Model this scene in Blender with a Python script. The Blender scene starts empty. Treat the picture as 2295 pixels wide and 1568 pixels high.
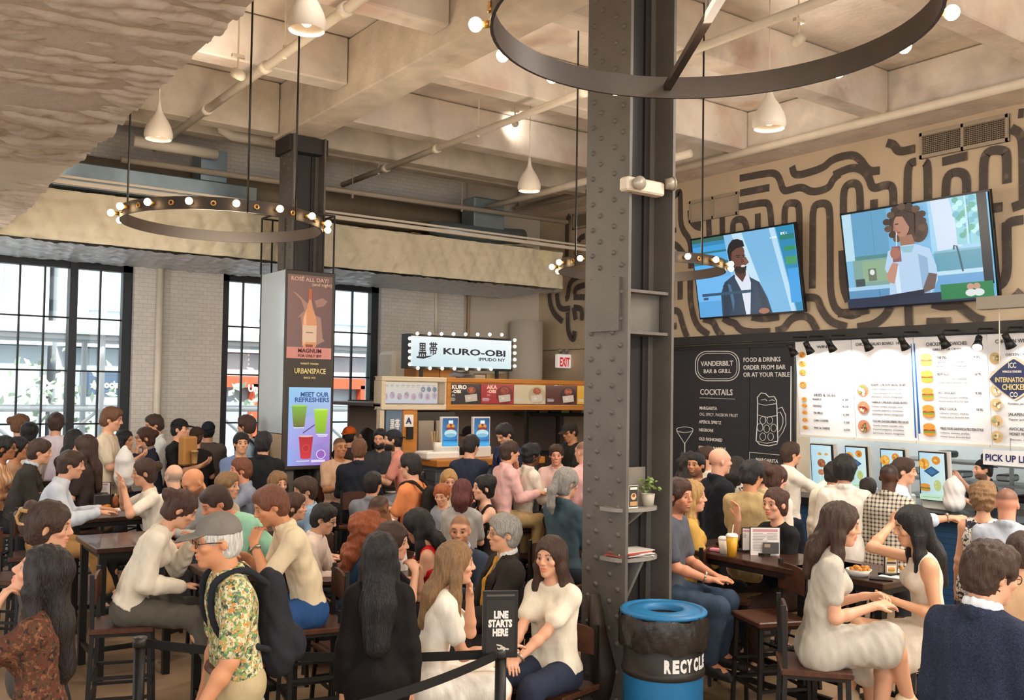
import bpy, bmesh, math, random
import numpy as np
from mathutils import Vector, Matrix
random.seed(7)
SC = bpy.context.scene
COL = SC.collection
R_ = math.radians
# ---------------------------------------------------------------- camera, world, lights, exposure
YAW, PITCH, ROLL, FPX, CY, EYE = R_(35.7446), R_(1.983), R_(.8734), 2116.91, 803.70, 2.3
_f = Vector((math.sin(YAW)*math.cos(PITCH), math.cos(YAW)*math.cos(PITCH), math.sin(PITCH)))
_r0 = Vector((math.cos(YAW), -math.sin(YAW), 0)); _u0 = _r0.cross(_f)
_r = _r0*math.cos(ROLL)+_u0*math.sin(ROLL); _u = -_r0*math.sin(ROLL)+_u0*math.cos(ROLL)
cam_d = bpy.data.cameras.new('camera'); cam = bpy.data.objects.new('camera', cam_d); COL.objects.link(cam)
cam.matrix_world = Matrix(((_r.x, _u.x, -_f.x, 0), (_r.y, _u.y, -_f.y, 0), (_r.z, _u.z, -_f.z, EYE), (0, 0, 0, 1)))
cam_d.sensor_width = 36; cam_d.lens = FPX/2295*36; cam_d.shift_y = -(784-CY)/2295
cam_d.clip_start = .05; cam_d.clip_end = 300
SC.camera = cam
SC.view_settings.view_transform = 'Standard'; SC.view_settings.look = 'None'
SC.view_settings.exposure = 0.0; SC.view_settings.gamma = 1; SC.view_settings.use_curve_mapping = False
cy = SC.cycles
cy.max_bounces = 5; cy.diffuse_bounces = 3; cy.glossy_bounces = 2; cy.transmission_bounces = 4; cy.transparent_max_bounces = 6
cy.caustics_reflective = False; cy.caustics_refractive = False; cy.sample_clamp_indirect = 4; cy.blur_glossy = 1
world = bpy.data.worlds.new('daylight'); SC.world = world; world.use_nodes = True
_bg = world.node_tree.nodes['Background']; _bg.inputs[0].default_value = (.92, .97, 1, 1); _bg.inputs[1].default_value = 2.2

def lamp(name, kind, loc, energy, color=(1, .82, .62), size=.1, target=None, spot=None, blend=.6, sy=None):
    d = bpy.data.lights.new(name, kind); d.energy = energy; d.color = color
    if kind == 'AREA':
        d.size = size
        if sy: d.shape = 'RECTANGLE'; d.size_y = sy
    else: d.shadow_soft_size = size
    if kind == 'SPOT': d.spot_size = R_(spot); d.spot_blend = blend
    o = bpy.data.objects.new(name, d); COL.objects.link(o); o.location = loc
    if target is not None: o.rotation_euler = (Vector(target)-Vector(loc)).to_track_quat('-Z', 'Y').to_euler()
    return o
WARM = (1, .83, .64); SOFT = (1, .92, .83)

# pixel -> place: where the sight line through a photo pixel meets a real plane of the hall
def ray(x, y): return _f+_r*((x-1147.5)/FPX)-_u*((y-CY)/FPX)
def at_d(x, y, d): return Vector((0, 0, EYE))+ray(x, y)*d
def at_X(x, y, X): q = ray(x, y); return Vector((0, 0, EYE))+q*(X/q.x)
def at_Y(x, y, Y): q = ray(x, y); return Vector((0, 0, EYE))+q*(Y/q.y)
def at_Z(x, y, Z): q = ray(x, y); return Vector((0, 0, EYE))+q*((Z-EYE)/q.z)
def px(p):
    q = Vector(p)-Vector((0, 0, EYE)); z = q.dot(_f); return 1147.5+FPX*q.dot(_r)/z, CY-FPX*q.dot(_u)/z, z

# ---------------------------------------------------------------- colour and materials
def lin(h):
    if not isinstance(h, str): return tuple(h[:3])
    h = h.lstrip('#'); o = []
    for i in (0, 2, 4):
        c = int(h[i:i+2], 16)/255; o.append(c/12.92 if c <= .04045 else ((c+.055)/1.055)**2.4)
    return tuple(o)
_mats = {}
def M(name, col='#888888', rough=.6, metal=0, var=0, scale=6, bump=0, bscale=30, emit=0, stretch=None, var2=None, attr=None, kind=None, c2='#222222', spec=.4, ks=10, coat=0):
    """principled material: colour with optional noise variation, pattern and bump"""
    if name in _mats: return _mats[name]
    m = bpy.data.materials.new(name); m.use_nodes = True; nt = m.node_tree; N = nt.nodes; L = nt.links
    b = N['Principled BSDF']; c = (*lin(col), 1)
    b.inputs['Roughness'].default_value = rough; b.inputs['Metallic'].default_value = metal; b.inputs['Specular IOR Level'].default_value = spec
    if coat: b.inputs['Coat Weight'].default_value = coat
    tc = N.new('ShaderNodeTexCoord'); mp = N.new('ShaderNodeMapping'); L.new(tc.outputs['Object'], mp.inputs[0])
    if stretch: mp.inputs['Scale'].default_value = stretch
    def noise(s, det=5):
        n = N.new('ShaderNodeTexNoise'); n.inputs['Scale'].default_value = s; n.inputs['Detail'].default_value = det; L.new(mp.outputs[0], n.inputs['Vector']); return n
    def mix(fac, a, bb, blend='MIX'):
        x = N.new('ShaderNodeMix'); x.data_type = 'RGBA'; x.blend_type = blend
        if hasattr(fac, 'node'): L.new(fac, x.inputs[0])
        else: x.inputs[0].default_value = fac
        for v, i in ((a, 6), (bb, 7)):
            if hasattr(v, 'node'): L.new(v, x.inputs[i])
            else: x.inputs[i].default_value = v
        return x.outputs[2]
    def ramp(src, a, bb):
        r = N.new('ShaderNodeMapRange'); r.inputs[1].default_value = a; r.inputs[2].default_value = bb; L.new(src, r.inputs[0]); return r.outputs[0]
    out = None
    if attr:
        a = N.new('ShaderNodeVertexColor'); a.layer_name = 'Col'; out = a.outputs[0]
    if kind == 'check':
        w = []
        for ax in (0, 2):
            t = N.new('ShaderNodeTexWave'); t.inputs['Scale'].default_value = ks; t.bands_direction = 'XYZ'[ax]; L.new(mp.outputs[0], t.inputs[0]); w.append(ramp(t.outputs[1], .6, .75))
        ad = N.new('ShaderNodeMath'); ad.inputs[1].default_value = .5; L.new(w[0], ad.inputs[0]); ad.operation = 'MULTIPLY'
        ad2 = N.new('ShaderNodeMath'); ad2.operation = 'MULTIPLY'; ad2.inputs[1].default_value = .5; L.new(w[1], ad2.inputs[0])
        ad3 = N.new('ShaderNodeMath'); L.new(ad.outputs[0], ad3.inputs[0]); L.new(ad2.outputs[0], ad3.inputs[1])
        out = mix(ad3.outputs[0], c, (*lin(c2), 1))
    elif kind == 'stripe':
        t = N.new('ShaderNodeTexWave'); t.inputs['Scale'].default_value = ks; t.bands_direction = 'X'; L.new(mp.outputs[0], t.inputs[0])
        out = mix(ramp(t.outputs[1], .55, .7), c, (*lin(c2), 1))
    elif kind == 'floral':
        n1 = noise(3*ks, 3); v = N.new('ShaderNodeTexVoronoi'); v.inputs['Scale'].default_value = ks*1.6
        L.new(mix(.12, mp.outputs[0], n1.outputs['Color']), v.inputs['Vector'])
        cols = c2 if isinstance(c2, (list, tuple)) else [c2]
        out = c
        for i, k in enumerate(cols):
            n2 = noise(ks*(1.1+.5*i), 2+i); out = mix(ramp(n2.outputs[0], .54, .585), out, (*lin(k), 1))
        out = mix(ramp(v.outputs[0], .26, .2), out, (*lin(cols[0]), 1))
    elif kind == 'brick':
        t = N.new('ShaderNodeTexBrick'); t.inputs['Scale'].default_value = ks
        rt = N.new('ShaderNodeMapping'); rt.inputs['Rotation'].default_value = (R_(90), 0, 0); L.new(mp.outputs[0], rt.inputs[0]); L.new(rt.outputs[0], t.inputs[0])
        t.inputs['Color1'].default_value = c; t.inputs['Color2'].default_value = tuple(min(1, x*.93) for x in c[:3])+(1,); t.inputs['Mortar'].default_value = (*lin(c2), 1)
        t.inputs['Mortar Size'].default_value = .012; out = t.outputs[0]; brk = t
    if var:
        n = noise(scale, 6); dk = tuple(x*(1-var) for x in c[:3])+(1,); lt = tuple(min(1, x*(1+var)) for x in c[:3])+(1,)
        if out is None: out = mix(ramp(n.outputs[0], .3, .7), dk, lt)
        else: out = mix(ramp(n.outputs[0], .3, .7), out, mix(1, out, (1-var, 1-var, 1-var, 1), 'MULTIPLY'))
    if var2:   # list of (colour, scale, threshold, amount) stains
        if out is None: out = c
        for i, (k, s, th, am) in enumerate(var2):
            n = noise(s, 7); n.noise_dimensions = '4D'; n.inputs['W'].default_value = i*3.7+1
            mm = N.new('ShaderNodeMath'); mm.operation = 'MULTIPLY'; mm.inputs[1].default_value = am; L.new(ramp(n.outputs[0], th, th+.12), mm.inputs[0])
            out = mix(mm.outputs[0], out if hasattr(out, 'node') else out, (*lin(k), 1))
    if out is None or not hasattr(out, 'node'): b.inputs['Base Color'].default_value = c
    else: L.new(out, b.inputs['Base Color'])
    if emit:
        b.inputs['Emission Strength'].default_value = emit
        if out is not None and hasattr(out, 'node'): L.new(out, b.inputs['Emission Color'])
        else: b.inputs['Emission Color'].default_value = c
        if attr: b.inputs['Base Color'].default_value = (.02, .02, .02, 1); [L.remove(l) for l in list(L) if l.to_socket == b.inputs['Base Color']]
    if bump:
        n = noise(bscale, 6); bp = N.new('ShaderNodeBump'); bp.inputs['Strength'].default_value = bump; bp.inputs['Distance'].default_value = .02
        L.new(n.outputs[0], bp.inputs['Height'])
        if kind == 'brick':
            b2 = N.new('ShaderNodeBump'); b2.inputs['Strength'].default_value = .7; b2.inputs['Distance'].default_value = .012; b2.invert = True
            L.new(brk.outputs[1], b2.inputs['Height']); L.new(bp.outputs[0], b2.inputs['Normal']); bp = b2
        L.new(bp.outputs[0], b.inputs['Normal'])
    _mats[name] = m; return m
def glass_mat(name, tint=(1, 1, 1), amount=.12, rough=.0):
    if name in _mats: return _mats[name]
    m = bpy.data.materials.new(name); m.use_nodes = True; nt = m.node_tree; N = nt.nodes; L = nt.links
    N.remove(N['Principled BSDF']); t = N.new('ShaderNodeBsdfTransparent'); t.inputs[0].default_value = (*tint, 1)
    g = N.new('ShaderNodeBsdfGlossy'); g.inputs['Roughness'].default_value = rough
    fr = N.new('ShaderNodeFresnel'); mx = N.new('ShaderNodeMixShader'); mm = N.new('ShaderNodeMath'); mm.operation = 'MULTIPLY'; mm.inputs[1].default_value = amount*8
    mm.use_clamp = True; L.new(fr.outputs[0], mm.inputs[0]); L.new(mm.outputs[0], mx.inputs[0]); L.new(t.outputs[0], mx.inputs[1]); L.new(g.outputs[0], mx.inputs[2])
    L.new(mx.outputs[0], N['Material Output'].inputs[0]); _mats[name] = m; return m

# ---------------------------------------------------------------- object helpers
def link_mesh(name, me, mat, parent=None):
    o = bpy.data.objects.new(name, me); COL.objects.link(o)
    if mat is not None: me.materials.append(mat)
    if parent is not None: o.parent = parent; o.matrix_parent_inverse = parent.matrix_basis.inverted()
    return o
def tag(o, label=None, cat=None, group=None, kind=None):
    if label: o['label'] = label
    if cat: o['category'] = cat
    if group: o['group'] = group
    if kind: o['kind'] = kind
    return o
def thing(name, label, cat, loc=(0, 0, 0), rz=0, group=None):
    o = bpy.data.objects.new(name, None); COL.objects.link(o); o.location = loc; o.rotation_euler = (0, 0, rz); o.empty_display_size = .1
    return tag(o, label, cat, group)
def copy_tree(o, parent=None):
    c = o.copy(); COL.objects.link(c)
    if parent is not None: c.parent = parent
    for ch in list(o.children): copy_tree(ch, c)
    return c
class MB:
    """collects shapes for ONE mesh"""
    def __init__(s): s.v = []; s.f = []; s.smooth = []
    def add(s, vs, fs, sm=False):
        n = len(s.v); s.v += [tuple(v) for v in vs]; s.f += [tuple(i+n for i in f) for f in fs]; s.smooth += [sm]*len(fs); return s
    def box(s, c, d, rz=0, m=None, bev=0):
        x, y, z = d[0]/2, d[1]/2, d[2]/2
        if bev:
            b = min(bev, x*.9, y*.9, z*.9); vs = []; fs = []
            rings = [(-z, b), (-z+b, 0), (z-b, 0), (z, b)]
            for zz, i in rings:
                X, Y = x-i, y-i; k = b if i == 0 else b*.3
                for p in ((X-k, Y), (X, Y-k), (X, -Y+k), (X-k, -Y), (-X+k, -Y), (-X, -Y+k), (-X, Y-k), (-X+k, Y)): vs.append((p[0], p[1], zz))
            fs = [tuple(range(8))]+[(r*8+i, r*8+(i+7) % 8, r*8+8+(i+7) % 8, r*8+8+i) for r in range(3) for i in range(8)]+[tuple(24+i for i in range(7, -1, -1))]
        else:
            vs = [(sx*x, sy*y, sz*z) for sz in (-1, 1) for sy in (-1, 1) for sx in (-1, 1)]
            fs = [(0, 2, 3, 1), (4, 5, 7, 6), (0, 1, 5, 4), (2, 6, 7, 3), (0, 4, 6, 2), (1, 3, 7, 5)]
        A = Matrix.Rotation(rz, 3, 'Z') if m is None else m
        return s.add([A@Vector(v)+Vector(c) for v in vs], fs)
    def seg(s, a, b, r0, r1=None, n=10, cap=True):
        return s.tube([a, b], [r0, r0 if r1 is None else r1], n, cap)
    def tube(s, pts, r, n=10, cap=True, closed=False):
        pts = [Vector(p) for p in pts]; k = len(pts); rs = r if isinstance(r, (list, tuple)) else [r]*k
        vs = []; prev = None
        for i, p in enumerate(pts):
            t = (pts[(i+1) % k]-pts[i-1]) if closed else (pts[min(i+1, k-1)]-pts[max(i-1, 0)])
            t = t.normalized() if t.length > 1e-9 else Vector((0, 0, 1))
            if prev is None: prev = t.orthogonal().normalized()
            a = prev-t*prev.dot(t); a = a.normalized() if a.length > 1e-6 else t.orthogonal().normalized(); prev = a; b = t.cross(a)
            for j in range(n):
                q = 2*math.pi*j/n; vs.append(p+(a*math.cos(q)+b*math.sin(q))*rs[i])
        m = k if closed else k-1
        fs = [(i*n+j, i*n+(j+1) % n, ((i+1) % k)*n+(j+1) % n, ((i+1) % k)*n+j) for i in range(m) for j in range(n)]
        if cap and not closed: fs += [tuple(range(n-1, -1, -1)), tuple((k-1)*n+j for j in range(n))]
        return s.add(vs, fs, n > 6)
    def bar(s, a, b, w, h=None):     # square bar between two points
        a = Vector(a); b = Vector(b); h = w if h is None else h; t = (b-a); l = t.length; t.normalize()
        up = Vector((0, 0, 1)) if abs(t.z) < .95 else Vector((0, 1, 0)); x = t.cross(up).normalized(); y = x.cross(t)
        return s.box((a+b)/2, (w, l, h), m=Matrix((x, t, y)).transposed())
    def lathe(s, prof, c=(0, 0, 0), n=28, cap=False, m=None, sm=True):
        vs = []; k = len(prof)
        for r, z in prof:
            for j in range(n):
                q = 2*math.pi*j/n; v = Vector((r*math.cos(q), r*math.sin(q), z)); vs.append((m@v if m else v)+Vector(c))
        fs = [(i*n+j, i*n+(j+1) % n, (i+1)*n+(j+1) % n, (i+1)*n+j) for i in range(k-1) for j in range(n)]
        if cap: fs += [tuple(range(n-1, -1, -1)), tuple((k-1)*n+j for j in range(n))]
        return s.add(vs, fs, sm)
    def ball(s, c, r, n=12, sc=(1, 1, 1)):
        k = max(5, n//2+1)
        return s.lathe([(max(1e-4, r*math.sin(math.pi*i/(k-1))), -r*math.cos(math.pi*i/(k-1))) for i in range(k)], c, n, m=Matrix.Diagonal(Vector(sc)))
    def prism(s, pts, z0, z1, m=None, o=(0, 0, 0)):   # polygon in xy extruded z0..z1
        n = len(pts); vs = [Vector((x, y, z0)) for x, y in pts]+[Vector((x, y, z1)) for x, y in pts]
        vs = [(m@v if m else v)+Vector(o) for v in vs]
        return s.add(vs, [tuple(range(n-1, -1, -1)), tuple(range(n, 2*n))]+[(i, (i+1) % n, n+(i+1) % n, n+i) for i in range(n)])
    def build(s, name, mat, parent=None):
        me = bpy.data.meshes.new(name); me.from_pydata(s.v, [], s.f); me.polygons.foreach_set('use_smooth', s.smooth); me.update()
        bm = bmesh.new(); bm.from_mesh(me); bmesh.ops.recalc_face_normals(bm, faces=bm.faces); bm.to_mesh(me); bm.free()
        return link_mesh(name, me, mat, parent)
def struct(o): o['kind'] = 'structure'; return o
# flat printed / lit pictures: coloured shapes layered on a real board.  (0,0) is the top left corner, (1,1) the bottom right
def E_(cx, cy, rx, ry, c, n=20, a=0): return ([(cx+rx*math.cos(2*math.pi*i/n+a), cy+ry*math.sin(2*math.pi*i/n+a)) for i in range(n)], c)
def Q_(x, y, w, h, c): return ([(x, y), (x+w, y), (x+w, y+h), (x, y+h)], c)
def pic(name, o, u, v, shapes, mat, parent=None, step=.0007):
    o, u, v = Vector(o), Vector(u), Vector(v); n = v.cross(u).normalized()
    vs = []; fs = []; cs = []
    for i, (pts, c) in enumerate(shapes):
        k = len(vs); vs += [o+u*x+v*y+n*(step*(i+1)) for x, y in pts]; fs.append(tuple(range(k, k+len(pts))))
        cl = c if isinstance(c, list) else [c]*len(pts); cs += [(*lin(q), 1) for q in cl]
    me = bpy.data.meshes.new(name); me.from_pydata([tuple(q) for q in vs], [], fs)
    at = me.color_attributes.new('Col', 'FLOAT_COLOR', 'CORNER'); at.data.foreach_set('color', np.array(cs, 'f').ravel())
    return link_mesh(name, me, mat, parent)
def text(body, o, u, n, size, mat, parent=None, align='LEFT', sx=1, bold=0, name='lettering', sp=1, ext=.001):
    c = bpy.data.curves.new(name, 'FONT'); c.body = body; c.size = size; c.align_x = align; c.extrude = ext; c.offset = bold; c.space_character = sp; c.resolution_u = 2
    ob = bpy.data.objects.new(name, c); COL.objects.link(ob); c.materials.append(mat)
    u = Vector(u).normalized(); n = Vector(n).normalized(); v = n.cross(u)
    m = Matrix(((u.x*sx, v.x, n.x, o[0]), (u.y*sx, v.y, n.y, o[1]), (u.z*sx, v.z, n.z, o[2]), (0, 0, 0, 1)))
    if parent is not None: ob.parent = parent; ob.matrix_parent_inverse = parent.matrix_basis.inverted()
    ob.matrix_basis = m
    return ob
# added unseen fill: overhead area lights, points under the fabric ceiling; the street's sun
for x, y in ((3.2, -1.5), (6.9, -1.2), (6.9, 2.2), (9.2, .5)):
    lamp('hall_fill', 'AREA', (x, y, 5.4), 200, SOFT, 1.2, (x, y, 0))
for x, y in ((.2, 1.0), (-1.6, 4.2), (-2.2, 8.6), (0.2, -1.2), (.3, 11.0)): lamp('low_fill', 'POINT', (x, y, 2.9), 75, SOFT, .25)  # unseen points, added to brighten the fabric ceiling and the brick wall
sun = lamp('street_sun', 'SUN', (0, -20, 30), 9.0, (1, .97, .92), .05); sun.data.angle = R_(3); sun.rotation_euler = Vector((.25, .75, -.9)).to_track_quat('-Z', 'Y').to_euler()
# ---------------------------------------------------------------- the hall
XW, YW = 10.56, 13.75          # mural wall plane, window wall plane
ZC = 6.15                      # slab
# lamps: pendants, uplights and rings carry their own lights further down; the fill above is added, out of view
CON = M('concrete', '#d6cabb', .85, var=.14, scale=2.2, bump=.35, bscale=14, var2=[('#b98a76', .9, .58, .6), ('#c2a877', .7, .6, .55), ('#86745f', 1.6, .62, .5), ('#6f6152', 5, .68, .5), ('#efe4d2', 3.5, .6, .5)])
CON2 = M('concrete_soffit', '#ccbfac', .85, var=.16, scale=3.1, bump=.45, bscale=18, var2=[('#a98763', 1.1, .62, .55), ('#8a7962', 2.2, .66, .5)])
WHITEPIPE = M('white_pipe_paint', '#e2d6c2', .45, var=.06, scale=5)
BRICKW = M('white_painted_brick', '#e4ddd3', .75, kind='brick', c2='#c9c0b4', ks=4.2, bump=.3, bscale=25, var2=[('#b9a791', .8, .6, .5)])
MURALW = M('mural_wall_paint', '#cbb699', .7, var=.05, scale=3, var2=[('#d9c8ae', 1.2, .58, .5)])
STROKE = M('mural_stroke_paint', '#564d47', .75, var=.12, scale=5, var2=[('#8a7a68', 7, .56, .6)])
PALEW = M('pale_wall_paint', '#d7cbb9', .7, var=.04, scale=2)
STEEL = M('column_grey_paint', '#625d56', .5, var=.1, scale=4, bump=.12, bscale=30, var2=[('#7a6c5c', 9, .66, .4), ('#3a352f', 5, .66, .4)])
STEELD = M('column_dark_tone', '#302d2a', .5, var=.1, scale=4, bump=.1, bscale=30)  # darker tone for the web plates and the capital
BLACKM = M('black_metal', '#15130f', .45, metal=.0, var=.1, scale=9)
FRAME = M('window_frame_black', '#23262b', .5)
RAILM = M('dark_rail', '#2e2c2b', .5, var=.1)
WOODP = M('pine_wood', '#b8762f', .5, var=.18, scale=3, stretch=(1, 6, 18), bump=.1)
WOODW = M('whitewashed_wood', '#d3c2a6', .6, var=.08, scale=4, stretch=(1, 4, 12))
WOODD = M('dark_table_wood', '#3a2116', .32, var=.35, scale=3, stretch=(2, 9, 9), bump=.08, bscale=20, coat=.3)
WOODB = M('chair_wood', '#4a2b1c', .4, var=.3, scale=4, stretch=(3, 9, 3), bump=.08)
WHITE = M('white_plain', '#ece6dc', .5)
FLOORM = M('worn_floor', '#93795f', .4, var=.28, scale=.9, bump=.15, bscale=9, var2=[('#4d3a2b', 1.3, .58, .6), ('#b9a68b', 2.4, .6, .6), ('#6e2f22', .8, .68, .4)])
flr = MB().box((5, 3.55, -.05), (30, 21.1, .1)).build('floor', FLOORM); struct(flr)
struct(MB().box((-.85, 11.62, .08), (10.3, 4.0, .16)).build('floor_raised', FLOORM))
ceil = MB().box((3, 3.55, ZC+.1), (22, 21.1, .2)).build('ceiling', CON); struct(ceil)
def beam(x0, x1, y0, y1, z0, z1, m=CON): return struct(MB().box(((x0+x1)/2, (y0+y1)/2, (z0+z1)/2), (x1-x0, y1-y0, z1-z0), bev=.015).build('ceiling_beam', m))
beam(4.48, 4.93, -6, 11.55, 5.47, ZC-.01, CON2)
beam(9.98, XW+.3, -6, YW, 5.56, ZC-.01)
for y in (2.3, 4.42, 6.5, 8.6, 10.75): beam(4.94, 9.97, y-.14, y+.14, 5.62, ZC-.01)
for y in (.2, 3.1, 5.3, 7.4, 9.5): beam(1.62, 4.47, y-.14, y+.14, 5.62, ZC-.01)
beam(1.62, 9.97, 12.35, 12.6, 5.62, ZC-.01, CON2)
beam(1.62, 4.47, 11.3, 11.56, 5.5, ZC-.01, CON2)
beam(4.94, 9.97, 11.75, 12.0, 5.55, ZC-.01, CON2)

# window wall of painted brick with two tall window openings
wins = [(.78, 3.39), (4.64, 7.25)]; SILL, HEAD = .75, 4.0
wb = MB(); T = .4
xs = [-7, .78, 3.39, 4.64, 7.25, 8.85]
for a, b in ((-7, .78), (3.39, 4.64), (7.25, 8.85)): wb.box(((a+b)/2, YW+T/2, ZC/2), (b-a, T, ZC))
for a, b in wins:
    wb.box(((a+b)/2, YW+T/2, SILL/2), (b-a, T, SILL)); wb.box(((a+b)/2, YW+T/2, (HEAD+ZC)/2), (b-a, T, ZC-HEAD))
struct(wb.build('wall_back', BRICKW))
struct(MB().box((9.72, YW+.35, ZC/2), (1.74, .5, ZC)).build('wall_corner', PALEW))
GLASS = glass_mat('window_glass', (.97, .99, 1), .1)
def window(n, x0, x1, split, left_m, right_m):
    f = MB(); w = .09
    for z in (HEAD-.06, SILL+.05): f.box(((x0+x1)/2, YW+.16, z), (x1-x0, .14, .12))
    for x in (x0+.06, x1-.07): f.box((x, YW+.16, (HEAD+SILL)/2), (.12, .14, HEAD-SILL))
    f.box((split, YW+.14, (HEAD+SILL)/2), (.1, .2, HEAD-SILL))
    root = struct(f.build('window_%d' % n, FRAME))
    m = MB()
    for x in left_m+right_m: m.box((x, YW+.17, (HEAD+SILL)/2), (.022, .05, HEAD-SILL-.1))
    for z in (3.21, 2.49, 1.77): m.box(((x0+x1)/2, YW+.17, z), (x1-x0-.1, .05, .022))
    m.build('muntin', FRAME, root)
    MB().box(((x0+x1)/2, YW+.2, (HEAD+SILL)/2), (x1-x0-.12, .008, HEAD-SILL-.12)).build('pane', GLASS, root)
    return root
window(1, .78, 3.39, 2.62, [1.1, 1.4, 1.69, 1.98, 2.28], [2.98])
window(2, 4.64, 7.25, 5.9, [5.0, 5.3, 5.6], [6.2, 6.49, 6.81])
# mural wall: upper wall carries the painted maze; below the rail are the black bar panels and the open food counter
mw = MB().box((XW+.15, 4.6, 4.6), (.3, 19.5, 3.1)).box((XW+.15, 11.0, 1.53), (.3, 5.8, 3.06)).box((XW+.15, -1.9, 1.53), (.3, 6.5, 3.06))
WR = struct(mw.build('wall_right', MURALW))
# painted maze strokes on the mural wall (photo pixels traced onto the wall plane, rounded corners)
def stroke_mesh(lines, w=.104, X=XW):
    mb = MB()
    for li, ln in enumerate(lines):
        P = [at_X(x, y, X) for x, y in ln]; p2 = [Vector((p.y, p.z)) for p in P]
        # round the corners
        q = [p2[0]]
        for i in range(1, len(p2)-1):
            a, b, c = p2[i-1], p2[i], p2[i+1]; la, lc = (a-b).length, (c-b).length; s0 = b.lerp(a, min(.17/la, .48)); s1 = b.lerp(c, min(.17/lc, .48))
            q += [s0*(1-t)**2+b*2*t*(1-t)+s1*t*t for t in (0, .2, .4, .6, .8, 1)]
        p2 = q+[p2[-1]]
        L = []; Rr = []
        for i, p in enumerate(p2):
            t = (p2[min(i+1, len(p2)-1)]-p2[max(i-1, 0)]).normalized(); nrm = Vector((-t.y, t.x))*(w/2); L.append(p+nrm); Rr.append(p-nrm)
        vs = [(X-.003-.0005*li, a.x, a.y) for a in L]+[(X-.003-.0005*li, a.x, a.y) for a in Rr]; k = len(L)
        mb.add(vs, [(i, i+1, k+i+1, k+i) for i in range(k-1)])
    return mb
def z1(*a): return [(1490+x/5.598, 280+y/5.598) for x, y in a]
def z2(*a): return [(1880+x/5.53, 230+y/5.53) for x, y in a]
def z3(*a): return [(1490+x/5.598, 500+y/5.598) for x, y in a]
def z4(*a): return [(1880+x/5.53, 480+y/5.53) for x, y in a]
def z5(*a): return [(1200+x/4.75, 470+y/4.75) for x, y in a]
MAZE = [z1((75, 945), (180, 830), (195, 860), (200, 1290), (330, 1450), (325, 1800)), z1((940, 670), (1250, 610), (1380, 600), (1440, 660), (1485, 830), (1560, 820), (1720, 770), (1840, 850), (2060, 800), (2110, 680), (2200, 610)),
 z1((945, 855), (1315, 785)), z1((840, 1045), (1240, 970), (1320, 990), (1340, 1270)), z1((318, 1065), (325, 1200), (400, 1280), (460, 1285)), z1((440, 1140), (440, 1285)), z1((545, 1020), (560, 1390)), z1((722, 1110), (725, 1370)), z1((855, 1350), (860, 1190), (1000, 1175), (1035, 1320)), z1((1170, 1110), (1170, 1300)),
 z1((1505, 1260), (1508, 985), (1650, 975), (1690, 1020), (1700, 1900)), z1((1855, 2050), (1860, 1020), (1960, 980), (2050, 990), (2075, 1100), (2080, 2100), (2140, 2330), (2340, 2400), (2450, 2350)), z1((1600, 520), (1630, 650), (2000, 540), (2100, 430), (2330, 370), (2440, 410), (2560, 590), (2700, 570)),
 z1((118, 1290), (118, 1355)), z1((75, 1490), (150, 1500), (250, 1640)),
 z2((60, 1400), (60, 1080), (130, 1000), (230, 1000), (265, 1080), (270, 1340)), z2((-60, 900), (0, 870), (170, 800), (300, 830), (380, 930), (420, 1080), (600, 1010), (680, 1050), (680, 1290)), z2((440, 1200), (440, 1330)), z2((600, 500), (690, 520), (740, 620), (950, 570)),
 z2((855, 1260), (860, 760), (960, 730)), z2((1110, 1210), (1105, 760), (1070, 740)), z2((1330, 1170), (1340, 900), (1480, 850), (1590, 900), (1590, 1120)), z2((1800, 1100), (1800, 680), (1880, 590), (2060, 590), (2090, 660), (2090, 1000)), z2((2230, 140), (2300, 130)), z2((2140, 320), (2250, 380), (2290, 480), (2300, 1250)), z2((1880, 1310), (2040, 1290)), z2((2160, 1300), (2300, 1250)), z2((1290, 735), (1600, 660)),
 z2((2090, 1700), (2090, 1480), (2300, 1450)), z2((2090, 1480), (2100, 2100), (2050, 2240), (1960, 2280)),
 z3((95, 690), (95, 970)), z3((200, 690), (200, 960)), z3((325, 650), (325, 1000), (400, 1290), (560, 1400)), z3((75, 1100), (190, 1090), (230, 1280), (290, 1430)), z3((78, 1290), (155, 1290)), z3((490, 1200), (620, 1230), (660, 1350), (740, 1420)), z3((740, 1190), (820, 1240), (890, 1250), (950, 1340), (1100, 1370), (1330, 1360)), z3((1100, 1175), (1250, 1200), (1440, 1170)), z3((1400, 1350), (1500, 1330), (1610, 1170), (1820, 1160), (1920, 1350)), z3((1740, 930), (1930, 930), (1960, 1060), (2080, 1240), (2290, 1300)),
 z4((50, 450), (60, 900), (130, 1080)), z4((0, 1230), (250, 1210), (380, 1180)), z4((240, 1400), (440, 1370), (580, 1270), (650, 1140)), z4((0, 1390), (100, 1390)), z4((870, 1130), (885, 1390)), z4((1170, 1110), (1320, 1150), (1480, 1120), (1560, 1180), (1700, 1290), (1810, 1320)), z4((1100, 1340), (1400, 1330)), z4((1780, 1100), (1950, 1120), (2180, 1060), (2280, 950)),
 z5((380, 60), (350, 100), (345, 500)), z5((470, 340), (490, 300), (540, 280)), z5((450, 400), (440, 480)), z5((330, 950), (355, 940), (370, 800), (420, 730), (540, 690)), z5((430, 900), (440, 830), (540, 800)), z5((160, 890), (165, 1000), (210, 1110), (300, 1190)), z5((240, 890), (250, 1010), (290, 1060), (380, 1050)), z5((355, 1090), (358, 1310), (420, 1400), (430, 1290)), z5((420, 1040), (440, 1170)), z5((420, 1040), (510, 1050), (505, 1180)), z5((420, 930), (540, 930))]
struct(stroke_mesh(MAZE).build('trim_1', STROKE))
# dark rail under the mural
struct(MB().box((XW-.06, 6.2, 3.1), (.16, 9.5, .12)).box((XW-.02, 6.2, 3.0), (.06, 9.5, .06)).build('trim_2', RAILM))
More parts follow.
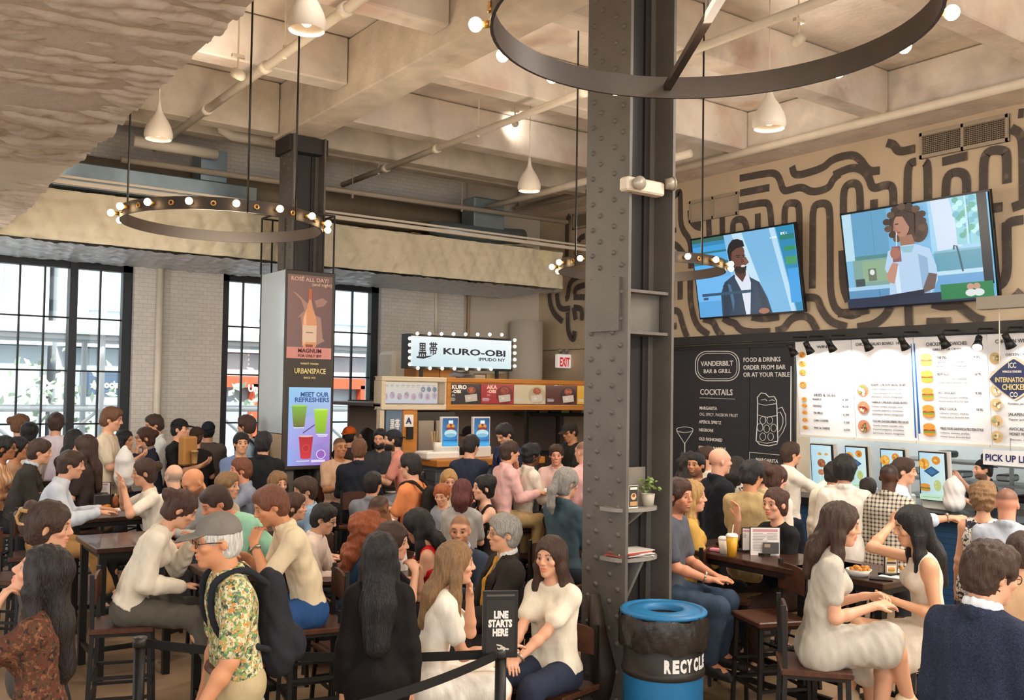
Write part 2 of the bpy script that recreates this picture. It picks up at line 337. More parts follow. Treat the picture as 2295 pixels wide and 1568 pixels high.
# wall pipe and beam-edge pipe
def pipe(label, pts, r, m=WHITEPIPE, hang=(), name='ceiling_pipe', cat='pipe', coup=()):
    t = thing(name, label, cat, pts[0])
    MB().tube(pts, r, 12).build('pipe_run', m, t)
    for p in coup:
        p = Vector(p); d = (Vector(pts[1])-Vector(pts[0])).normalized(); MB().seg(p-d*.05, p+d*.05, r*1.4, n=12).build('coupling', m, t)
    for p, z in hang: MB().seg(p, (p[0], p[1], z), .008, n=6).seg((p[0], p[1], p[2]+r+.03), (p[0], p[1], p[2]-r-.01), r*.5, n=8).build('hanger_rod', m, t)
    return t
pipe('long white pipe running along the edge of the beam above the mural', [(9.93, -1, 5.58), (9.93, YW-.05, 5.58)], .055)
pipe('white sprinkler pipe slanting past the bell lamps beside the fabric ceiling', [(3.4, -2, 5.48), (3.4, 13.0, 5.48)], .045, hang=[((3.4, 4, 5.48), 6), ((3.4, 8.5, 5.48), 6)], coup=[(3.4, y, 5.48) for y in (5.4, 7.2, 9, 10.8)])
pipe('thin white sprinkler pipe crossing behind the left side of the near column', [(6.35, 2.0, 5.47), (6.35, 13.4, 5.47)], .042, hang=[((6.35, 7.0, 5.47), 6), ((6.35, 9.6, 5.47), 6), ((6.35, 12.2, 5.47), 6)], coup=[(6.35, y, 5.47) for y in (7.6, 10.6, 12.0)])
pipe('white downpipe on the brick pier between the two windows', [(3.72, YW-.07, 0), (3.72, YW-.07, 4.2)], .05)
pa, pb = at_Y(728, 336, 12.4), at_Y(1330, 430, 12.4)
pipe('thick white pipe crossing the ceiling right of the far column', [pa+Vector((-.3, 0, 0)), pb+Vector((.9, 0, .02))], .075)
la, lb, lc, ld = at_Y(497, 275, 12.2), at_Y(500, 290, 12.2), at_Y(520, 303, 12.2), at_Y(640, 322, 12.2)
pipe('white elbow pipe bending down beside the far column head', [la+Vector((0, 0, .35)), la, lb, lc, ld+Vector((.1, 0, 0))], .075)
pipe('short white pipe stub above the far ring lamp', [at_Y(300, 316, 12.55), at_Y(486, 346, 12.55)], .075)
ta, tb = at_Y(700, 424, 12.6), at_Y(1220, 490, 12.6)
pipe('slim pale conduit hung under the pipes on thin rods', [ta+Vector((-2.6, 0, .02)), tb+Vector((.5, 0, 0))], .04, M('conduit', '#b8ab98', .4), hang=[(at_Y(790, 436, 12.6), 6), (at_Y(1035, 467, 12.6), 6)])
pipe('thin pipe running slantwise under the ceiling near the mural corner', [(8.6, 8.2, 5.3), (8.6, 13.3, 5.3)], .05)
pipe('thin upright conduit above the lit stall sign', [(8.99, YW+.06, 2.6), (8.99, YW+.06, 4.3)], .03, M('conduit_tan', '#b79b7a'))
pipe('thin white conduit on the brick beside the stall sign', [at_Y(978, 650, YW-.03), at_Y(978, 745, YW-.03)], .03)

# big fabric-wrapped duct: low ceiling on the left, insulated box over the windows
def wave2(x, y, seed=0, n=7, f=1.0, an=1.0):
    rg = np.random.RandomState(seed); o = 0*x
    for i in range(n):
        a = rg.uniform(-.5, .5)*an; fr = f*rg.uniform(.6, 2.4); o = o+np.sin((x*np.sin(a)+y*np.cos(a))*fr*6.28+rg.uniform(0, 6.28)+1.3*np.sin(x*rg.uniform(.5, 2.2)+rg.uniform(0, 6)))/n*1.6
    return o
def grid(name, o, u, v, nu, nv, hfun, mat, parent=None):
    o, u, v = np.array(o, float), np.array(u, float), np.array(v, float); nn = np.cross(u, v); nn /= np.linalg.norm(nn)
    a, b = np.meshgrid(np.linspace(0, 1, nu), np.linspace(0, 1, nv)); h = hfun(a*np.linalg.norm(u), b*np.linalg.norm(v))
    P = o+a[..., None]*u+b[..., None]*v+h[..., None]*nn
    i = np.arange(nu*nv).reshape(nv, nu); F = np.stack([i[:-1, :-1], i[:-1, 1:], i[1:, 1:], i[1:, :-1]], -1).reshape(-1, 4)
    return npmesh(name, P.reshape(-1, 3), F, mat, parent)
def npmesh(name, V, F, mat, parent=None, cols=None):
    me = bpy.data.meshes.new(name); V = np.asarray(V, np.float32); F = np.asarray(F, np.int32)
    me.vertices.add(len(V)); me.vertices.foreach_set('co', V.ravel()); me.loops.add(F.size); me.loops.foreach_set('vertex_index', F.ravel())
    me.polygons.add(len(F)); k = F.shape[1]; me.polygons.foreach_set('loop_start', np.arange(len(F), dtype=np.int32)*k)
    me.polygons.foreach_set('use_smooth', np.ones(len(F), bool)); me.update(calc_edges=True)
    if cols is not None:
        at = me.color_attributes.new('Col', 'FLOAT_COLOR', 'POINT'); at.data.foreach_set('color', np.concatenate([cols, np.ones((len(cols), 1))], 1).astype('f').ravel())
    return link_mesh(name, me, mat, parent)
CANVAS = M('duct_canvas', '#b3a798', .85, var=.06, scale=3, bump=.6, bscale=13, var2=[('#93826d', 2, .64, .4)])
CANVAS2 = M('duct_canvas_pale', '#dcd0b4', .85, var=.08, scale=2, bump=.7, bscale=9, var2=[('#d9cd97', .8, .58, .5), ('#a4927a', 3, .62, .55), ('#8a7962', 9, .68, .4)])
FOIL = M('foil_wrap', '#d3d7dc', .4, metal=.25, var=.1, scale=8, bump=.4, bscale=20)
def fab(x, y):
    r = 1-np.abs(wave2(x, y, 3, 6, .85, .5)); q = 1-np.abs(wave2(x*1.6, y, 5, 6, 1.9, .6)); pin = np.sin(x*3.1+.4*np.sin(y*1.3))
    t = 1-np.abs(wave2(x*2.2, y, 7, 6, 3.4, .7)); return -(.065*np.clip(r, 0, 1)**4*(.7+.5*pin)+.05*np.clip(q, 0, 1)**4+.024*np.clip(t, 0, 1)**4)+.035*wave2(x, y, 9, 5, .25, 1.5)
ZD = 3.97
lowc = thing('fabric_wrapped_duct', 'wide wrinkled fabric ceiling box slanting across the upper left', 'duct', (-2, 6, ZD))
grid('underside', (1.47, -2.5, ZD), (-8.5, 0, 0), (0, 14.55, 0), 190, 560, fab, CANVAS, lowc)
MB().box((-2.73, 4.75, 5.0), (8.4, 14.5, 1.96)).build('casing', CANVAS, lowc)
duct = thing('insulated_duct', 'long beige insulated duct running over the tall windows', 'duct', (5, 12.9, ZD))
dent = lambda x, y: .042*wave2(x, y, 12, 7, .9, 3)+.022*wave2(x, y, 21, 7, 2.2, 3)+.010*wave2(x, y, 25, 7, 5, 3)
grid('front_wrap', (1.45, 12.05, ZD+.02), (8.21, 0, 0), (0, 0, .60), 330, 40, dent, CANVAS2, duct)
grid('top_wrap', (1.45, 12.05, ZD+.62), (8.21, 0, 0), (0, 1.6, 0), 200, 30, dent, CANVAS2, duct)
grid('end_wrap', (9.66, 12.05, ZD+.02), (0, 1.6, 0), (0, 0, .6), 50, 30, dent, CANVAS2, duct)
grid('foil_underside', (9.66, 12.02, ZD), (-9.2, 0, 0), (0, 1.72, 0), 330, 70, lambda x, y: .02*(1-np.abs(wave2(x, y, 31, 7, 1.6, 3)))+.012*wave2(x, y, 33, 6, 4, 3), FOIL, duct)
tr = thing('track_rail', 'white track rail along the top front edge of the long duct', 'rail', (5, 12.0, ZD+.7))
MB().box((5.7, 11.99, ZD+.70), (8.9, .05, .05)).box((5.7, 11.99, ZD+.765), (8.9, .03, .03)).build('rail', WHITEPIPE, tr)
up = thing('upper_duct', 'dark round duct crossing behind the far pipes', 'duct', (5, 13.0, 4.9))
MB().seg((1.7, 13.42, 5.1), (9.0, 13.42, 5.1), .24, n=20).build('duct_body', M('duct_grey_tan', '#8d7c66', .7, var=.15, scale=3), up)
GREYD = M('galvanised', '#9fb0b8', .35, metal=.7, var=.12, scale=4)
gd = thing('metal_duct', 'bluish galvanised duct behind the ring lamp on the left', 'duct', (3, 12.9, 5))
MB().box((3.4, 12.85, 4.9), (2.6, .5, .34), bev=.02).box((4.1, 12.85, 5.25), (.35, .4, .5)).build('duct_body', GREYD, gd)
gd2 = thing('metal_duct', 'crumpled foil duct near the mural corner under the pipes', 'duct', (8.6, 12.9, 5))
MB().box((8.65, 12.9, 5.2), (.6, .4, .5), bev=.02).tube([(7.6, 12.8, 4.86), (8.2, 12.8, 4.84), (8.8, 12.8, 4.84), (9.4, 12.8, 4.92)], [.1, .16, .16, .12], 14).build('duct_body', GREYD, gd2)

# riveted steel columns
def column(label, cx, cy, ztop, wx=.46, wy=.44, near=False):
    t = thing('steel_column', label, 'column', (cx, cy, 0))
    for s in (-1, 1):
        f = MB().box((cx+s*(wx/2-.012), cy, ztop/2), (.024, wy, ztop))
        # angle strips
        for q in (-1, 1): f.box((cx+s*(wx/2-.045), cy+q*.03, ztop/2), (.045, .02, ztop))
        z = .1; k = 0
        while z < ztop:
            for q, off in ((-.36, 0), (-.17, .09), (.17, 0), (.36, .09)):
                if near: f.lathe([(.019, 0), (.017, .008), (.010, .014), (.0005, .016)], (cx+s*wx/2, cy+q*wy*.95, z+off), 8, m=Matrix.Rotation(R_(90)*s, 3, 'Y'))
                else: f.box((cx+s*(wx/2+.005), cy+q*wy*.95, z+off), (.012, .025, .025))
            z += .18; k += 1
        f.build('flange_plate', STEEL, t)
    w = MB().box((cx, cy, ztop/2), (wx-.05, .025, ztop))
    for s in (-1, 1):
        for q in (-1, 1): w.box((cx+s*(wx/2-.07), cy+q*.022, ztop/2), (.09, .02, ztop))
        z = .1
        while z < ztop:
            for q in (-1, 1):
                if near: w.lathe([(.017, 0), (.015, .007), (.008, .012), (.0005, .014)], (cx+s*(wx/2-.085), cy+q*.032, z), 8, m=Matrix.Rotation(-R_(90)*q, 3, 'X').inverted())
                else: w.box((cx+s*(wx/2-.085), cy+q*.035, z), (.022, .012, .022))
            z += .15
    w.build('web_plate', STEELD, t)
    return t
C2 = at_d(1408, 900, 6.55); COLX, COLY = C2.x, C2.y
column('near riveted grey steel column rising through the middle of the hall', COLX, COLY, 5.47, .43, .44, True)
c2t = [o for o in bpy.data.objects if o.name == 'steel_column'][0]
z = at_d(1450, 700, 6.4).z
MB().box((COLX, COLY-.1, z+.14), (.36, .2, .02)).box((COLX, COLY-.1, z-.14), (.36, .2, .02)).box((COLX+.02, COLY-.06, z), (.3, .12, .27)).build('splice_bracket', STEEL, c2t)
MB().box((COLX-.224, COLY, z+.05), (.02, .3, .36)).build('splice_plate', STEEL, c2t)
C1 = at_d(676, 500, 12.0)
column('far riveted grey steel column above the drinks poster kiosk', C1.x, C1.y, 5.46, .44, .44, True)
c1t = [o for o in bpy.data.objects if o.name.startswith('steel_column')][1]
MB().box((C1.x, C1.y+.05, 5.36), (.52, .46, .2)).build('capital', STEELD, c1t)
# ---------------------------------------------------------------- signs, screens, stalls
PRINT = M('printed_board', '#cccccc', .55, attr=True)
LIT = M('lit_picture', '#cccccc', .3, attr=True, emit=1.0)
TXW = M('lettering_white', '#e9e6df', .6); TXD = M('lettering_dark', '#26282c', .6); TXN = M('lettering_navy', '#27275e', .6); TXR = M('lettering_red', '#c8202a', .5, emit=.5)
TXG = M('lettering_gold', '#e3cf8e', .5); TXBR = M('lettering_maroon', '#5a2028', .6); TXGY = M('lettering_grey', '#5d5d66', .6)
FIT = []
def fit_all():
    bpy.context.view_layer.update()
    for ob, w, hs in FIT:
        d = ob.data; xs = [v for v in ob.bound_box]; nat = max(v[0] for v in xs)-min(v[0] for v in xs)
        if nat > 1e-6: ob.matrix_basis = ob.matrix_basis@Matrix.Diagonal((w/nat, 1, 1, 1))
    dg = bpy.context.evaluated_depsgraph_get()
    for ob, w, hs in FIT:          # plain meshes from here on
        me = bpy.data.meshes.new_from_object(ob.evaluated_get(dg)); o2 = bpy.data.objects.new('lettering', me); COL.objects.link(o2); o2.parent = ob.parent; o2.matrix_parent_inverse = ob.matrix_parent_inverse.copy(); o2.matrix_basis = ob.matrix_basis.copy()
    for ob, w, hs in FIT: bpy.data.objects.remove(ob)
    FIT.clear()
def tx_(body, fn, n, x0, x1, yb, h, mat, parent, bold=0, align='LEFT', yb1=None):
    """lettering whose baseline runs from photo pixel (x0,yb) to (x1,yb1) on the plane given by fn; h = cap height in pixels"""
    a, b, c = fn(x0, yb), fn(x1, yb if yb1 is None else yb1), fn(x0, yb-h); n = Vector(n)
    u = b-a; w = u.length; u = Vector((u.x, u.y, 0)); u.normalize(); sz = (c-a).length/.72
    ob = text(body, a+n*.004, u, n, sz, mat, parent, bold=bold*sz); FIT.append((ob, w, 0)); return ob
NX, NY = (-1, 0, 0), (0, -1, 0)
def rect(fn, x0, y0, x1, y1, n=NX):   # photo rectangle on a plane -> origin, u, v (level, upright)
    a, b, c = fn(x0, y0), fn(x1, y0), fn(x0, y1); u = b-a; v = c-a; k = 0 if abs(n[0]) > .5 else 1
    ul = math.copysign(u.length, 1); ud = Vector((0, -1, 0)) if n[0] else Vector((1, 0, 0)); hz = abs(u.y if n[0] else u.x); return a, ud*hz, Vector((0, 0, -abs(v.z)))
def board(mb, o, u, v, t, n, pad=0.0):
    n = Vector(n); U, V = u.normalized(), v.normalized(); o2 = o-U*pad-V*pad; u2 = u+U*2*pad; v2 = v+V*2*pad
    vs = [o2, o2+u2, o2+u2+v2, o2+v2]; vs = [p-n*.0005 for p in vs]+[p-n*t for p in vs]
    return mb.add(vs, [(0, 1, 2, 3), (7, 6, 5, 4), (0, 4, 5, 1), (1, 5, 6, 2), (2, 6, 7, 3), (3, 7, 4, 0)])
def strip2(pts, w, c):                # open poly-line as a flat ribbon polygon in picture coordinates
    L, R = [], []
    for i, p in enumerate(pts):
        a, b = pts[max(i-1, 0)], pts[min(i+1, len(pts)-1)]; dx, dy = b[0]-a[0], b[1]-a[1]; l = math.hypot(dx, dy) or 1; L.append((p[0]-dy/l*w, p[1]+dx/l*w)); R.append((p[0]+dy/l*w, p[1]-dx/l*w))
    return [([L[i], L[i+1], R[i+1], R[i]], c) for i in range(len(pts)-1)]
def blob(cx, cy, rx, ry, cols, n=9, seed=0):  # small food picture
    rg = random.Random(seed); o = [E_(cx, cy, rx, ry, cols[0], 18)]
    for i in range(n):
        a, r = rg.uniform(0, 6.28), rg.uniform(0, .62); o.append(E_(cx+rx*r*math.cos(a), cy+ry*r*math.sin(a), rx*rg.uniform(.14, .34), ry*rg.uniform(.14, .34), rg.choice(cols), 9))
    return o
def burger(cx, cy, rx, ry):
    return [E_(cx, cy+ry*.62, rx, ry*.34, '#d98f3b'), Q_(cx-rx, cy+ry*.1, 2*rx, ry*.4, '#7b9a3a'), Q_(cx-rx*.95, cy-ry*.1, 1.9*rx, ry*.3, '#a4442a'), Q_(cx-rx, cy-ry*.25, 2*rx, ry*.2, '#e9c35a'), E_(cx, cy-ry*.45, rx, ry*.5, '#d9913e')]
# --- televisions
def tv(label, px4, shapes, texts):
    (a, b, c, d) = px4; TL, TR = at_X(*a, XW-.34), at_X(*b, XW-.34); BL = at_X(*c, XW-.13); BR = at_X(*d, XW-.13)
    z = (TL.z+TR.z)/2; y0, y1 = (TL.y+BL.y)/2, (TR.y+BR.y)/2; o = Vector((XW-.34, y0, z)); u = Vector((0, y1-y0, 0)); v = Vector((.21, 0, (BL.z+BR.z)/2-z)); n = v.cross(u).normalized()
    t = thing('television', label, 'television', (XW-.05, (y0+y1)/2, BL.z))
    board(MB(), o, u, v, .05, n, .025).build('bezel', M('tv_black', '#101114', .3), t); pic('screen', o+n*.002, u, v, shapes, LIT, t)
    m = o+u*.5+v*.5; MB().box((XW-.09, m.y, m.z), (.17, .3, .3)).build('wall_bracket', BLACKM, t)
    for body, x, y, h, w, mt in texts:
        p = o+u*x+v*y+n*.012; ob = text(body, p, u, n, h*v.length/.72, mt, t); FIT.append((ob, w*u.length, 0))
WTV = M('tv_caption_white', '#f4f6fa', .4, emit=.9)
sk, sk2 = '#6e473a', '#54342b'
man = [Q_(0, 0, 1, 1, '#67aee2'), Q_(0, 0, .4, .05, '#35685c'), Q_(0, .05, .4, .05, '#2e86b8'), Q_(0, .10, .4, .07, '#3fa0dc'), Q_(0, .17, .4, .025, '#26707c'), Q_(0, .195, .4, .11, '#4fa9e4'), Q_(0, .305, .4, .03, '#2d7c86'), Q_(0, .335, .4, .1, '#58aee9'), Q_(0, .5, .38, .5, '#6fb8f0'), Q_(0, .8, .36, .2, '#5ba6e0'),
 ([(.34, 0), (.5, 0), (.62, .45), (.72, 1), (.4, 1)], '#8cc3ea'), ([(.5, 0), (.82, 0), (.95, 1), (.66, 1)], '#78b7e2'), ([(.42, 0), (.52, 0), (.68, .8), (.62, .8)], '#c3e4f6'), ([(.78, 0), (.83, 0), (.94, 1), (.9, 1)], '#b9def5'), ([(.84, 0), (1, 0), (1, 1), (.95, 1)], '#2089b4'), Q_(.87, .10, .13, .06, '#1f7d74'), Q_(.9, .24, .1, .05, '#2c8f5c'), Q_(.9, .36, .1, .09, '#3f9a68'), Q_(.91, .5, .09, .4, '#3aa0e6'),
 ([(.24, 1), (.25, .72), (.30, .58), (.40, .50), (.52, .52), (.64, .62), (.70, .82), (.73, 1)], '#2b4058'), ([(.28, .62), (.33, .56), (.36, .78), (.31, 1), (.26, 1)], '#22364c'), ([(.62, .62), (.68, .8), (.71, 1), (.64, 1)], '#223549'), ([(.33, .6), (.36, .62), (.38, .82), (.36, .95)], '#4d6f8e'),
 ([(.42, .44), (.54, .46), (.56, .62), (.52, 1), (.48, 1), (.46, .7), (.41, .54)], '#dfe6f2'), ([(.41, .40), (.53, .42), (.52, .52), (.48, .60), (.42, .50)], sk2), E_(.463, .23, .07, .10, sk, 22), E_(.46, .34, .075, .135, sk, 26), ([(.50, .28), (.54, .30), (.565, .37), (.53, .40)], '#7d5244'), E_(.388, .35, .02, .04, sk2), ([(.40, .40), (.54, .41), (.52, .48), (.47, .50), (.42, .47)], '#2b1d1b'), E_(.505, .405, .022, .014, '#e8d9d6', 10),
 ([(.375, .33), (.365, .2), (.39, .12), (.43, .07), (.48, .07), (.53, .1), (.54, .17), (.46, .18), (.41, .22), (.395, .33)], '#171519'), Q_(.445, .265, .045, .012, '#241a18'), Q_(.505, .27, .035, .012, '#241a18'), E_(.468, .292, .016, .007, '#2a1a16', 8), E_(.52, .297, .012, .007, '#2a1a16', 8), ([(.5, .29), (.525, .36), (.49, .365)], '#5c3a30'), E_(.66, .97, .05, .035, '#a5705a'), Q_(.06, .70, .5, .035, '#33536b'), Q_(.07, .75, .05, .03, '#33536b')]
tv('wall television on the left showing a man in a dark jacket', ((1553, 537), (1782, 503), (1568, 712), (1797, 695)), man, [('FS1', .88, .115, .045, .05, WTV), ('LIVE', .78, .125, .018, .06, WTV), ('CHANGE IN THE SECOND HALF,', .065, .728, .022, .45, WTV)])
wom = [Q_(0, 0, 1, 1, '#7cbbe2'), Q_(0, 0, .07, .5, '#b9dcee'), Q_(.07, 0, .3, .48, '#5f9fc4'), Q_(.22, .02, .003, .44, '#4a86ac'), Q_(.33, 0, .2, .46, '#6fb0dc'), Q_(.07, .46, .32, .04, '#4f8a8e'), Q_(.05, .5, .32, .28, '#7ea59d'), Q_(.12, .52, .2, .22, '#8fb08f'), Q_(.16, .6, .06, .13, '#6b7765'), E_(.19, .64, .018, .03, '#dfe8e8'), Q_(.06, .7, .07, .1, '#3e4d50'), Q_(0, .78, .4, .05, '#a9d2ec'), Q_(0, .82, .4, .13, '#5c93bd'), Q_(.23, .82, .004, .12, '#3d6c92'),
 Q_(.62, 0, .38, .52, '#9ed2f0'), ([(.64, 0), (.76, 0), (.82, .48), (.66, .5)], '#cfe0f4'), Q_(.79, 0, .17, .46, '#8fd0dd'), *[E_(.80+.15*((i*37) % 10)/10, .03+.38*((i*53) % 11)/11, .022, .03, ['#5fae9c', '#b9ecef', '#69b4c9'][i % 3], 9) for i in range(22)], Q_(.86, 0, .012, .46, '#bfe0f2'), Q_(.64, .5, .36, .02, '#7fb5c9'), Q_(.64, .52, .36, .2, '#5d9fb6'), Q_(.62, .7, .38, .05, '#bcdff2'), Q_(.62, .74, .38, .16, '#6ba6d6'), *strip2([(.815, .72), (.80, .55), (.79, .47), (.775, .46), (.77, .5)], .006, '#33596b'), Q_(.94, 0, .06, .86, '#1c2430'),
 E_(.47, .17, .115, .165, '#3b2a22', 30), E_(.55, .26, .07, .13, '#45322a'), E_(.40, .22, .04, .09, '#402e26'), *[E_(.47+.115*math.cos(a)*(1+.06*((i*7) % 3)), .18+.17*math.sin(a), .03, .035, ['#3b2a22', '#5a4232'][i % 2], 9) for i, a in enumerate([k*.42 for k in range(15)])],
 ([(.42, .30), (.51, .30), (.53, .42), (.43, .43)], '#9c6f5a'), E_(.445, .20, .055, .115, '#b07f68', 24), ([(.40, .16), (.385, .24), (.41, .25)], '#a57462'), E_(.415, .178, .014, .007, '#3a2620', 8), E_(.418, .265, .02, .009, '#8a4a44', 9), ([(.40, .10), (.47, .05), (.54, .10), (.53, .3), (.49, .2), (.46, .11)], '#382720'),
 ([(.31, .95), (.33, .72), (.30, .62), (.335, .44), (.43, .40), (.53, .40), (.62, .46), (.655, .64), (.655, .78), (.6, .92), (.6, .95)], '#b5d2ee'), ([(.42, .41), (.52, .41), (.5, .48), (.44, .47)], '#8fc0cf'), ([(.54, .5), (.6, .55), (.6, .92), (.55, .92)], '#8fb3d6'), ([(.36, .55), (.40, .6), (.40, .9), (.37, .9)], '#d4e8f8'), ([(.6, .7), (.655, .72), (.63, .86), (.55, .9), (.55, .86)], '#6b5a58'), ([(.31, .68), (.36, .56), (.40, .58), (.36, .78), (.32, .76)], '#c08e7a'), Q_(.365, .40, .06, .16, '#8b5c63'), E_(.385, .47, .035, .06, '#a9705e'), *strip2([(.40, .40), (.405, .30), (.41, .26)], .003, '#dfeaf2'),
 Q_(0, .90, .97, .1, '#1d2c46'), Q_(.67, .83, .33, .15, '#1f7f4d'), ([(.24, .90), (.56, .86), (.56, .92), (.24, .955)], '#18243c'), E_(.86, .87, .022, .03, '#c69a84'), E_(.90, .87, .022, .03, '#c69a84'), E_(.86, .93, .034, .035, '#dfe6e2'), E_(.91, .93, .034, .035, '#dfe6e2')]
tv('wall television on the right showing a woman with a drink', ((1890, 481), (2216, 430), (1904, 690), (2233, 667)), wom, [('even smoother', .26, .945, .035, .3, WTV), ('ESPN2', .03, .965, .028, .065, WTV), ('NFL', .11, .96, .02, .025, WTV), ('David Blaine returned to practice', .16, .965, .017, .35, WTV), ('NFL practices have resumed before the season opener', .16, .99, .017, .37, WTV), ('WHITTAKER v ALIASKEROV', .675, .885, .026, .16, WTV), ('SATURDAY 3 ET  ESPN+', .675, .92, .02, .14, WTV), ('UFC', .945, .885, .028, .035, WTV)])
# --- vents on the mural wall
def vent(label, q, two=True, grille=True):
    o, u, v = rect(lambda x, y: at_X(x, y, XW-.02), *q); t = thing('wall_vent', label, 'vent', o+u*.5+v); fm = MB(); W, Hh = u.length, v.length; y0, z0 = o.y, o.z
    fm.box((XW-.02, y0-W/2, z0-.02), (.05, W, .04)).box((XW-.02, y0-W/2, z0-Hh+.02), (.05, W, .04))
    for yy in ([y0-.02, y0-W+.02]+([y0-W*.5] if two else [])): fm.box((XW-.02, yy, z0-Hh/2), (.05, .03, Hh))
    fm.build('frame', M('vent_frame', '#a89a86', .6), t)
    if grille:
        s = MB().box((XW-.006, y0-W/2, z0-Hh/2), (.012, W, Hh)); s.build('backing', M('vent_dark', '#3d3229', .8), t); g = MB()
        for i in range(1, 14): g.box((XW-.02, y0-W/2, z0-Hh*i/14), (.012, W-.04, Hh/40))
        for i in range(1, 40): g.box((XW-.018, y0-W*i/40, z0-Hh/2), (.010, .006, Hh-.04))
        g.build('grille', M('vent_metal', '#8b7d69', .5), t)
    else: MB().box((XW-.01, y0-W/2, z0-Hh/2), (.02, W-.05, Hh-.05)).build('panel', M('vent_panel', '#b3a18a', .6), t)
vent('double air vent with dark grille high on the mural wall', (2062, 300, 2262, 357)); vent('plain painted air vent at the left of the mural', (1546, 452, 1655, 500), True, False); vent('small dark air vent left of the near column', (1285, 480, 1325, 515), False)
# --- black bar menu panels
PBX = XW-.03; fb = lambda x, y: at_X(x, y, PBX); CHALK = M('chalkboard', '#2f3035', .6, var=.1, scale=3, bump=.05)
bar = thing('bar_menu_wall', 'black bar menu wall panels with white lettering and drawn drinks', 'menu board', (PBX, 9.4, 0))
ya, yb_, yc = fb(1498, 900).y+.4, fb(1679, 900).y, fb(1783, 900).y
for a, b in ((ya, yb_+.006), (yb_-.006, yc)): MB().box((PBX+.014, (a+b)/2, 1.52), (.028, a-b, 2.96), bev=.004).build('panel', CHALK, bar)
MB().box((PBX-.012, yc+.02, 1.5), (.03, .035, 2.9)).build('edge_post', RAILM, bar); MB().box((PBX-.02, fb(1775, 900).y, 1.6), (.012, .012, 2.2)).build('white_cord', TXW, bar)
for b_, x0, x1, yb0, h, bo, y1 in (('VANDERBILT', 1571, 1644, 820, 11, .02, 821.5), ('BAR & GRILL', 1577, 1638, 836, 9, .015, 837), ('FOOD & DRINKS', 1666, 1749, 811, 10, .02, 811.5), ('ORDER FROM BAR', 1666, 1761, 828, 10, .02, 828), ('OR AT YOUR TABLE', 1666, 1770, 844, 10, .02, 845), ('COCKTAILS', 1569, 1642, 884, 13, .015, 886), ('MARGARITA', 1568, 1607, 917, 7, .02, 918), ('OG, SPICY, PASSION FRUIT', 1568, 1654, 931, 7, .0, 934), ('APEROL SPRITZ', 1567, 1617, 948, 7, .02, 949.5), ('NEGRONI', 1567, 1598, 966, 7, .02, 967), ('OLD FASHIONED', 1567, 1619, 986, 7, .02, 988), ('ESPRESSO MARTINI', 1566, 1626, 1005, 7, .02, 1008), ('MARGARITA', 1694, 1744, 1033, 8, .02, 1037)):
    tx_(b_, fb, NX, x0, x1, yb0, h, TXW, bar, bo, yb1=y1)
def chalk(pts, r=.006, closed=False, n=6): return MB().tube([fb(x, y)+Vector((-.003, 0, 0)) for x, y in pts], r, n, closed=closed)
def rrect(cx, cy, w, h, r): return [(cx+sx*(w/2-r)+r*math.cos(a), cy+sy*(h/2-r)+r*math.sin(a)) for sx, sy, a0 in ((1, 1, 0), (-1, 1, 90), (-1, -1, 180), (1, -1, 270)) for a in [R_(a0+q) for q in range(0, 91, 15)]]
chalk(rrect(1608, 820, 98, 66, 26), .007, True).build('badge_outline', TXW, bar); chalk(rrect(1608, 820, 88, 57, 22), .005, True).build('badge_outline', TXW, bar)
chalk([(1568, 891), (1648, 894)], .003).build('underline', TXW, bar); chalk([(1680, 1060), (1680, 1013), (1755, 1020)], .004).build('frame_line', TXW, bar)
zz = lambda *a: [(1500+x/5.057, 740+y/5.057) for x, y in a]
mg = chalk(zz((1003, 830), (1000, 760), (1040, 710), (1090, 715), (1130, 755), (1190, 750), (1215, 790), (1220, 860), (1225, 1000), (1232, 1250), (1220, 1290), (1130, 1310), (1030, 1295), (985, 1250), (1000, 1050), (1003, 830)), .007)
for ln in (zz((1225, 890), (1280, 870), (1320, 960), (1325, 1060), (1290, 1150), (1235, 1230)), zz((1225, 940), (1260, 925), (1290, 990), (1290, 1050), (1265, 1120), (1232, 1160)), zz((1005, 830), (1090, 850), (1215, 830)), zz((1010, 960), (1110, 985), (1220, 965)), zz((990, 1255), (1110, 1280), (1230, 1255)), zz((1040, 790), (1090, 780), (1110, 800)), zz((1130, 800), (1170, 785), (1195, 800))): mg2 = chalk(ln, .005); mg.add(mg2.v, mg2.f, True)
for cx, cy in ((1062, 1020), (1140, 1020), (1030, 1100), (1105, 1115), (1185, 1105), (1060, 1205), (1150, 1205)): m2 = chalk(zz(*[(cx+33*math.cos(a), cy+44*math.sin(a)) for a in [i*.5236 for i in range(12)]]), .004, True); mg.add(m2.v, m2.f, True)
mg.build('beer_mug_drawing', TXW, bar)
mt = chalk(zz(*[(177+95*math.cos(a), 1125+32*math.sin(a)) for a in [i*.4189 for i in range(15)]]), .005, True)
for ln in (zz((85, 1140), (165, 1270), (175, 1275), (175, 1420), (150, 1500)), zz((270, 1140), (190, 1265), (180, 1275), (180, 1420))): m2 = chalk(ln, .005); mt.add(m2.v, m2.f, True)
mt.build('martini_drawing', TXW, bar)
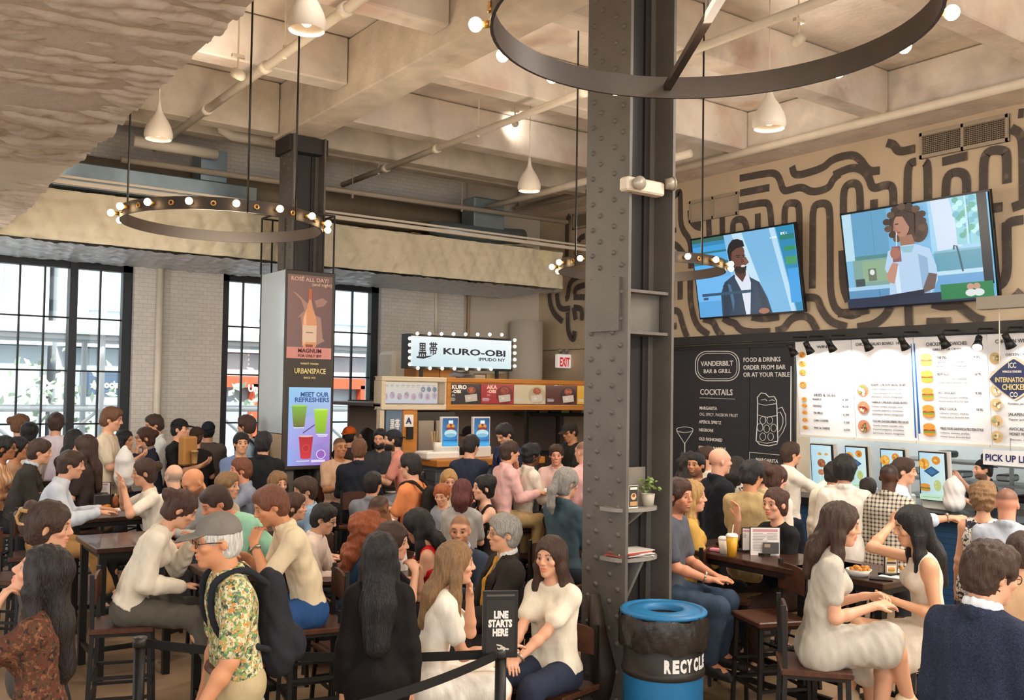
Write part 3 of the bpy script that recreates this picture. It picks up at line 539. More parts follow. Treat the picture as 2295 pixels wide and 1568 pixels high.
# --- chicken counter: four lit menu boards, kitchen, counter, order screens
WB = M('menu_board_white', '#e8e8ea', .5)
MX0, MX1 = XW-.10, XW+.02
def fm_(x, y): t = min(max((y-760)/225, 0), 1); return at_X(x, y, MX0+(MX1-MX0)*t)
tiltn = Vector((-1, 0, -.09)).normalized()
edges = [(1782, 1791), (1908, 1914), (2047, 2052), (2212, 2222), (2330, 2345)]
FOODC = [['#e0a04a', '#c9752f', '#f0c987', '#b5602a'], ['#c98a6a', '#8f3f2a', '#e9d7c2', '#7f9a4a'], ['#d8b98a', '#a9b27a', '#8c7a4c', '#e9dfc8']]
names = ['wings', 'bowls', 'sandwiches', 'wraps']
mlab = ['leftmost white menu board listing wings, fries and sides', 'second white menu board listing chicken salad bowls', 'third white menu board with burger pictures and sandwiches', 'rightmost white menu board listing chicken wraps']
for i in range(4):
    x0, x1 = edges[i][0], edges[i+1][0]; t0, t1 = (766 if i == 0 else 762-5*i), 0; a = fm_(x0, 762); b = fm_(x1, 762); o = Vector((MX0, a.y, 3.02)); u = Vector((0, b.y-a.y+.008, 0)); v = Vector((MX1-MX0, 0, -1.235)); n = v.cross(u).normalized()
    t = thing('menu_board', mlab[i], 'menu board', o+u*.5+v); board(MB(), o, u, v, .02, n).build('board', WB, t)
    MB().box((MX1-.02, o.y+u.y/2, 3.02-1.25), (.06, abs(u.y), .03)).build('bottom_trim', M('trim_cream', '#d8d2c4', .5), t)
    sh = []; T = []
    if i == 0:
        for k, yy in enumerate((.14, .24, .33, .46)): sh += blob(.12, yy, .065, .035, FOODC[0], 6, k)
        for k, yy in enumerate((.615, .685, .76, .84, .92)): sh += blob(.13, yy, .05, .022, FOODC[0], 4, k+9)
        T = [('WINGS', .40, .075, .03, .3), ('FRIES & SIDES', .30, .585, .032, .38)]+[(q, .27, yy, .022, w) for q, yy, w in (('WAFFLE', .625, .16), ('CRINKLE', .695, .16), ('TRUFFLE', .77, .17), ('CHILI CHEESE', .85, .26), ('MAC & CHEESE', .93, .28))]+[(q, .80, yy, .022, .1) for q, yy in (('6.50', .625), ('6.50', .695), ('6.90', .78), ('7.50', .86), ('6.50', .935))]
    elif i == 1:
        for k, yy in enumerate((.52, .69, .88)): sh += blob(.15, yy, .10, .065, FOODC[1], 14, k+3)
        T = [('CHICKEN SALAD BOWLS  14.95', .07, .065, .032, .78)]; rows = ('SESAME CHICKEN SALAD BOWL', 'HARISSA CHICKEN GRAIN BOWL', 'TUSCAN CHICKEN SPRING PEA SALAD')
        for k, yy in enumerate((.47, .645, .835)): T += [(rows[k], .29, yy, .024, .58)]+[(q, .29, yy+.038*(j+1), .017, .5) for j, q in enumerate(('Greens, tomato, avocado, corn,', 'roasted peppers, croutons,', 'parmesan, lemon vinaigrette'))]
        sh += [([(.985, .06), (1, .06), (1, .97), (.975, .97)], '#1d5f9e')]
    elif i == 2:
        for k, yy in enumerate((.22, .38, .545, .71, .885)): sh += burger(.17, yy, .085, .065)
        T = [('CHICKEN SANDWICHES', .18, .09, .036, .56), ('GRILLED OR CRISPY', .27, .135, .022, .4)]
        for k, (q, yy) in enumerate((('THE OG', .215), ('BUFFALO', .37), ('HOT AVOCADO', .545), ('SPICY CHICK', .695), ('MAKE YOUR SANDWICH PROTEIN STYLE', .88))): T += [(q, .32, yy, .026, .022*len(q) if k < 4 else .58)]+[(z, .32, yy+.036*(j+1), .017, .4) for j, z in enumerate(('Lettuce, tomato, pickles,', 'house sauce, brioche bun'))]+([('%d.95' % (9+k % 2), .82, yy, .024, .08)] if k < 4 else [])
        sh = [([(.0, .06), (.018, .06), (.03, .93), (.0, .93)], '#1d5f9e')]+sh
    else:
        for k, yy in enumerate((.22, .38, .5, .63, .78, .92)): sh += blob(.14, yy, .12, .055, FOODC[2], 12, k+20)
        T = [('CHICKEN WRAPS', .16, .085, .036, .75), ('CHICKEN CAESAR', .35, .2, .026, .5), ('JALAPENO', .35, .73, .028, .36), ('AVOCADO', .35, .86, .028, .36), ('HONEY MUSTARD', .35, .905, .028, .5)]+[(z, .35, q, .018, .45) for z, q in (('Romaine, parmesan', .63), ('Pepper jack, slaw', .77), ('Bacon, ranch', .95))]
    pic('food_pictures', o, u, v, sh, PRINT, t)
    for body, x, y, h, w in T: ob = text(body, o+u*x+v*y+n*.006, u, n, h*1.235/.72, TXGY if h < .02 else TXD, t, name='lettering'); FIT.append((ob, w*abs(u.y), 0))
# track heads in front of the boards
spots_px = [(1776, 785), (1812, 780), (1862, 775), (1943, 772), (2025, 770), (2115, 765), (2192, 768), (2260, 765)]
for k, (x, y) in enumerate(spots_px):
    p = at_X(x, y, XW-.42); q = Vector((p.x+.10, p.y+.05, 3.08)); t = thing('track_spotlight', '%s black spotlight along the menu board rail' % ('first second third fourth fifth sixth seventh eighth'.split()[k]), 'spotlight', q, 0, 'spotlights above the menu boards')
    dr = Vector((.30, -.12, -.55)).normalized() if k != 6 else Vector((-.45, -.15, -.5)).normalized(); c = p
    MB().seg(c-dr*.09, c-dr*.01, .036, .038, 12).seg(c-dr*.01, c+dr*.07, .038, .058, 14).build('head', BLACKM, t); MB().seg(c-dr*.02, (c.x, c.y, 3.06), .008, n=6).bar((c.x, c.y, 3.06), (XW-.06, c.y, 3.08), .02).build('arm', BLACKM, t)
    MB().seg(c+dr*.066, c+dr*.072, .05, n=14).build('lens', M('lamp_white', '#fff6ea', .3, emit=6), t)
    lamp('track_light', 'SPOT', c+dr*.08, 34 if k in (1, 2, 3, 4, 5, 6) else 14, (1, .96, .92), .03, (XW-.02, c.y-.05, 2.55) if k != 6 else c+dr, 100, .8)
MB().box((XW-.10, 5.6, 3.075), (.03, 6.2, .03)).build('trim_3', RAILM)['kind'] = 'structure'
STEELP = M('stainless', '#a9aaa8', .28, metal=.75, var=.1, scale=3); TILEW = M('kitchen_tile', '#d9dcd8', .35, var=.05); BLUEB = M('blue_counter_front', '#1f4468', .5, kind='brick', c2='#12293f', ks=4.0)
# kitchen shell
ky0, ky1 = 1.2, 8.25
struct(MB().box((12.9, (ky0+ky1)/2, 1.6), (.1, ky1-ky0, 3.2)).box((11.8, ky1, 1.6), (2.3, .1, 3.2)).box((11.8, ky0, 1.6), (2.3, .1, 3.2)).build('wall_kitchen', TILEW)); struct(MB().box((11.8, (ky0+ky1)/2, 3.1), (2.3, ky1-ky0, .1)).build('ceiling_kitchen', TILEW))
for yy in (3.0, 5.2, 7.4): lamp('kitchen_light', 'AREA', (11.7, yy, 3.03), 45, (.92, .97, 1), .9, (11.7, yy, 0), sy=.3)
cf = 10.02
ct = thing('order_counter', 'blue brick fronted order counter with black top', 'counter', (cf+.35, 4.9, 0)); MB().box((cf+.3, 4.74, .47), (.46, 6.6, .94)).build('front', BLUEB, ct); MB().box((cf+.26, 4.74, .98), (.56, 6.65, .09), bev=.01).build('worktop', M('counter_black', '#191a1d', .3), ct)
hood = thing('extractor_hood', 'stainless hood and shelf above the kitchen pass', 'hood', (11.6, 5, 1.55)); MB().box((11.7, 4.8, 1.98), (.9, 4.6, .36), bev=.01).build('hood', STEELP, hood)
shelf = thing('kitchen_shelving', 'steel kitchen shelving with black trays behind the counter', 'shelving', (12.4, 5, 0)); s_ = MB()
for z in (.95, 1.2, 1.45): s_.box((12.35, 4.8, z), (.6, 5.6, .03))
for yy in (2.1, 3.4, 4.7, 6.0, 7.5): s_.box((12.1, yy, .8), (.04, .04, 1.6))
s_.build('shelf', STEELP, shelf)
for k in range(26):
    yy = 2.3+k*.2; zz_ = (1.0, 1.25, 1.5)[k % 3]; b = MB(); b.box((12.2, yy, zz_+.05), (.28, .17, .09), bev=.02); tag(b.build('food_tray', [BLACKM, STEELP, M('tray_dark', '#2d3a36', .4)][k % 3]), 'food tray stacked on the kitchen shelving behind the counter', 'tray', 'trays on the kitchen shelving')
cab = thing('heated_cabinet', 'glass heated cabinet with steel posts at the kitchen pass', 'cabinet', (10.9, 4.1, 1.02)); MB().box((10.9, 3.4, 1.25), (.5, 1.6, .04)).box((10.9, 3.4, 1.6), (.5, 1.7, .05)).seg((10.68, 4.2, 1.02), (10.68, 4.2, 1.75), .022).seg((10.68, 4.12, 1.02), (10.68, 4.12, 1.75), .018).build('frame', STEELP, cab); MB().box((10.66, 3.4, 1.4), (.008, 1.5, .4)).build('glass', GLASS, cab)
for k in range(6): bg = MB().lathe([(.001, 0), (.12, .01), (.15, .08), (.12, .2), (.05, .26), (.001, .27)], (0, 0, 0), 12, m=Matrix.Diagonal((1, .55, .8))); tag(bg.build('black_bowl_stack', M('bowl_black', '#1e2124', .45)), '%s dark bowl turned upside down on the heated cabinet' % 'first second third fourth fifth sixth'.split()[k], 'bowl', 'bowls on the heated cabinet').location = (10.85, 4.1-.24*k, 1.63)
so = []
for k, (x0, y0, x1, y1) in enumerate(((1817, 996, 1862, 1090), (1895, 1001, 1939, 1090), (1974, 1007, 2023, 1105), (2060, 1013, 2116, 1117))):
    o, u, v = rect(lambda x, y: at_X(x, y, cf+.16), x0, y0, x1, y1); v = v+Vector((.05, 0, 0)); n = v.cross(u).normalized(); t = thing('order_screen', '%s upright order screen standing on the blue counter' % 'leftmost,second,third,rightmost'.split(',')[k], 'screen', (o.x+.1, o.y+u.y/2, 1.03), 0, 'order screens on the chicken counter')
    board(MB(), o, u, v, .03, n, .012).build('bezel', M('tv_black', '#101114'), t); WS = M('screen_shell', '#dcd9d2', .4); board(MB(), o-n*.031+u*-.03, u*1.12, v*1.02, .03, n, .02).build('shell', WS, t)
    b = o+v; MB().box((b.x+.12, b.y+u.y/2, (1.03+b.z)/2), (.18, abs(u.y)*1.15, b.z-1.03+.02), bev=.02).build('stand', WS, t)
    sh = [([(0, 0), (1, 0), (1, 1), (0, 1)], ['#b4d9ec', '#d3eaf0', '#cfe9dc', '#a9d4e4'])]
    if k == 0: sh += blob(.5, .42, .2, .1, ['#9a5a3a', '#7c4128', '#b9744a'], 8, 2)+blob(.45, .2, .1, .035, FOODC[0], 5, 1)+blob(.78, .2, .09, .03, FOODC[0], 5, 4)+blob(.5, .63, .16, .07, ['#b87a5a', '#d8b49a'], 7, 7)
    else: sh += blob(.18, .24, .22, .12, ['#e8a83c', '#d07f22', '#f2c568'], 9, k)+blob(.68, .15, .17, .09, ['#d98a2c', '#b5651d', '#efc060'], 9, k+5)+[([(.5, .28), (.82, .39), (.5, .51), (.18, .39)], '#1d4d78'), ([(.5, .31), (.72, .39), (.5, .47), (.28, .39)], '#3a6f9c')]+burger(.22, .74, .2, .09)+blob(.72, .68, .15, .12, ['#b9c77a', '#e8dfc0', '#8fa84e', '#d9b27a'], 10, k+8)+[Q_(0, .88, 1, .12, '#bfe3c4'), Q_(.1, .93, .7, .015, '#8fb99a')]
    pic('screen', o+n*.002, u, v, sh, LIT, t)
pk = thing('pick_up_sign', 'white hanging sign reading pick up line in navy letters', 'sign', at_X(2250, 1040, XW-.15)); o, u, v = rect(lambda x, y: at_X(x, y, XW-.15), 2203, 1006, 2330, 1040); board(MB(), o, u, v, .02, NX).build('board', WB, pk); tx_('PICK UP LINE', lambda x, y: at_X(x, y, XW-.15), NX, 2208, 2322, 1031, 15, TXN, pk, .02, yb1=1035)
MB().seg(o+Vector((0, -.3, 0)), (o.x, o.y-.3, 1.85), .005, n=6).seg(o+u*.8, (o.x, o.y+u.y*.8, 1.85), .005, n=6).build('hanger', STEELP, pk)
# diamond sign on chains
dx = XW-.75; fd_ = lambda x, y: at_X(x, y, dx); dia = thing('diamond_sign', 'blue diamond shaped hanging sign of the chicken stall', 'sign', fd_(2270, 895)); c = fd_(2272, 849); r = (fd_(2272, 803)-c).length; ry = abs(fd_(2217, 849).y-c.y)
def dmd(sc, x, t): pts = [(ry*sc*(abs(math.cos(a))**1.75)*math.copysign(1, math.cos(a)), r*sc*(abs(math.sin(a))**1.75)*math.copysign(1, math.sin(a))) for a in [i*math.pi/24 for i in range(48)]]; return MB().prism(pts, 0, t, Matrix(((0, 0, 1), (1, 0, 0), (0, 1, 0))), (x, c.y, c.z))
dmd(1.08, dx+.004, .05).build('rim', M('sign_rim', '#e6dcc8', .5), dia); dmd(.97, dx-.004, .03).build('face', M('sign_navy', '#26325f', .4), dia)
for b_, x0, x1, yb0, h, mt in (('ICC', 2260, 2277, 824, 12, TXW), ('WINGS & TENDERS', 2247, 2290, 835, 5, TXW), ('INTERNATIONAL', 2230, 2316, 856, 11, TXG), ('CHICKEN', 2246, 2302, 873, 13, TXG), ('CO', 2263, 2281, 889, 11, TXW)): tx_(b_, lambda x, y: at_X(x, y, dx-.006), NX, x0, x1, yb0, h, mt, dia, .02)
for x in (2240, 2304): MB().seg(fd_(x, 815), (dx, fd_(x, 815).y, 3.25), .006, n=6).build('chain', M('chain_pale', '#c9c3b6', .4), dia)
pb = thing('hanging_bar', 'pale steel bar the diamond sign hangs from', 'bar', (dx, 4.4, 3.25)); MB().box((dx, fd_(2260, 727).y-.3, 3.3), (.14, 1.2, .13)).build('bar_body', M('bar_pale', '#8f8779', .5), pb); MB().bar((dx, fd_(2260, 727).y-.1, 3.3), (XW, fd_(2260, 727).y-.1, 3.3), .05).build('bracket', RAILM, pb)
# --- kiosk around the far column
KY = C1.y-.42; fk = lambda x, y: at_Y(x, y, KY); kx0, kx1 = fk(638, 800).x, fk(748, 800).x; kz0, kz1 = fk(690, 1052).z, fk(690, 607).z; DK = M('kiosk_dark', '#3a322a', .45, var=.06)
ki = thing('poster_kiosk', 'tall dark poster kiosk with wine poster and drink screen', 'kiosk', ((kx0+kx1)/2, KY+.4, 0))
MB().box(((kx0+kx1)/2, KY+.02, (kz0+kz1)/2), (kx1-kx0, .05, kz1-kz0), bev=.01).build('front_frame', DK, ki); MB().box((kx1-.02, KY+.45, (kz0+kz1)/2), (.04, .8, kz1-kz0)).build('side_frame', DK, ki)
MB().box((kx0+.02, KY+.45, (kz0+kz1)/2+.22), (.03, .8, kz1-kz0-.44)).build('side_panel', M('pale_gloss', '#c3ced3', .12, spec=.8), ki); MB().box((kx0+.02, KY+.45, kz0+.215), (.035, .8, .43)).build('side_kick', M('kick_tan', '#b39c80', .5), ki); MB().box(((kx0+kx1)/2, KY+.84, (kz0+kz1)/2), (kx1-kx0, .03, kz1-kz0)).build('back_frame', DK, ki)
for x in (kx0+.12, kx1-.12): MB().box((x, KY+.1, kz0/2), (.1, .1, kz0)).box((x, KY+.75, kz0/2), (.1, .1, kz0)).build('leg', STEEL, ki)
cg = MB()
for x in (kx0-.02, kx0+.12, kx1-.16, kx1-.02): cg.bar((x, KY+.02, kz1), (x, KY+.02, kz1+.72), .018); cg.bar((x, KY+.8, kz1), (x, KY+.8, kz1+.72), .018)
for yy in (KY+.02, KY+.8): cg.bar((kx0-.02, yy, kz1+.72), (kx1-.02, yy, kz1+.72), .02)
for x in (kx0-.02, kx1-.02): cg.bar((x, KY+.02, kz1+.72), (x, KY+.8, kz1+.72), .02)
cg.build('cage', BLACKM, ki)
bot = [(.47, .17), (.53, .17), (.53, .30), (.56, .38), (.64, .50), (.66, .58), (.66, .84), (.62, .87), (.38, .87), (.34, .84), (.34, .58), (.36, .50), (.44, .38), (.47, .30)]
po = [([(0, 0), (1, 0), (1, 1), (0, 1)], ['#8a6d68', '#7a5f5e', '#6b5459', '#7c6566']), ([(.1, .2), (.2, .22), (.45, .34), (.5, .45), (.75, .5), (.8, .75), (.85, .78), (.6, .85), (.35, .7), (.3, .5), (.22, .52), (.38, .42), (.3, .3)], '#a9867c'), ([(.6, .3), (.78, .26), (.9, .3), (.8, .36), (.65, .38)], '#a48078'), (bot, '#d99a72'), ([(.365, .5), (.42, .42), (.43, .8), (.36, .84)], '#eab892'), ([(.465, .16), (.535, .16), (.535, .29), (.465, .29)], '#c2694a'), ([(.345, .6), (.655, .6), (.655, .80), (.345, .80)], '#dcc3ac'), Q_(.42, .68, .16, .012, '#8d6f60'), Q_(.42, .83, .16, .03, '#8c5340'), Q_(0, .865, 1, .135, '#d08e86')]
o, u, v = rect(fk, 645, 613, 745, 802, NY); o.y = KY-.008; pic('wine_poster', o, u, v, po, PRINT, ki)
TXP = M('lettering_pink', '#d9b7a6', .6)
fk2 = lambda x, y: at_Y(x, y, KY-.014)
for b_, x0, x1, yb0, h, mt in (('ROSÉ ALL DAY!', 652, 735, 627, 9, TXP), ('(and night)', 699, 743, 640, 7, TXP), ('MAGNUM', 667, 719, 789, 9, TXBR), ('FOR ONLY $97', 667, 720, 799, 6, TXBR), ('MARKET MAKERS', 673, 713, 816, 4, TXG), ('URBANSPACE', 659, 729, 836, 12, TXG), ('SINCE 1972', 680, 707, 848, 4, TXG)): tx_(b_, fk2, NY, x0, x1, yb0, h, mt, ki, .02)
def cup(cx, y0, y1, w0, w1, c, c2, lid): return [([(cx-w0, y0), (cx+w0, y0), (cx+w1, y1), (cx-w1, y1)], [c, c, c2, c2]), E_(cx, y0, w0*1.06, .012, lid), E_(cx, y1, w1, .01, c2)]
dr = [([(0, 0), (1, 0), (1, 1), (0, 1)], ['#8fc7ea', '#a9cff0', '#9a63c0', '#9aa8ea']), ([(0, .45), (1, .3), (1, .7), (0, .8)], ['#9db4ec', '#b0a8e6', '#a67fd0', '#a5a5ea'])]+cup(.25, .235, .50, .18, .13, '#7fb53a', '#6e6a2c', '#9fd05c')+cup(.77, .285, .58, .17, .12, '#a8d62e', '#86b41f', '#c2e85c')+cup(.42, .625, .905, .17, .12, '#b01a28', '#d3323a', '#e6b2ba')+strip2([(.34, .585), (.62, .48)], .008, '#5a3a78')+[E_(.42, .78, .085, .05, '#d24a50', 20), E_(.42, .78, .07, .041, '#b9242e', 20), E_(.78, .86, .11, .06, '#efe9f8', 22), E_(.78, .86, .095, .052, '#9a62bd', 22), Q_(.55, .93, .33, .03, '#e3d9f2'), Q_(.12, .51, .24, .012, '#dfe9f6'), Q_(.66, .60, .28, .012, '#dfe9f6'), Q_(.70, .62, .22, .012, '#dfe9f6'), Q_(.2, .935, .3, .012, '#dfe0f4')]
o, u, v = rect(fk, 647, 867, 741, 1044, NY); o.y = KY-.010; pic('drink_screen', o, u, v, dr, LIT, ki)
NVL = M('lettering_screen_navy', '#2f4f8c', .5, emit=.4)
for b_, x0, x1, yb0, h in (('MEET OUR', 673, 736, 888, 10), ('REFRESHERS', 660, 737, 900, 10)): tx_(b_, fk2, NY, x0, x1, yb0, h, NVL, ki, .03)
tx_('$5.25', fk2, NY, 710, 730, 1021, 5, TXW, ki, .02)
# --- noodle stall
SY = 10.85; fs = lambda x, y: at_Y(x, y, SY); st = thing('noodle_stall', 'timber framed noodle stall with lit menu fascia', 'stall', ((5.6+XW)/2, SY+.5, 0))
sx0, sx1, sx2 = fs(853, 880).x, fs(1001, 880).x, XW-.08; sz1, sz0 = fs(1001, 846).z, fs(1001, 918).z; fh = sz1-sz0
def fascia(name, a, b, m, y):
    mb = MB(); mb.box(((a+b)/2, y+.1, sz1-.03), (b-a, .22, .06), bev=.006).box(((a+b)/2, y+.1, sz0+.035), (b-a, .22, .07), bev=.006).box((a+.032, y+.1, (sz0+sz1)/2), (.06, .21, fh-.12)).box((b-.032, y+.1, (sz0+sz1)/2), (.06, .21, fh-.12)).box(((a+b)/2, y+.19, (sz0+sz1)/2), (b-a, .03, fh)); return mb.build(name, m, st)
fascia('pale_fascia', sx0, sx1+.02, WOODW, SY-.02); fascia('timber_fascia', sx1-.02, sx2, WOODP, SY-.04)
pf = [([(0, 0), (1, 0), (1, 1), (0, 1)], ['#f4e6cf', '#f0e0c8', '#d9d6e2', '#dadce8'])]
for k in range(8): pf += blob(.08+.12*k, .68 if k % 2 == 0 else .62, .045, .17, ['#c9b8c2', '#8f8f9a', '#d8a58a', '#b4a0b4'], 7, k)
for k in range(10): pf += [Q_(.05+.09*k, .14, .06, .03, '#a8a6b8'), Q_(.05+.09*k, .22, .05, .02, '#b9b6c6')]
for k in (5, 6, 7): pf += blob(.2+.1*k, .33, .04, .13, ['#8f95a4', '#b9bcc8', '#71767f'], 6, k+30)
pic('lit_menu', (sx0+.07, SY+.14, sz1-.07), (sx1-sx0-.13, 0, 0), (0, 0, -(fh-.15)), pf, M('lit_picture_soft', '#cccccc', .4, attr=True, emit=.75), st)
wv = sx2-sx1-.12; xs_ = [fs(x, 880).x for x in (1011, 1088, 1161, 1232, 1301)]+[sx2-.06]; sp = []
tot = xs_[-1]-xs_[0]
for k, (bgc, bowl, tc) in enumerate((('#33261f', '#1d1512', 0), ('#b4202a', '#7d1118', 0), ('#d9bf92', '#bfa67c', 1), ('#5a2417', '#2c100b', 0), ('#e0a02c', '#b97f1f', 1))):
    a, b = (xs_[k]-xs_[0])/tot, (xs_[k+1]-xs_[0])/tot if k < 4 else (xs_[4]-xs_[0])/tot+.14; w = b-a
    sp += [Q_(a, 0, w, 1, bgc), E_(a+w*.72, .55, w*.27, .48, bowl, 24), *blob(a+w*.72, .32, w*.13, .18, ['#a9482a', '#7a2c1c', '#c86a3a'], 7, k), *[([(a+w*(.52+.02*j), .58+.02*j), (a+w*.88, .5+.02*j), (a+w*.9, .86), (a+w*.55, .93)], '#d8bfa8') for j in (0,)], E_(a+w*.66, .72, w*.05, .06, '#e9d6c2', 9), Q_(a+w*.03, .72, w*.2, .03, '#d8cdbf'), Q_(a+w*.03, .78, w*.22, .03, '#d8cdbf'), Q_(a+w*.03, .84, w*.2, .03, '#d8cdbf')]
pic('lit_menu', (xs_[0], SY+.12, sz1-.075), (tot, 0, 0), (0, 0, -(fh-.16)), sp, M('lit_picture_soft', '#cccccc'), st)
fsm = lambda x, y: at_Y(x, y, SY+.112)
for a, b_, c_, x, mt in (('KURO', '-OBI', '$15', 1012, TXW), ('AKA', '-OBI', '$15', 1091, TXP), ('SHIRO', '-OBI', '$15', 1164, TXD), ('CHA', '-OBI', '$15', 1239, TXW)):
    w = {'KURO': 33, 'AKA': 23, 'SHIRO': 33, 'CHA': 24}[a]; tx_(a, fsm, NY, x, x+w, 871, 9, mt, st, .03); tx_(b_, fsm, NY, x, x+20, 880, 7, mt, st, .03); tx_(c_, fsm, NY, x, x+7, 887, 4, mt, st)
lamp('fascia_strip', 'AREA', ((xs_[0]+xs_[-1])/2, SY-.0, sz1-.065), 5, WARM, xs_[-1]-xs_[0], ((xs_[0]+xs_[-1])/2, SY+.12, sz0), sy=.05)
# posts, counter, kitchen
MB().box((fs(918, 950).x, SY+.05, sz0/2), (.22, .14, sz0), bev=.01).build('timber_post', WOODP, st); MB().box((sx0+.03, SY+.05, sz0/2), (.06, .1, sz0)).build('pale_post', WOODW, st)
o, u, v = rect(fs, 866, 915, 902, 1060, NY); board(MB(), o, u, v, .03, NY).build('blue_panel', M('stall_blue', '#64788c', .5), st)
tx_('黒帯', fs, NY, 873, 895, 962, 20, TXW, st, .02); tx_('KURO-OBI', fs, NY, 868, 900, 985, 8, TXW, st, .02)
gs = thing('grade_sign', 'white letter grade sign on the timber post', 'sign', fs(916, 955)); o, u, v = rect(lambda x, y: at_Y(x, y, SY-.03), 907, 929, 927, 956, NY); board(MB(), o, u, v, .01, NY).build('card', WHITE, gs); tx_('A', lambda x, y: at_Y(x, y, SY-.032), NY, 910, 923, 949, 14, TXN, gs, .03)
# A card and black box below it
MB().box(tuple(at_Y(918, 970, SY-.03)), (.09, .04, .16)).build('black_box', BLACKM, gs)
cz = fs(1000, 1024).z; ca, cb = fs(934, 1000).x, fs(1172, 1000).x; ctr = thing('stall_counter', 'pine topped stall counter with grey boards below', 'counter', ((ca+cb)/2, SY-.2, 0)); MB().box(((ca+cb)/2, SY-.15, cz-.04), (cb-ca, .75, .09), bev=.01).build('worktop', WOODP, ctr); MB().box(((ca+cb)/2, SY-.1, (cz-.08)/2), (cb-ca-.1, .6, cz-.08)).build('front', M('stall_grey', '#56606b', .6, kind='brick', c2='#39414a', ks=2.0), ctr)
KB = M('stall_kitchen_wall', '#5d5049', .6, var=.1, scale=2); bw = MB().box(((sx0+sx2)/2+.3, 13.0, sz0/2+.05), (sx2-sx0-.6, .06, sz0+.1)).build('back_wall', KB, st); MB().box(((sx0+sx2)/2, 11.9, sz0+.06), (sx2-sx0, 2.1, .04)).build('stall_ceiling', KB, st)
lamp('stall_light', 'AREA', (7.6, 12.0, sz0-.0), 30, WARM, 2.4, (7.6, 12.0, 0), sy=.5)
fr = thing('tall_fridge', 'grey two door fridge in a black frame at the stall', 'fridge', (6.7, 12.6, 0)); fa, fb2 = at_Y(934, 960, 12.4).x, at_Y(1012, 960, 12.4).x; MB().box(((fa+fb2)/2, 12.65, sz0/2-.03), (fb2-fa+.14, .45, sz0-.08)).build('frame', BLACKM, fr)
for q in (0, 1): w = (fb2-fa)/2; MB().box((fa+w*(q+.5), 12.4, sz0/2-.05), (w-.04, .06, sz0-.3), bev=.01).build('door', M('fridge_grey', '#7d7268', .35, metal=.4), fr)
rk = thing('black_rack', 'black metal rack with boxes in the stall kitchen', 'rack', (9, 12.4, 0)); ra, rb = at_Y(1172, 950, 12.2).x, at_Y(1312, 950, 12.2).x+.6; r_ = MB()
for z in (fs(1200, 935).z+.0, cz-.1): r_.box(((ra+rb)/2, 12.25, z), (rb-ra, .4, .05))
for x in (ra, (ra*2+rb)/3, rb): r_.box((x, 12.1, sz0/2), (.05, .05, sz0-.05))
r_.build('frame', BLACKM, rk)
for k, c_ in enumerate(('#1b1c1e', '#6d5448', '#1b1d20', '#8c9a5a', '#6b4a3a', '#c9b8a0', '#3a3531')): b = MB().box((ra+.12+.22*k, 12.2, fs(1200, 935).z+.025+.09), (.17, .24, .18), bev=.01); tag(b.build('storage_box', M('box_'+c_[1:], c_, .6)), '%s box along the black rack of the stall' % 'first second third fourth fifth sixth seventh'.split()[k], 'box', 'boxes on the black rack')
for k, x in enumerate((1009, 1080)):
    p = fs(x, 1000); p.y = SY-.25; o, u, v = rect(lambda a, b: at_Y(a, b, SY-.3), x-16, 937, x+17, 999, NY); v = v+Vector((0, .0, 0)); t = thing('order_screen', '%s blue order screen standing on the noodle stall counter' % ('left', 'right')[k], 'screen', (p.x, SY-.25, cz)); WS = M('screen_shell', '#dcd9d2'); board(MB(), o+Vector((0, .012, 0)), u, v, .04, NY, .02).build('shell', WS, t); b = o+v; MB().box((b.x+u.x/2, SY-.24, (cz+b.z)/2-.0), (u.x*1.3, .16, b.z-cz), bev=.02).build('stand', WS, t)
    pic('screen', o, u, v, [([(0, 0), (1, 0), (1, 1), (0, 1)], ['#2b5f8e', '#1c4672', '#2f8ad0', '#3aa0e0']), Q_(.38, .08, .3, .12, '#dff0f8'), *blob(.52, .28, .28, .09, ['#d88a35', '#e9b24a', '#a04c28', '#7d2a22'], 9, 3), E_(.5, .38, .36, .05, '#8c2e2a'), E_(.5, .55, .42, .14, '#bfe0e4'), E_(.5, .62, .38, .07, '#86bcd0'), Q_(.02, .78, .96, .03, '#174a78'), Q_(0, .88, 1, .12, '#45b0ea')], LIT, t)
nap = thing('napkin_tray', 'white tray of napkins and cutlery left on the stall counter', 'tray', fs(960, 1015)); q = fs(962, 1012); MB().box((q.x, SY-.2, cz+.05), (.5, .35, .10), bev=.02).build('tray', WHITE, nap); MB().lathe([(.001, 0), (.05, 0), (.06, .12), (.05, .12)], (q.x-.02, SY-.25, cz+.1), 14).build('cup', WHITE, nap); MB().ball((q.x+.12, SY-.2, cz+.17), .11, 12, (1, .8, .7)).build('paper_bag', WHITE, nap)
for k in range(12): a = k*.52; MB().seg((q.x-.02+.03*math.cos(a), SY-.2, cz+.1), (q.x-.02+.08*math.cos(a), SY-.2+.04*math.sin(a), cz+.36), .006, n=5).build('chopstick', M('chopstick', '#c9ac7a'), nap)
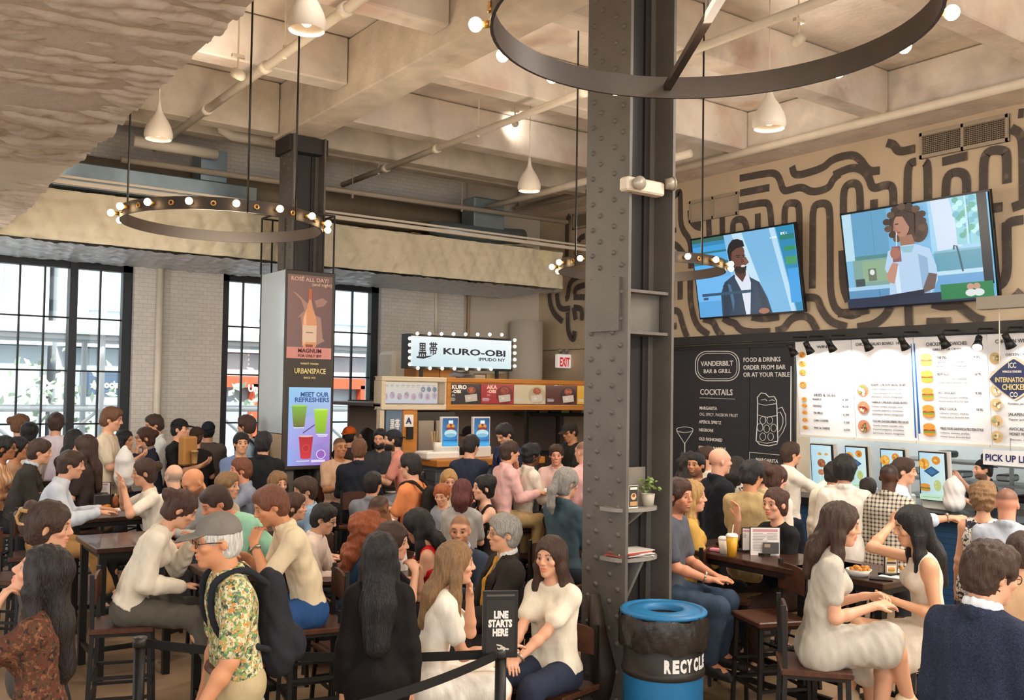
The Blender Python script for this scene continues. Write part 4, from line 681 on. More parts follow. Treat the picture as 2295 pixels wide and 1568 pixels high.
# lit stall sign with bulbs
fg = lambda x, y: at_Y(x, y, SY+.15); o, u, v = rect(fg, 921, 752, 1146, 820, NY); sg = thing('lit_stall_sign', 'white lit stall sign in a black frame ringed with bulbs', 'sign', o+u*.5+v); board(MB(), o, u, v, .2, NY, .03).build('frame', BLACKM, sg)
pic('lit_face', o+Vector((0, -.004, 0)), u, v, [([(0, 0), (1, 0), (1, 1), (0, 1)], ['#eef6f8', '#f6fafc', '#d3e9ec', '#c2dde4'])], LIT, sg)
fg2 = lambda x, y: at_Y(x, y, SY+.14)
tx_('KURO-OBI', fg2, NY, 992, 1131, 793, 14, TXD, sg, .03); tx_('IPPUDO NY', fg2, NY, 1072, 1131, 808, 7, TXD, sg, .02); tx_('黒', fg2, NY, 937, 955, 795, 24, TXD, sg, .02); tx_('帯', fg2, NY, 961, 979, 792, 22, TXD, sg, .02)
MB().tube([fg2(934, 800), fg2(950, 801), fg2(968, 797)], [.012, .016, .004], 6).build('brush_stroke', TXD, sg)
BULB = M('bulb_glow', '#ffd9a0', .3, emit=22); BULBS = M('sign_bulb_glow', '#ffe9c8', .3, emit=7)
bl = [(933+27*k, 747.5+.35*k) for k in range(8)]+[(934+27.3*k, 824.5+.4*k) for k in range(7)]+[(916, 758+14.5*k) for k in range(5)]+[(1151, 762+14.5*k) for k in range(5)]
for x, y in bl: MB().ball(fg(x, y)+Vector((0, -.03, 0)), .024, 8).build('bulb', BULBS, sg)
for x in (fg(948, 830).x, fg(1118, 830).x): MB().box((x, SY+.2, (sz1+o.z+v.z)/2), (.04, .04, o.z+v.z-sz1)).build('post', BLACKM, sg)
lamp('sign_glow', 'AREA', o+u*.5+v*.5+Vector((0, -.1, 0)), 10, (1, .93, .82), u.length, o+u*.5+v*.5+Vector((0, -3, 0)), sy=v.length)
for k, (x, y, w, h, c_, lb) in enumerate(((945, 838, 48, 24, '#b9783a', 'large brown cardboard box at the left under the stall sign'), (990, 838, 34, 20, '#c98a48', 'orange brown cardboard box beside the large brown box'), (1062, 842, 22, 9, '#d8c6ae', 'flat pale carton on top of the timber fascia'), (1085, 842, 18, 12, '#c9a878', 'small tan carton on top of the timber fascia'), (1097, 832, 18, 10, '#cfae78', 'small yellow carton stacked highest under the sign'), (1108, 842, 20, 12, '#9a7a58', 'dark tan carton at the right under the sign'))):
    p = at_Y(x, y, SY+.5); w2 = w*p.length/FPX*1.2; h2 = h*p.length/FPX; b = MB().box((p.x, SY+.5, sz1+h2/2+(.13 if k == 4 else 0)), (w2, .35, h2), bev=.006); tag(b.build('cardboard_box', M('card_'+c_[1:], c_, .8)), lb, 'box')
pl = MB().tube([at_Y(1000, 843, SY+.35), at_Y(1015, 837, SY+.35), at_Y(1030, 841, SY+.35), at_Y(1042, 838, SY+.35)], [.02, .05, .045, .03], 10); tag(pl.build('plastic_bundle', M('plastic_grey', '#8f8d92', .4)), 'crumpled plastic bundle lying on the timber fascia', 'bundle')
tk = thing('white_cabinet', 'white rounded cabinet behind the pale fascia', 'cabinet', (at_Y(898, 845, 12.6).x, 12.6, sz1)); p = at_Y(900, 795, 12.6); MB().box((p.x, 12.7, (sz1+p.z)/2), (.45, .5, p.z-sz1+.1), bev=.05).build('cabinet_body', M('cabinet_cream', '#d8ccb8', .5), tk)
tk2 = thing('wall_column', 'smooth pale column bulging from the wall behind the stall', 'column', (at_Y(1193, 700, 13.3).x, 13.5, 0)); MB().seg((at_Y(1190, 800, 13.4).x, 13.55, 0), (at_Y(1190, 800, 13.4).x, 13.55, fs(1190, 745).z+.4), .3, n=24).build('column_body', PALEW, tk2)
# exit sign with twin lamp heads
ex = thing('exit_sign', 'white exit sign with red letters and twin lamp heads', 'sign', at_X(1262, 815, XW-.1)); p = at_X(1262, 809, XW-.16); MB().box((p.x, p.y, p.z), (.30, .08, .24), bev=.008).build('sign_box', M('exit_white', '#f1e9e4', .4, emit=.35), ex)
fx_ = lambda x, y: at_Y(x, y, p.y-.042)
tx_('EXIT', fx_, NY, 1254, 1276, 820, 20, TXR, ex, .03)
for dx_ in (-.10, .03): c = Vector((p.x+dx_, p.y-.02, p.z+.19)); MB().seg(c, c+Vector((-.02, -.06, -.02)), .03, .045, 12).seg(c, (c.x+.03, c.y, p.z+.12), .008, n=6).build('lamp_head', M('lamp_grey', '#8f8a80', .4), ex)
fit_all()
# ---------------------------------------------------------------- ring lamps, bell lamps, spots
RINGM = M('ring_black', '#2a211b', .45, metal=.3, var=.15, scale=6); SOCK = M('socket_brass', '#b88a4a', .35, metal=.6)
def ring(label, cx, cy, d, R, rods, bar=False, energy=60, up=False):
    c = at_d(cx, cy, d); t = thing('ring_chandelier', label, 'chandelier', c); hh = .052; n = 72
    prof = [(R, -hh), (R, hh), (R-.014, hh), (R-.014, -hh), (R, -hh)]
    MB().lathe([(R, -hh), (R, hh)], c, n).lathe([(R-.014, hh), (R-.014, -hh)], c, n).lathe([(R-.014, -hh), (R, -hh)], c, n, sm=False).lathe([(R, hh), (R-.014, hh)], c, n, sm=False).build('band', RINGM, t)
    vd = math.atan2(c.y, c.x)
    for k in range(32):
        a = vd+2*math.pi*(k+.5)/32; dr = Vector((math.cos(a), math.sin(a), 0)); b = c+dr*R
        if k % 2: MB().tube([b+dr*.004+Vector((-math.sin(a)*math.cos(w), math.cos(a)*math.cos(w), math.sin(w)))*.018 for w in [i*.785 for i in range(8)]], .007, 5, closed=True).build('socket_ring', SOCK, t); continue
        so_ = MB().seg(b, b+dr*.035, .016, n=8).build('socket', SOCK, t); MB().ball(b+dr*.066, .030, 12).build('bulb', BULB, so_)
    for x, ytop in rods:
        p = min(([c+Vector((math.cos(a), math.sin(a), 0))*(R-.007) for a in [i*.02 for i in range(315)]]), key=lambda q: abs(px(q)[0]-x)+(0 if px(q)[2] < d else 40)); MB().seg(p+Vector((0, 0, -hh)), (p.x, p.y, ytop), .009, n=8).build('rod', BLACKM, t)
    if bar:
        a1 = at_Z(1490, 205, c.z); dd = Vector((c.x-a1.x, c.y-a1.y, 0)); dd = dd.normalized()*R; MB().bar(c-dd, c+dd, .035, .03).seg(c, (c.x, c.y, 5.6), .012, n=8).build('cross_bar', RINGM, t)
    lamp('ring_glow', 'POINT', c+Vector((0, 0, -.03)), energy, WARM, .35)
ring('far ring chandelier of glowing bulbs in front of the windows', 502, 497, 2117*.87/217, .87, [(557, 5.62), (661, 5.47), (285, 5.6)], energy=110)
ring('near ring chandelier hanging at the top right', 1586, 42, 2117*.87/488, .87, [], True, energy=45)
ring('middle ring chandelier half hidden behind the near column', 1437, 600, 2117*.87/186, .87, [(1290, 6.14), (1573, 6.14)], energy=90)
SHADE = M('bell_shade', '#e8ddcd', .45); LAMPIN = M('lamp_inside', '#ffe2b8', .5, emit=2.2)
def bell(label, x, yb, w, glow=75):
    d = FPX*.30/w; p = at_d(x, yb-w*.10, d); t = thing('bell_pendant', label, 'pendant lamp', p); r = .15
    MB().lathe([(r*.90, -.012), (r, .02), (r*.98, .07), (r*.86, .13), (r*.62, .20), (r*.36, .26), (r*.2, .31), (r*.13, .37), (r*.10, .42), (.004, .425)], p, 28).lathe([(r*.90, -.012), (r*.88, .02), (r*.8, .12), (r*.5, .2), (.004, .24)], p, 28).build('shade', SHADE, t)
    MB().seg(p+Vector((0, 0, .41)), (p.x, p.y, ZC-.02), .006, n=8).build('cord', WHITEPIPE, t); MB().seg((p.x, p.y, ZC-.03), (p.x, p.y, ZC-.005), .05, n=14).build('canopy', WHITEPIPE, t); MB().ball(p+Vector((0, 0, .06)), .045, 12).build('bulb', LAMPIN, t)
    lamp('bell_light', 'SPOT', p+Vector((0, 0, .0)), glow*2.2, SOFT, .12, p+Vector((0, 0, -1)), 150, .9)
bell('large white bell pendant at the top beside the fabric ceiling', 687, 74, 88); bell('white bell pendant under the near ring', 1724, 293, 74); bell('small white bell pendant over the noodle stall side', 1186, 431, 52); bell('white bell pendant half hidden by the fabric ceiling edge', 355, 316, 62, 40)
def spothead(label, x, y, X, tgt, e=26):
    p = at_X(x, y, X); t = thing('ceiling_spot', label, 'spotlight', p); d = (Vector(tgt)-p).normalized(); WS = WHITEPIPE
    MB().seg(p-d*.07, p+d*.05, .045, .05, 14).build('head', WS, t); MB().seg(p+Vector((0, 0, .0)), (p.x, p.y, p.z+.16), .010, n=8).box((p.x, p.y, p.z+.17), (.12, .04, .03)).seg((p.x, p.y, p.z+.18), (p.x, p.y, ZC-.01), .008, n=6).build('stem', WS, t)
    MB().seg(p+d*.046, p+d*.054, .042, n=14).build('lens', M('spot_lens', '#fff0d8', .4, emit=8), t); lamp('spot_light', 'SPOT', p+d*.07, e, SOFT, .05, tgt, 120, .9)
spothead('white ceiling spot left of the thin sprinkler pipe', 910, 232, 6.0, (6.4, 11.4, 6.1), 40); spothead('white ceiling spot hanging above the small bell pendant', 1154, 276, 7.4, (7.9, 10.9, 6.1), 14); spothead('white ceiling spot inside the near ring', 1790, 88, 7.0, (7.8, 5.4, 6.1), 40); spothead('white ceiling spot near the slanting pipe on the left', 533, 166, 3.0, (2.6, 10.2, 6.1), 22)
for p, q in (((3.0, 6.0, 5.3), (2.8, 7.0, 6.1)), ((6.2, 3.2, 5.3), (6.9, 3.4, 6.1)), ((8.8, 7.2, 5.3), (9.0, 7.6, 6.1)), ((8.2, 3.0, 5.3), (8.4, 3.2, 6.1)), ((5.8, 7.0, 5.3), (5.9, 7.6, 6.1)), ((2.2, 3.4, 5.3), (2.2, 4.2, 6.1))): lamp('ceiling_fill', 'SPOT', p, 34, SOFT, .15, q, 150, 1)  # added upward spots without fittings, to brighten the ceiling bays
# --- fittings on the near column
cxm, cyf = COLX, COLY-.22
em = thing('emergency_light', 'white emergency light box with two lamp heads on the near column', 'light', at_Y(1451, 418, cyf-.02)); a = at_Y(1406, 393, cyf-.05); b = at_Y(1490, 440, cyf-.05); MB().box(((a.x+b.x)/2, cyf-.01, (a.z+b.z)/2), (b.x-a.x, .09, a.z-b.z), bev=.012).build('box', M('emergency_cream', '#d9cdb9', .5), em)
for x, y, dv in ((1427, 411, Vector((-.2, -.9, -.1))), (1497, 412, Vector((.9, -.3, .1)))): p = at_Y(x, y, cyf-.06); dv = dv.normalized(); MB().seg(p-dv*.02, p+dv*.035, .035, .045, 14).seg(p+dv*.035, p+dv*.045, .047, n=14).build('lamp_head', M('emergency_head', '#a39a8a', .35, metal=.2), em)
SHG = M('shelf_grey', '#8b857c', .5, var=.06)
def colshelf(label, y, drop):
    p = at_Y(1455, y, cyf-.06); t = thing('column_shelf', label, 'shelf', (p.x, cyf-.05, p.z)); hw = .205
    pts = [(hw*math.cos(a), -.17*abs(math.sin(a))**.6) for a in [math.pi*i/16 for i in range(17)]]; MB().prism([(x+p.x, q+cyf+.16) for x, q in pts]+[(p.x-hw, cyf+.20), (p.x+hw, cyf+.20)], p.z-.025, p.z).build('shelf_board', SHG, t)
    MB().prism([(0, 0), (.17, 0), (0, -drop)], -.012, .012, Matrix(((0, 0, 1), (-1, 0, 0), (0, 1, 0))), (p.x, cyf+.17, p.z-.025)).build('bracket', SHG, t); return p
sh1 = colshelf('upper rounded grey shelf on the near column holding a plant', 1140, .12); sh2 = colshelf('lower rounded grey shelf on the near column holding menus', 1252, .30)
pt = thing('potted_plant', 'small bushy plant in a pale pot on the upper column shelf', 'plant', (sh1.x+.0, cyf+.06, sh1.z)); bx_ = at_Y(1452, 1100, cyf+.06); MB().lathe([(.001, 0), (.038, 0), (.048, .085), (.042, .085), (.036, .07), (.001, .07)], (bx_.x, cyf+.06, sh1.z), 18).build('pot', M('pot_pale', '#b9b0a0', .5), pt)
lf = MB(); rg = random.Random(4)
for i in range(70):
    a, e = rg.uniform(0, 6.28), rg.uniform(.1, 1.5); r = rg.uniform(.05, .10); c = Vector((bx_.x, cyf+.06, sh1.z+.08)); q = c+Vector((math.cos(a)*math.cos(e), math.sin(a)*math.cos(e), math.sin(e)+.15))*r; s = .016; d1 = Vector((rg.uniform(-1, 1), rg.uniform(-1, 1), rg.uniform(-.3, 1))).normalized(); d2 = d1.orthogonal().normalized(); lf.add([q-d1*s, q+d2*s*.6, q+d1*s, q-d2*s*.6+Vector((0, 0, .004))], [(0, 1, 2, 3)])
lf.build('foliage', M('leaf_green', '#6d7f3c', .5, var=.3, scale=40), pt)
cd = thing('flyer_card', 'upright printed flyer leaning on the upper column shelf', 'flyer', (at_Y(1421, 1130, cyf+.02).x, cyf+.02, sh1.z)); cxx = at_Y(1421, 1130, cyf+.02).x; MB().box((cxx, cyf+.03, sh1.z+.075), (.085, .006, .15)).build('card', WHITE, cd)
pic('print', (cxx-.04, cyf+.026, sh1.z+.147), (.08, 0, 0), (0, 0, -.14), [Q_(0, 0, 1, 1, '#3a332c'), E_(.5, .5, .3, .16, '#d9b58a'), Q_(.1, .06, .8, .12, '#e6dccb'), Q_(.1, .74, .8, .2, '#b98f5c'), E_(.5, .45, .16, .08, '#7d4a2a')], PRINT, cd)
ac = thing('acrylic_sign', 'clear acrylic sheet standing behind the plant', 'sign', (sh1.x-.05, cyf+.14, sh1.z)); MB().box((at_Y(1425, 1080, cyf+.14).x, cyf+.14, sh1.z+.13), (.17, .006, .26)).build('sheet', M('acrylic_grey', '#7d776d', .15), ac)
rg = random.Random(2)
for k in range(6): m_ = MB().box((sh2.x-.02+rg.uniform(-.03, .03), cyf+.10+rg.uniform(-.02, .02), sh2.z+.004+.006*k), (.26, .18, .005), rg.uniform(-.4, .4)); tag(m_.build('menu_sheet', M('menu_paper_%d' % (k % 3), ['#e3ddd3', '#b5483c', '#d9d2c6'][k % 3], .6)), '%s menu sheet in the loose pile on the lower column shelf' % ('lowest second third fourth fifth topmost'.split()[k]), 'menu', 'menus on the column shelf')
ub = thing('folded_bag', 'dark folded bag hanging against the foot of the near column', 'bag', at_X(1340, 1540, COLX-.24)); 
bp = [at_X(x, y, COLX-.27) for x, y in ((1334, 1330), (1340, 1420), (1352, 1500), (1345, 1560))]; MB().tube(bp, [.03, .06, .09, .07], 12).tube([at_X(1322, 1335, COLX-.25), at_X(1326, 1420, COLX-.25)], .02, 8).build('bag_body', M('bag_brown', '#3b3027', .6, var=.2, bump=.4, bscale=10), ub)
# --- recycling drum
bc = at_d(1487, 1365, 5.9); r = .26; zt = bc.z; bn = thing('recycling_bin', 'blue and black recycling drum with bagged rim beside the near column', 'bin', (bc.x, bc.y, 0)); BLUE = M('bin_blue', '#1f6c9c', .4, var=.08, scale=4); BLK = M('bin_black', '#26221d', .5, var=.15, scale=5)
MB().lathe([(r*.95, 0), (r*.95, zt*.22), (r, zt*.235), (r, zt*.255), (r*.95, zt*.27), (r*.95, zt*.275)], (bc.x, bc.y, 0), 40).build('base_band', BLK, bn); MB().lathe([(r*.95, zt*.275), (r*.95, zt*.60)], (bc.x, bc.y, 0), 40).build('blue_band', BLUE, bn)
MB().lathe([(r*.95, zt*.60), (r*.98, zt*.605), (r, zt*.625), (r*.98, zt*.645), (r*.95, zt*.65), (r*.95, zt*.80), (r*.97, zt*.99)], (bc.x, bc.y, 0), 40).build('upper_band', BLK, bn)
bagm = MB(); vs = []
for i, (zz_, rr) in enumerate(((zt*.775, 1.01), (zt*.80, 1.05), (zt*.85, 1.06), (zt*.90, 1.075), (zt*.95, 1.06), (zt*.985, 1.03))):
    for j in range(96): q = 2*math.pi*j/96; w = 1+.018*math.sin(q*23+i*1.9)+.012*math.sin(q*9-i*1.3)+.01*math.sin(q*41+i); vs.append((bc.x+r*rr*w*math.cos(q), bc.y+r*rr*w*math.sin(q), zz_+.012*math.sin(q*7+i)))
bagm.add(vs, [(i*96+j, i*96+(j+1) % 96, (i+1)*96+(j+1) % 96, (i+1)*96+j) for i in range(5) for j in range(96)], True).build('bin_bag', M('bag_plastic', '#2b2722', .3, bump=.5, bscale=12), bn)
MB().lathe([(r*1.01, zt*.985), (r*1.04, zt*.985), (r*1.04, zt*1.0), (r*1.0, zt*1.01), (r*.93, zt*1.012), (r*.90, zt*1.0), (r*.84, zt*.998), (r*.80, zt*1.008), (r*.50, zt*1.012), (r*.46, zt*1.006), (r*.45, zt*.97)], (bc.x, bc.y, 0), 44).build('lid', BLUE, bn); MB().lathe([(r*.455, zt*.975), (r*.45, zt*.75), (.001, zt*.74)], (bc.x, bc.y, 0), 32).build('hole_liner', BLK, bn)
for i, ch in enumerate('RECYCLE'):
    a = math.atan2(-bc.y, -bc.x)+R_(6+11.5*i); n_ = Vector((math.cos(a), math.sin(a), 0)); u_ = Vector((-n_.y, n_.x, 0)); p = Vector((bc.x, bc.y, zt*.665))+n_*(r*.957); ob = text(ch, p-u_*.02, u_, n_, .10, TXW, bn, bold=.006); FIT.append((ob, .042, 0))
# --- queue stanchions, belts and the line sign
def post(label, x, y, d, top=.95):
    p = at_d(x, y, d); t = thing('stanchion', label, 'stanchion', (p.x, p.y, 0)); MB().lathe([(.001, 0), (.17, 0), (.17, .015), (.05, .03), (.032, .05)], (p.x, p.y, 0), 28).build('base', BLACKM, t); MB().seg((p.x, p.y, .04), (p.x, p.y, top), .032, n=16).build('pole', BLACKM, t); MB().seg((p.x, p.y, top), (p.x, p.y, top+.05), .04, n=16).build('belt_head', M('stanchion_head', '#35322e', .4), t); return p
PB_ = post('black queue stanchion carrying the line sign', 1122, 1500, 5.2, .84); PA_ = post('black queue stanchion at the left behind the cap man', 312, 1490, 5.3, .84); PC_ = post('black queue stanchion in front below the picture edge', 560, 1720, 4.0, .84)
BELT = M('belt_black', '#121110', .7)
for lb, a, b in (('black queue belt stretched from the left stanchion to the line sign', PA_, PB_), ('black queue belt running forward from the line sign', PB_, PC_)):
    m_ = MB(); k = 14; vs = []
    for i in range(k+1): q = a.lerp(b, i/k); z = .84-.05*4*(i/k)*(1-i/k); vs += [(q.x, q.y, z+.045), (q.x, q.y, z-.005)]
    m_.add(vs, [(2*i, 2*i+2, 2*i+3, 2*i+1) for i in range(k)]); o_ = m_.build('queue_belt', BELT); sd = o_.modifiers.new('thick', 'SOLIDIFY'); sd.thickness = .003; tag(o_, lb, 'belt')
ls = thing('line_sign', 'black framed sign on a stanchion reading line starts here', 'sign', (PB_.x, PB_.y, .89)); a = at_d(1083, 1325, 5.17); vv = Vector((-a.x, -a.y, 0)).normalized(); uu = Vector((-vv.y, vv.x, 0)); uu = (uu+vv*-.10).normalized(); n_ = Vector((uu.y, -uu.x, 0)); W_, H_ = 79/2117*5.2, 147/2117*5.2
board(MB(), a, uu*W_, Vector((0, 0, -H_)), .03, n_).build('frame', BLACKM, ls); pic('sign_face', a+n_*.001, uu*W_, Vector((0, 0, -H_)), [Q_(.10, .13, .80, .80, '#28241f'), Q_(.10, .045, .8, .03, '#57524a'), *strip2([(.40, .80), (.55, .82), (.62, .86), (.75, .87)], .012, '#c9c2b4'), *strip2([(.42, .85), (.52, .88), (.6, .87)], .012, '#c9c2b4'), E_(.57, .86, .09, .035, '#c9c2b4', 12)], PRINT, ls); MB().bar((PB_.x, PB_.y, .86), (PB_.x, PB_.y, 1.0), .04).build('clamp', BLACKM, ls)
for b_, yy, x0, x1 in (('LINE', .40, .31, .72), ('STARTS', .53, .16, .84), ('HERE', .665, .28, .72)): FIT.append((text(b_, a+uu*W_*x0+Vector((0, 0, -H_*yy))+n_*.004, uu, n_, .105*H_/.72, TXW, ls, bold=.003), (x1-x0)*W_, 0))
fit_all()
# ---------------------------------------------------------------- street beyond the windows
FAC = M('facade_pale', '#dfe3e6', .8, var=.06, scale=.4); SCF = M('scaffold_white', '#eef2f4', .5); DKG = M('shopfront_dark', '#a6b3b9', .5, var=.1, scale=1); ORG = M('shopfront_orange', '#c9583a', .5); GLS = M('far_window', '#9fb3c2', .2)
struct(MB().box((6, 22, -.04), (60, 16, .1)).build('ground_street', M('asphalt', '#8f9498', .8)))
for lab, x0, x1, z1, m_ in (('pale office block across the street seen through the left window', -14, 4.2, 16, FAC), ('pale office block across the street seen through the second window', 4.4, 24, 14, M('facade_pale2', '#d3d9dd', .8))):
    t = thing('street_building', lab, 'building', ((x0+x1)/2, 26, 0)); MB().box(((x0+x1)/2, 26.5, z1/2), (x1-x0, 3, z1)).build('wall', m_, t); w_ = MB()
    for i in range(int((x1-x0)/2.2)):
        for j in range(3): w_.box((x0+1.2+2.2*i, 24.97, 5.2+3.3*j), (1.2, .1, 2.1))
    w_.build('window_pane', GLS, t); MB().box(((x0+x1)/2, 24.9, 1.6), (x1-x0-.4, .25, 3.2)).build('shopfront', DKG, t); MB().box(((x0+x1)/2, 24.7, 3.4), (x1-x0, .6, .35)).build('cornice', FAC, t)
t = thing('orange_shopfront', 'orange framed shopfront across the street', 'shopfront', (9.5, 24.5, 0))
for x in (7.6, 9.2, 10.8, 12.4): MB().box((x, 24.6, 1.2), (.22, .3, 2.4)).build('pillar', ORG, t)
MB().box((10, 24.6, 2.45), (5.2, .3, .3)).build('beam', ORG, t); MB().box((9.7, 24.65, 1.3), (.7, .1, 1.0)).build('poster', M('poster_pink', '#e3b3b0', .6), t)
t = thing('street_sign', 'shop sign lettering on the dark shopfront across the street', 'sign', (3.7, 24.7, 2.2)); q = at_Y(204, 868, 24.7); MB().box((q.x+.4, 24.74, q.z+.1), (1.3, .03, .55)).build('sign_board', M('sign_blue_grey', '#41556b', .5), t); FIT.append((text('Associates', q, (1, 0, 0), NY, .24, TXW, t, bold=.012), (at_Y(292, 868, 24.7)-q).x, 0)); q = at_Y(556, 877, 24.3); FIT.append((text('Under', q, (1, 0, 0), NY, .26, TXW, t, bold=.01), (at_Y(602, 877, 24.3)-q).x, 0)); fit_all()
sc = thing('scaffold', 'white street scaffolding with crossed braces outside the windows', 'scaffold', (4, 17, 0))
for i in range(10): x = -2+1.9*i; MB().seg((x, 17, 0), (x, 17, 6.5), .05, n=8).seg((x, 18.4, 0), (x, 18.4, 6.5), .05, n=8).build('upright', SCF, sc)
for z in (1.9, 3.1, 3.3, 5.0): MB().seg((-3, 17, z), (16, 17, z), .045, n=8).seg((-3, 18.4, z), (16, 18.4, z), .045, n=8).build('ledger', SCF, sc)
for i in range(0, 9, 1): x = -2+1.9*i; MB().seg((x, 17.02, .3), (x+1.9, 17.02, 1.9), .03, n=6).seg((x+1.9, 17.02, .3), (x, 17.02, 1.9), .03, n=6).build('brace', SCF, sc)
MB().box((6, 17.8, 3.2), (20, 2.0, .12)).build('deck', M('deck_grey', '#b9c0c4', .7), sc)
rg = random.Random(9)
for k, (x, y) in enumerate(((.2, 20.6), (4.0, 21.5), (8.5, 21))):
    t = thing('street_tree', '%s young green tree in the street behind the scaffolding' % ('left middle right'.split()[k]), 'tree', (x, y, 0)); MB().seg((x, y, 0), (x, y, 1.6), .06, .04, 8).build('trunk', M('bark', '#6b5a4c', .8), t); lf = MB()
    for i in range(160): c = Vector((x+rg.gauss(0, .5), y+rg.gauss(0, .4), 1.9+rg.gauss(0, .5))); d1 = Vector((rg.uniform(-1, 1), rg.uniform(-1, 1), rg.uniform(-1, 1))).normalized()*.13; d2 = d1.orthogonal().normalized()*.08; lf.add([c-d1, c+d2, c+d1, c-d2], [(0, 1, 2, 3)])
    lf.build('foliage', M('tree_green', '#a3b59b', .7, var=.3, scale=3), t)
# ---------------------------------------------------------------- people: one continuous skinned body each, clothes and hair as children
V3 = lambda *a: np.array(a, float)
def nrm(v): v = np.asarray(v, float); return v/(np.linalg.norm(v)+1e-12)
class Field:
    """smooth union of limbs and masses, meshed with surface nets"""
    def __init__(s): s.p = []
    def cone(s, a, b, ra, rb, k=.02, flat=None, op='+'): s.p.append((op, 'c', np.asarray(a, float), np.asarray(b, float), ra, rb, k, flat)); return s
    def chain(s, pts, rs, k=.02, flat=None, op='+'):
        for i in range(len(pts)-1): s.cone(pts[i], pts[i+1], rs[i], rs[i+1], k, flat, op)
        return s
    def ell(s, c, r, B=None, k=.015, op='+'): s.p.append((op, 'e', np.asarray(c, float), np.asarray(r, float), B, k)); return s
    def clip(s, o, n, k=0): s.p.append(('&', 'h', np.asarray(o, float), nrm(n), k)); return s
    def mesh(s, h):
        lo = np.full(3, 9e9); hi = -lo
        for q in s.p:
            if q[0] != '+': continue
            if q[1] == 'c':
                r = max(q[4], q[5])
                for e in (q[2], q[3]): lo = np.minimum(lo, e-r); hi = np.maximum(hi, e+r)
            else: r = max(q[3]); lo = np.minimum(lo, q[2]-r); hi = np.maximum(hi, q[2]+r)
        lo = lo-3*h; n = np.ceil((hi-lo)/h).astype(int)+4
        ax = [lo[i]+h*np.arange(n[i]) for i in range(3)]
        D = np.full(n, 1.0, np.float32)
        for q in s.p:
            if q[1] == 'h':
                d = ((ax[0]-q[2][0])*q[3][0])[:, None, None]+((ax[1]-q[2][1])*q[3][1])[None, :, None]+((ax[2]-q[2][2])*q[3][2])[None, None, :]
                D = np.maximum(D, d.astype(np.float32)); continue
            if q[1] == 'c': op, _, a, b, ra, rb, k, flat = q; r = max(ra, rb); l2, h2 = np.minimum(a, b)-r-k-2*h, np.maximum(a, b)+r+k+2*h
            else: op, _, c, rr, B, k = q; r = max(rr); l2, h2 = c-r-k-2*h, c+r+k+2*h
            i0 = np.clip(((l2-lo)/h).astype(int), 0, n); i1 = np.clip(((h2-lo)/h).astype(int)+2, 0, n)
            if (i1 <= i0).any(): continue
            sl = tuple(slice(i0[i], i1[i]) for i in range(3))
            X = ax[0][sl[0]].astype(np.float32)[:, None, None]; Y = ax[1][sl[1]].astype(np.float32)[None, :, None]; Z = ax[2][sl[2]].astype(np.float32)[None, None, :]
            if q[1] == 'c':
                u = b-a; px_, py_, pz_ = X-a[0], Y-a[1], Z-a[2]; sc = 1.0
                t = np.clip((px_*u[0]+py_*u[1]+pz_*u[2])/max(u@u, 1e-9), 0, 1)
                dx, dy, dz = px_-t*u[0], py_-t*u[1], pz_-t*u[2]
                if flat is not None:
                    f, sc = flat; dn = (dx*f[0]+dy*f[1]+dz*f[2])*(1/sc-1); dx, dy, dz = dx+dn*f[0], dy+dn*f[1], dz+dn*f[2]
                d = (np.sqrt(dx*dx+dy*dy+dz*dz)-(ra+(rb-ra)*t))*min(sc, 1)
            else:
                dx, dy, dz = X-c[0], Y-c[1], Z-c[2]
                if B is not None: dx, dy, dz = [dx*B[i][0]+dy*B[i][1]+dz*B[i][2] for i in range(3)]
                k0 = np.sqrt((dx/rr[0])**2+(dy/rr[1])**2+(dz/rr[2])**2); k1 = np.sqrt((dx/rr[0]**2)**2+(dy/rr[1]**2)**2+(dz/rr[2]**2)**2)
                d = k0*(k0-1)/np.maximum(k1, 1e-6)
            cur = D[sl]
            if op == '+':
                hh = np.maximum(k-np.abs(cur-d), 0)/max(k, 1e-6); D[sl] = np.minimum(cur, d)-hh*hh*k*.25
            else:
                d = -d; hh = np.maximum(k-np.abs(cur-d), 0)/max(k, 1e-6); D[sl] = np.maximum(cur, d)+hh*hh*k*.25
        return nets(D, lo, h)
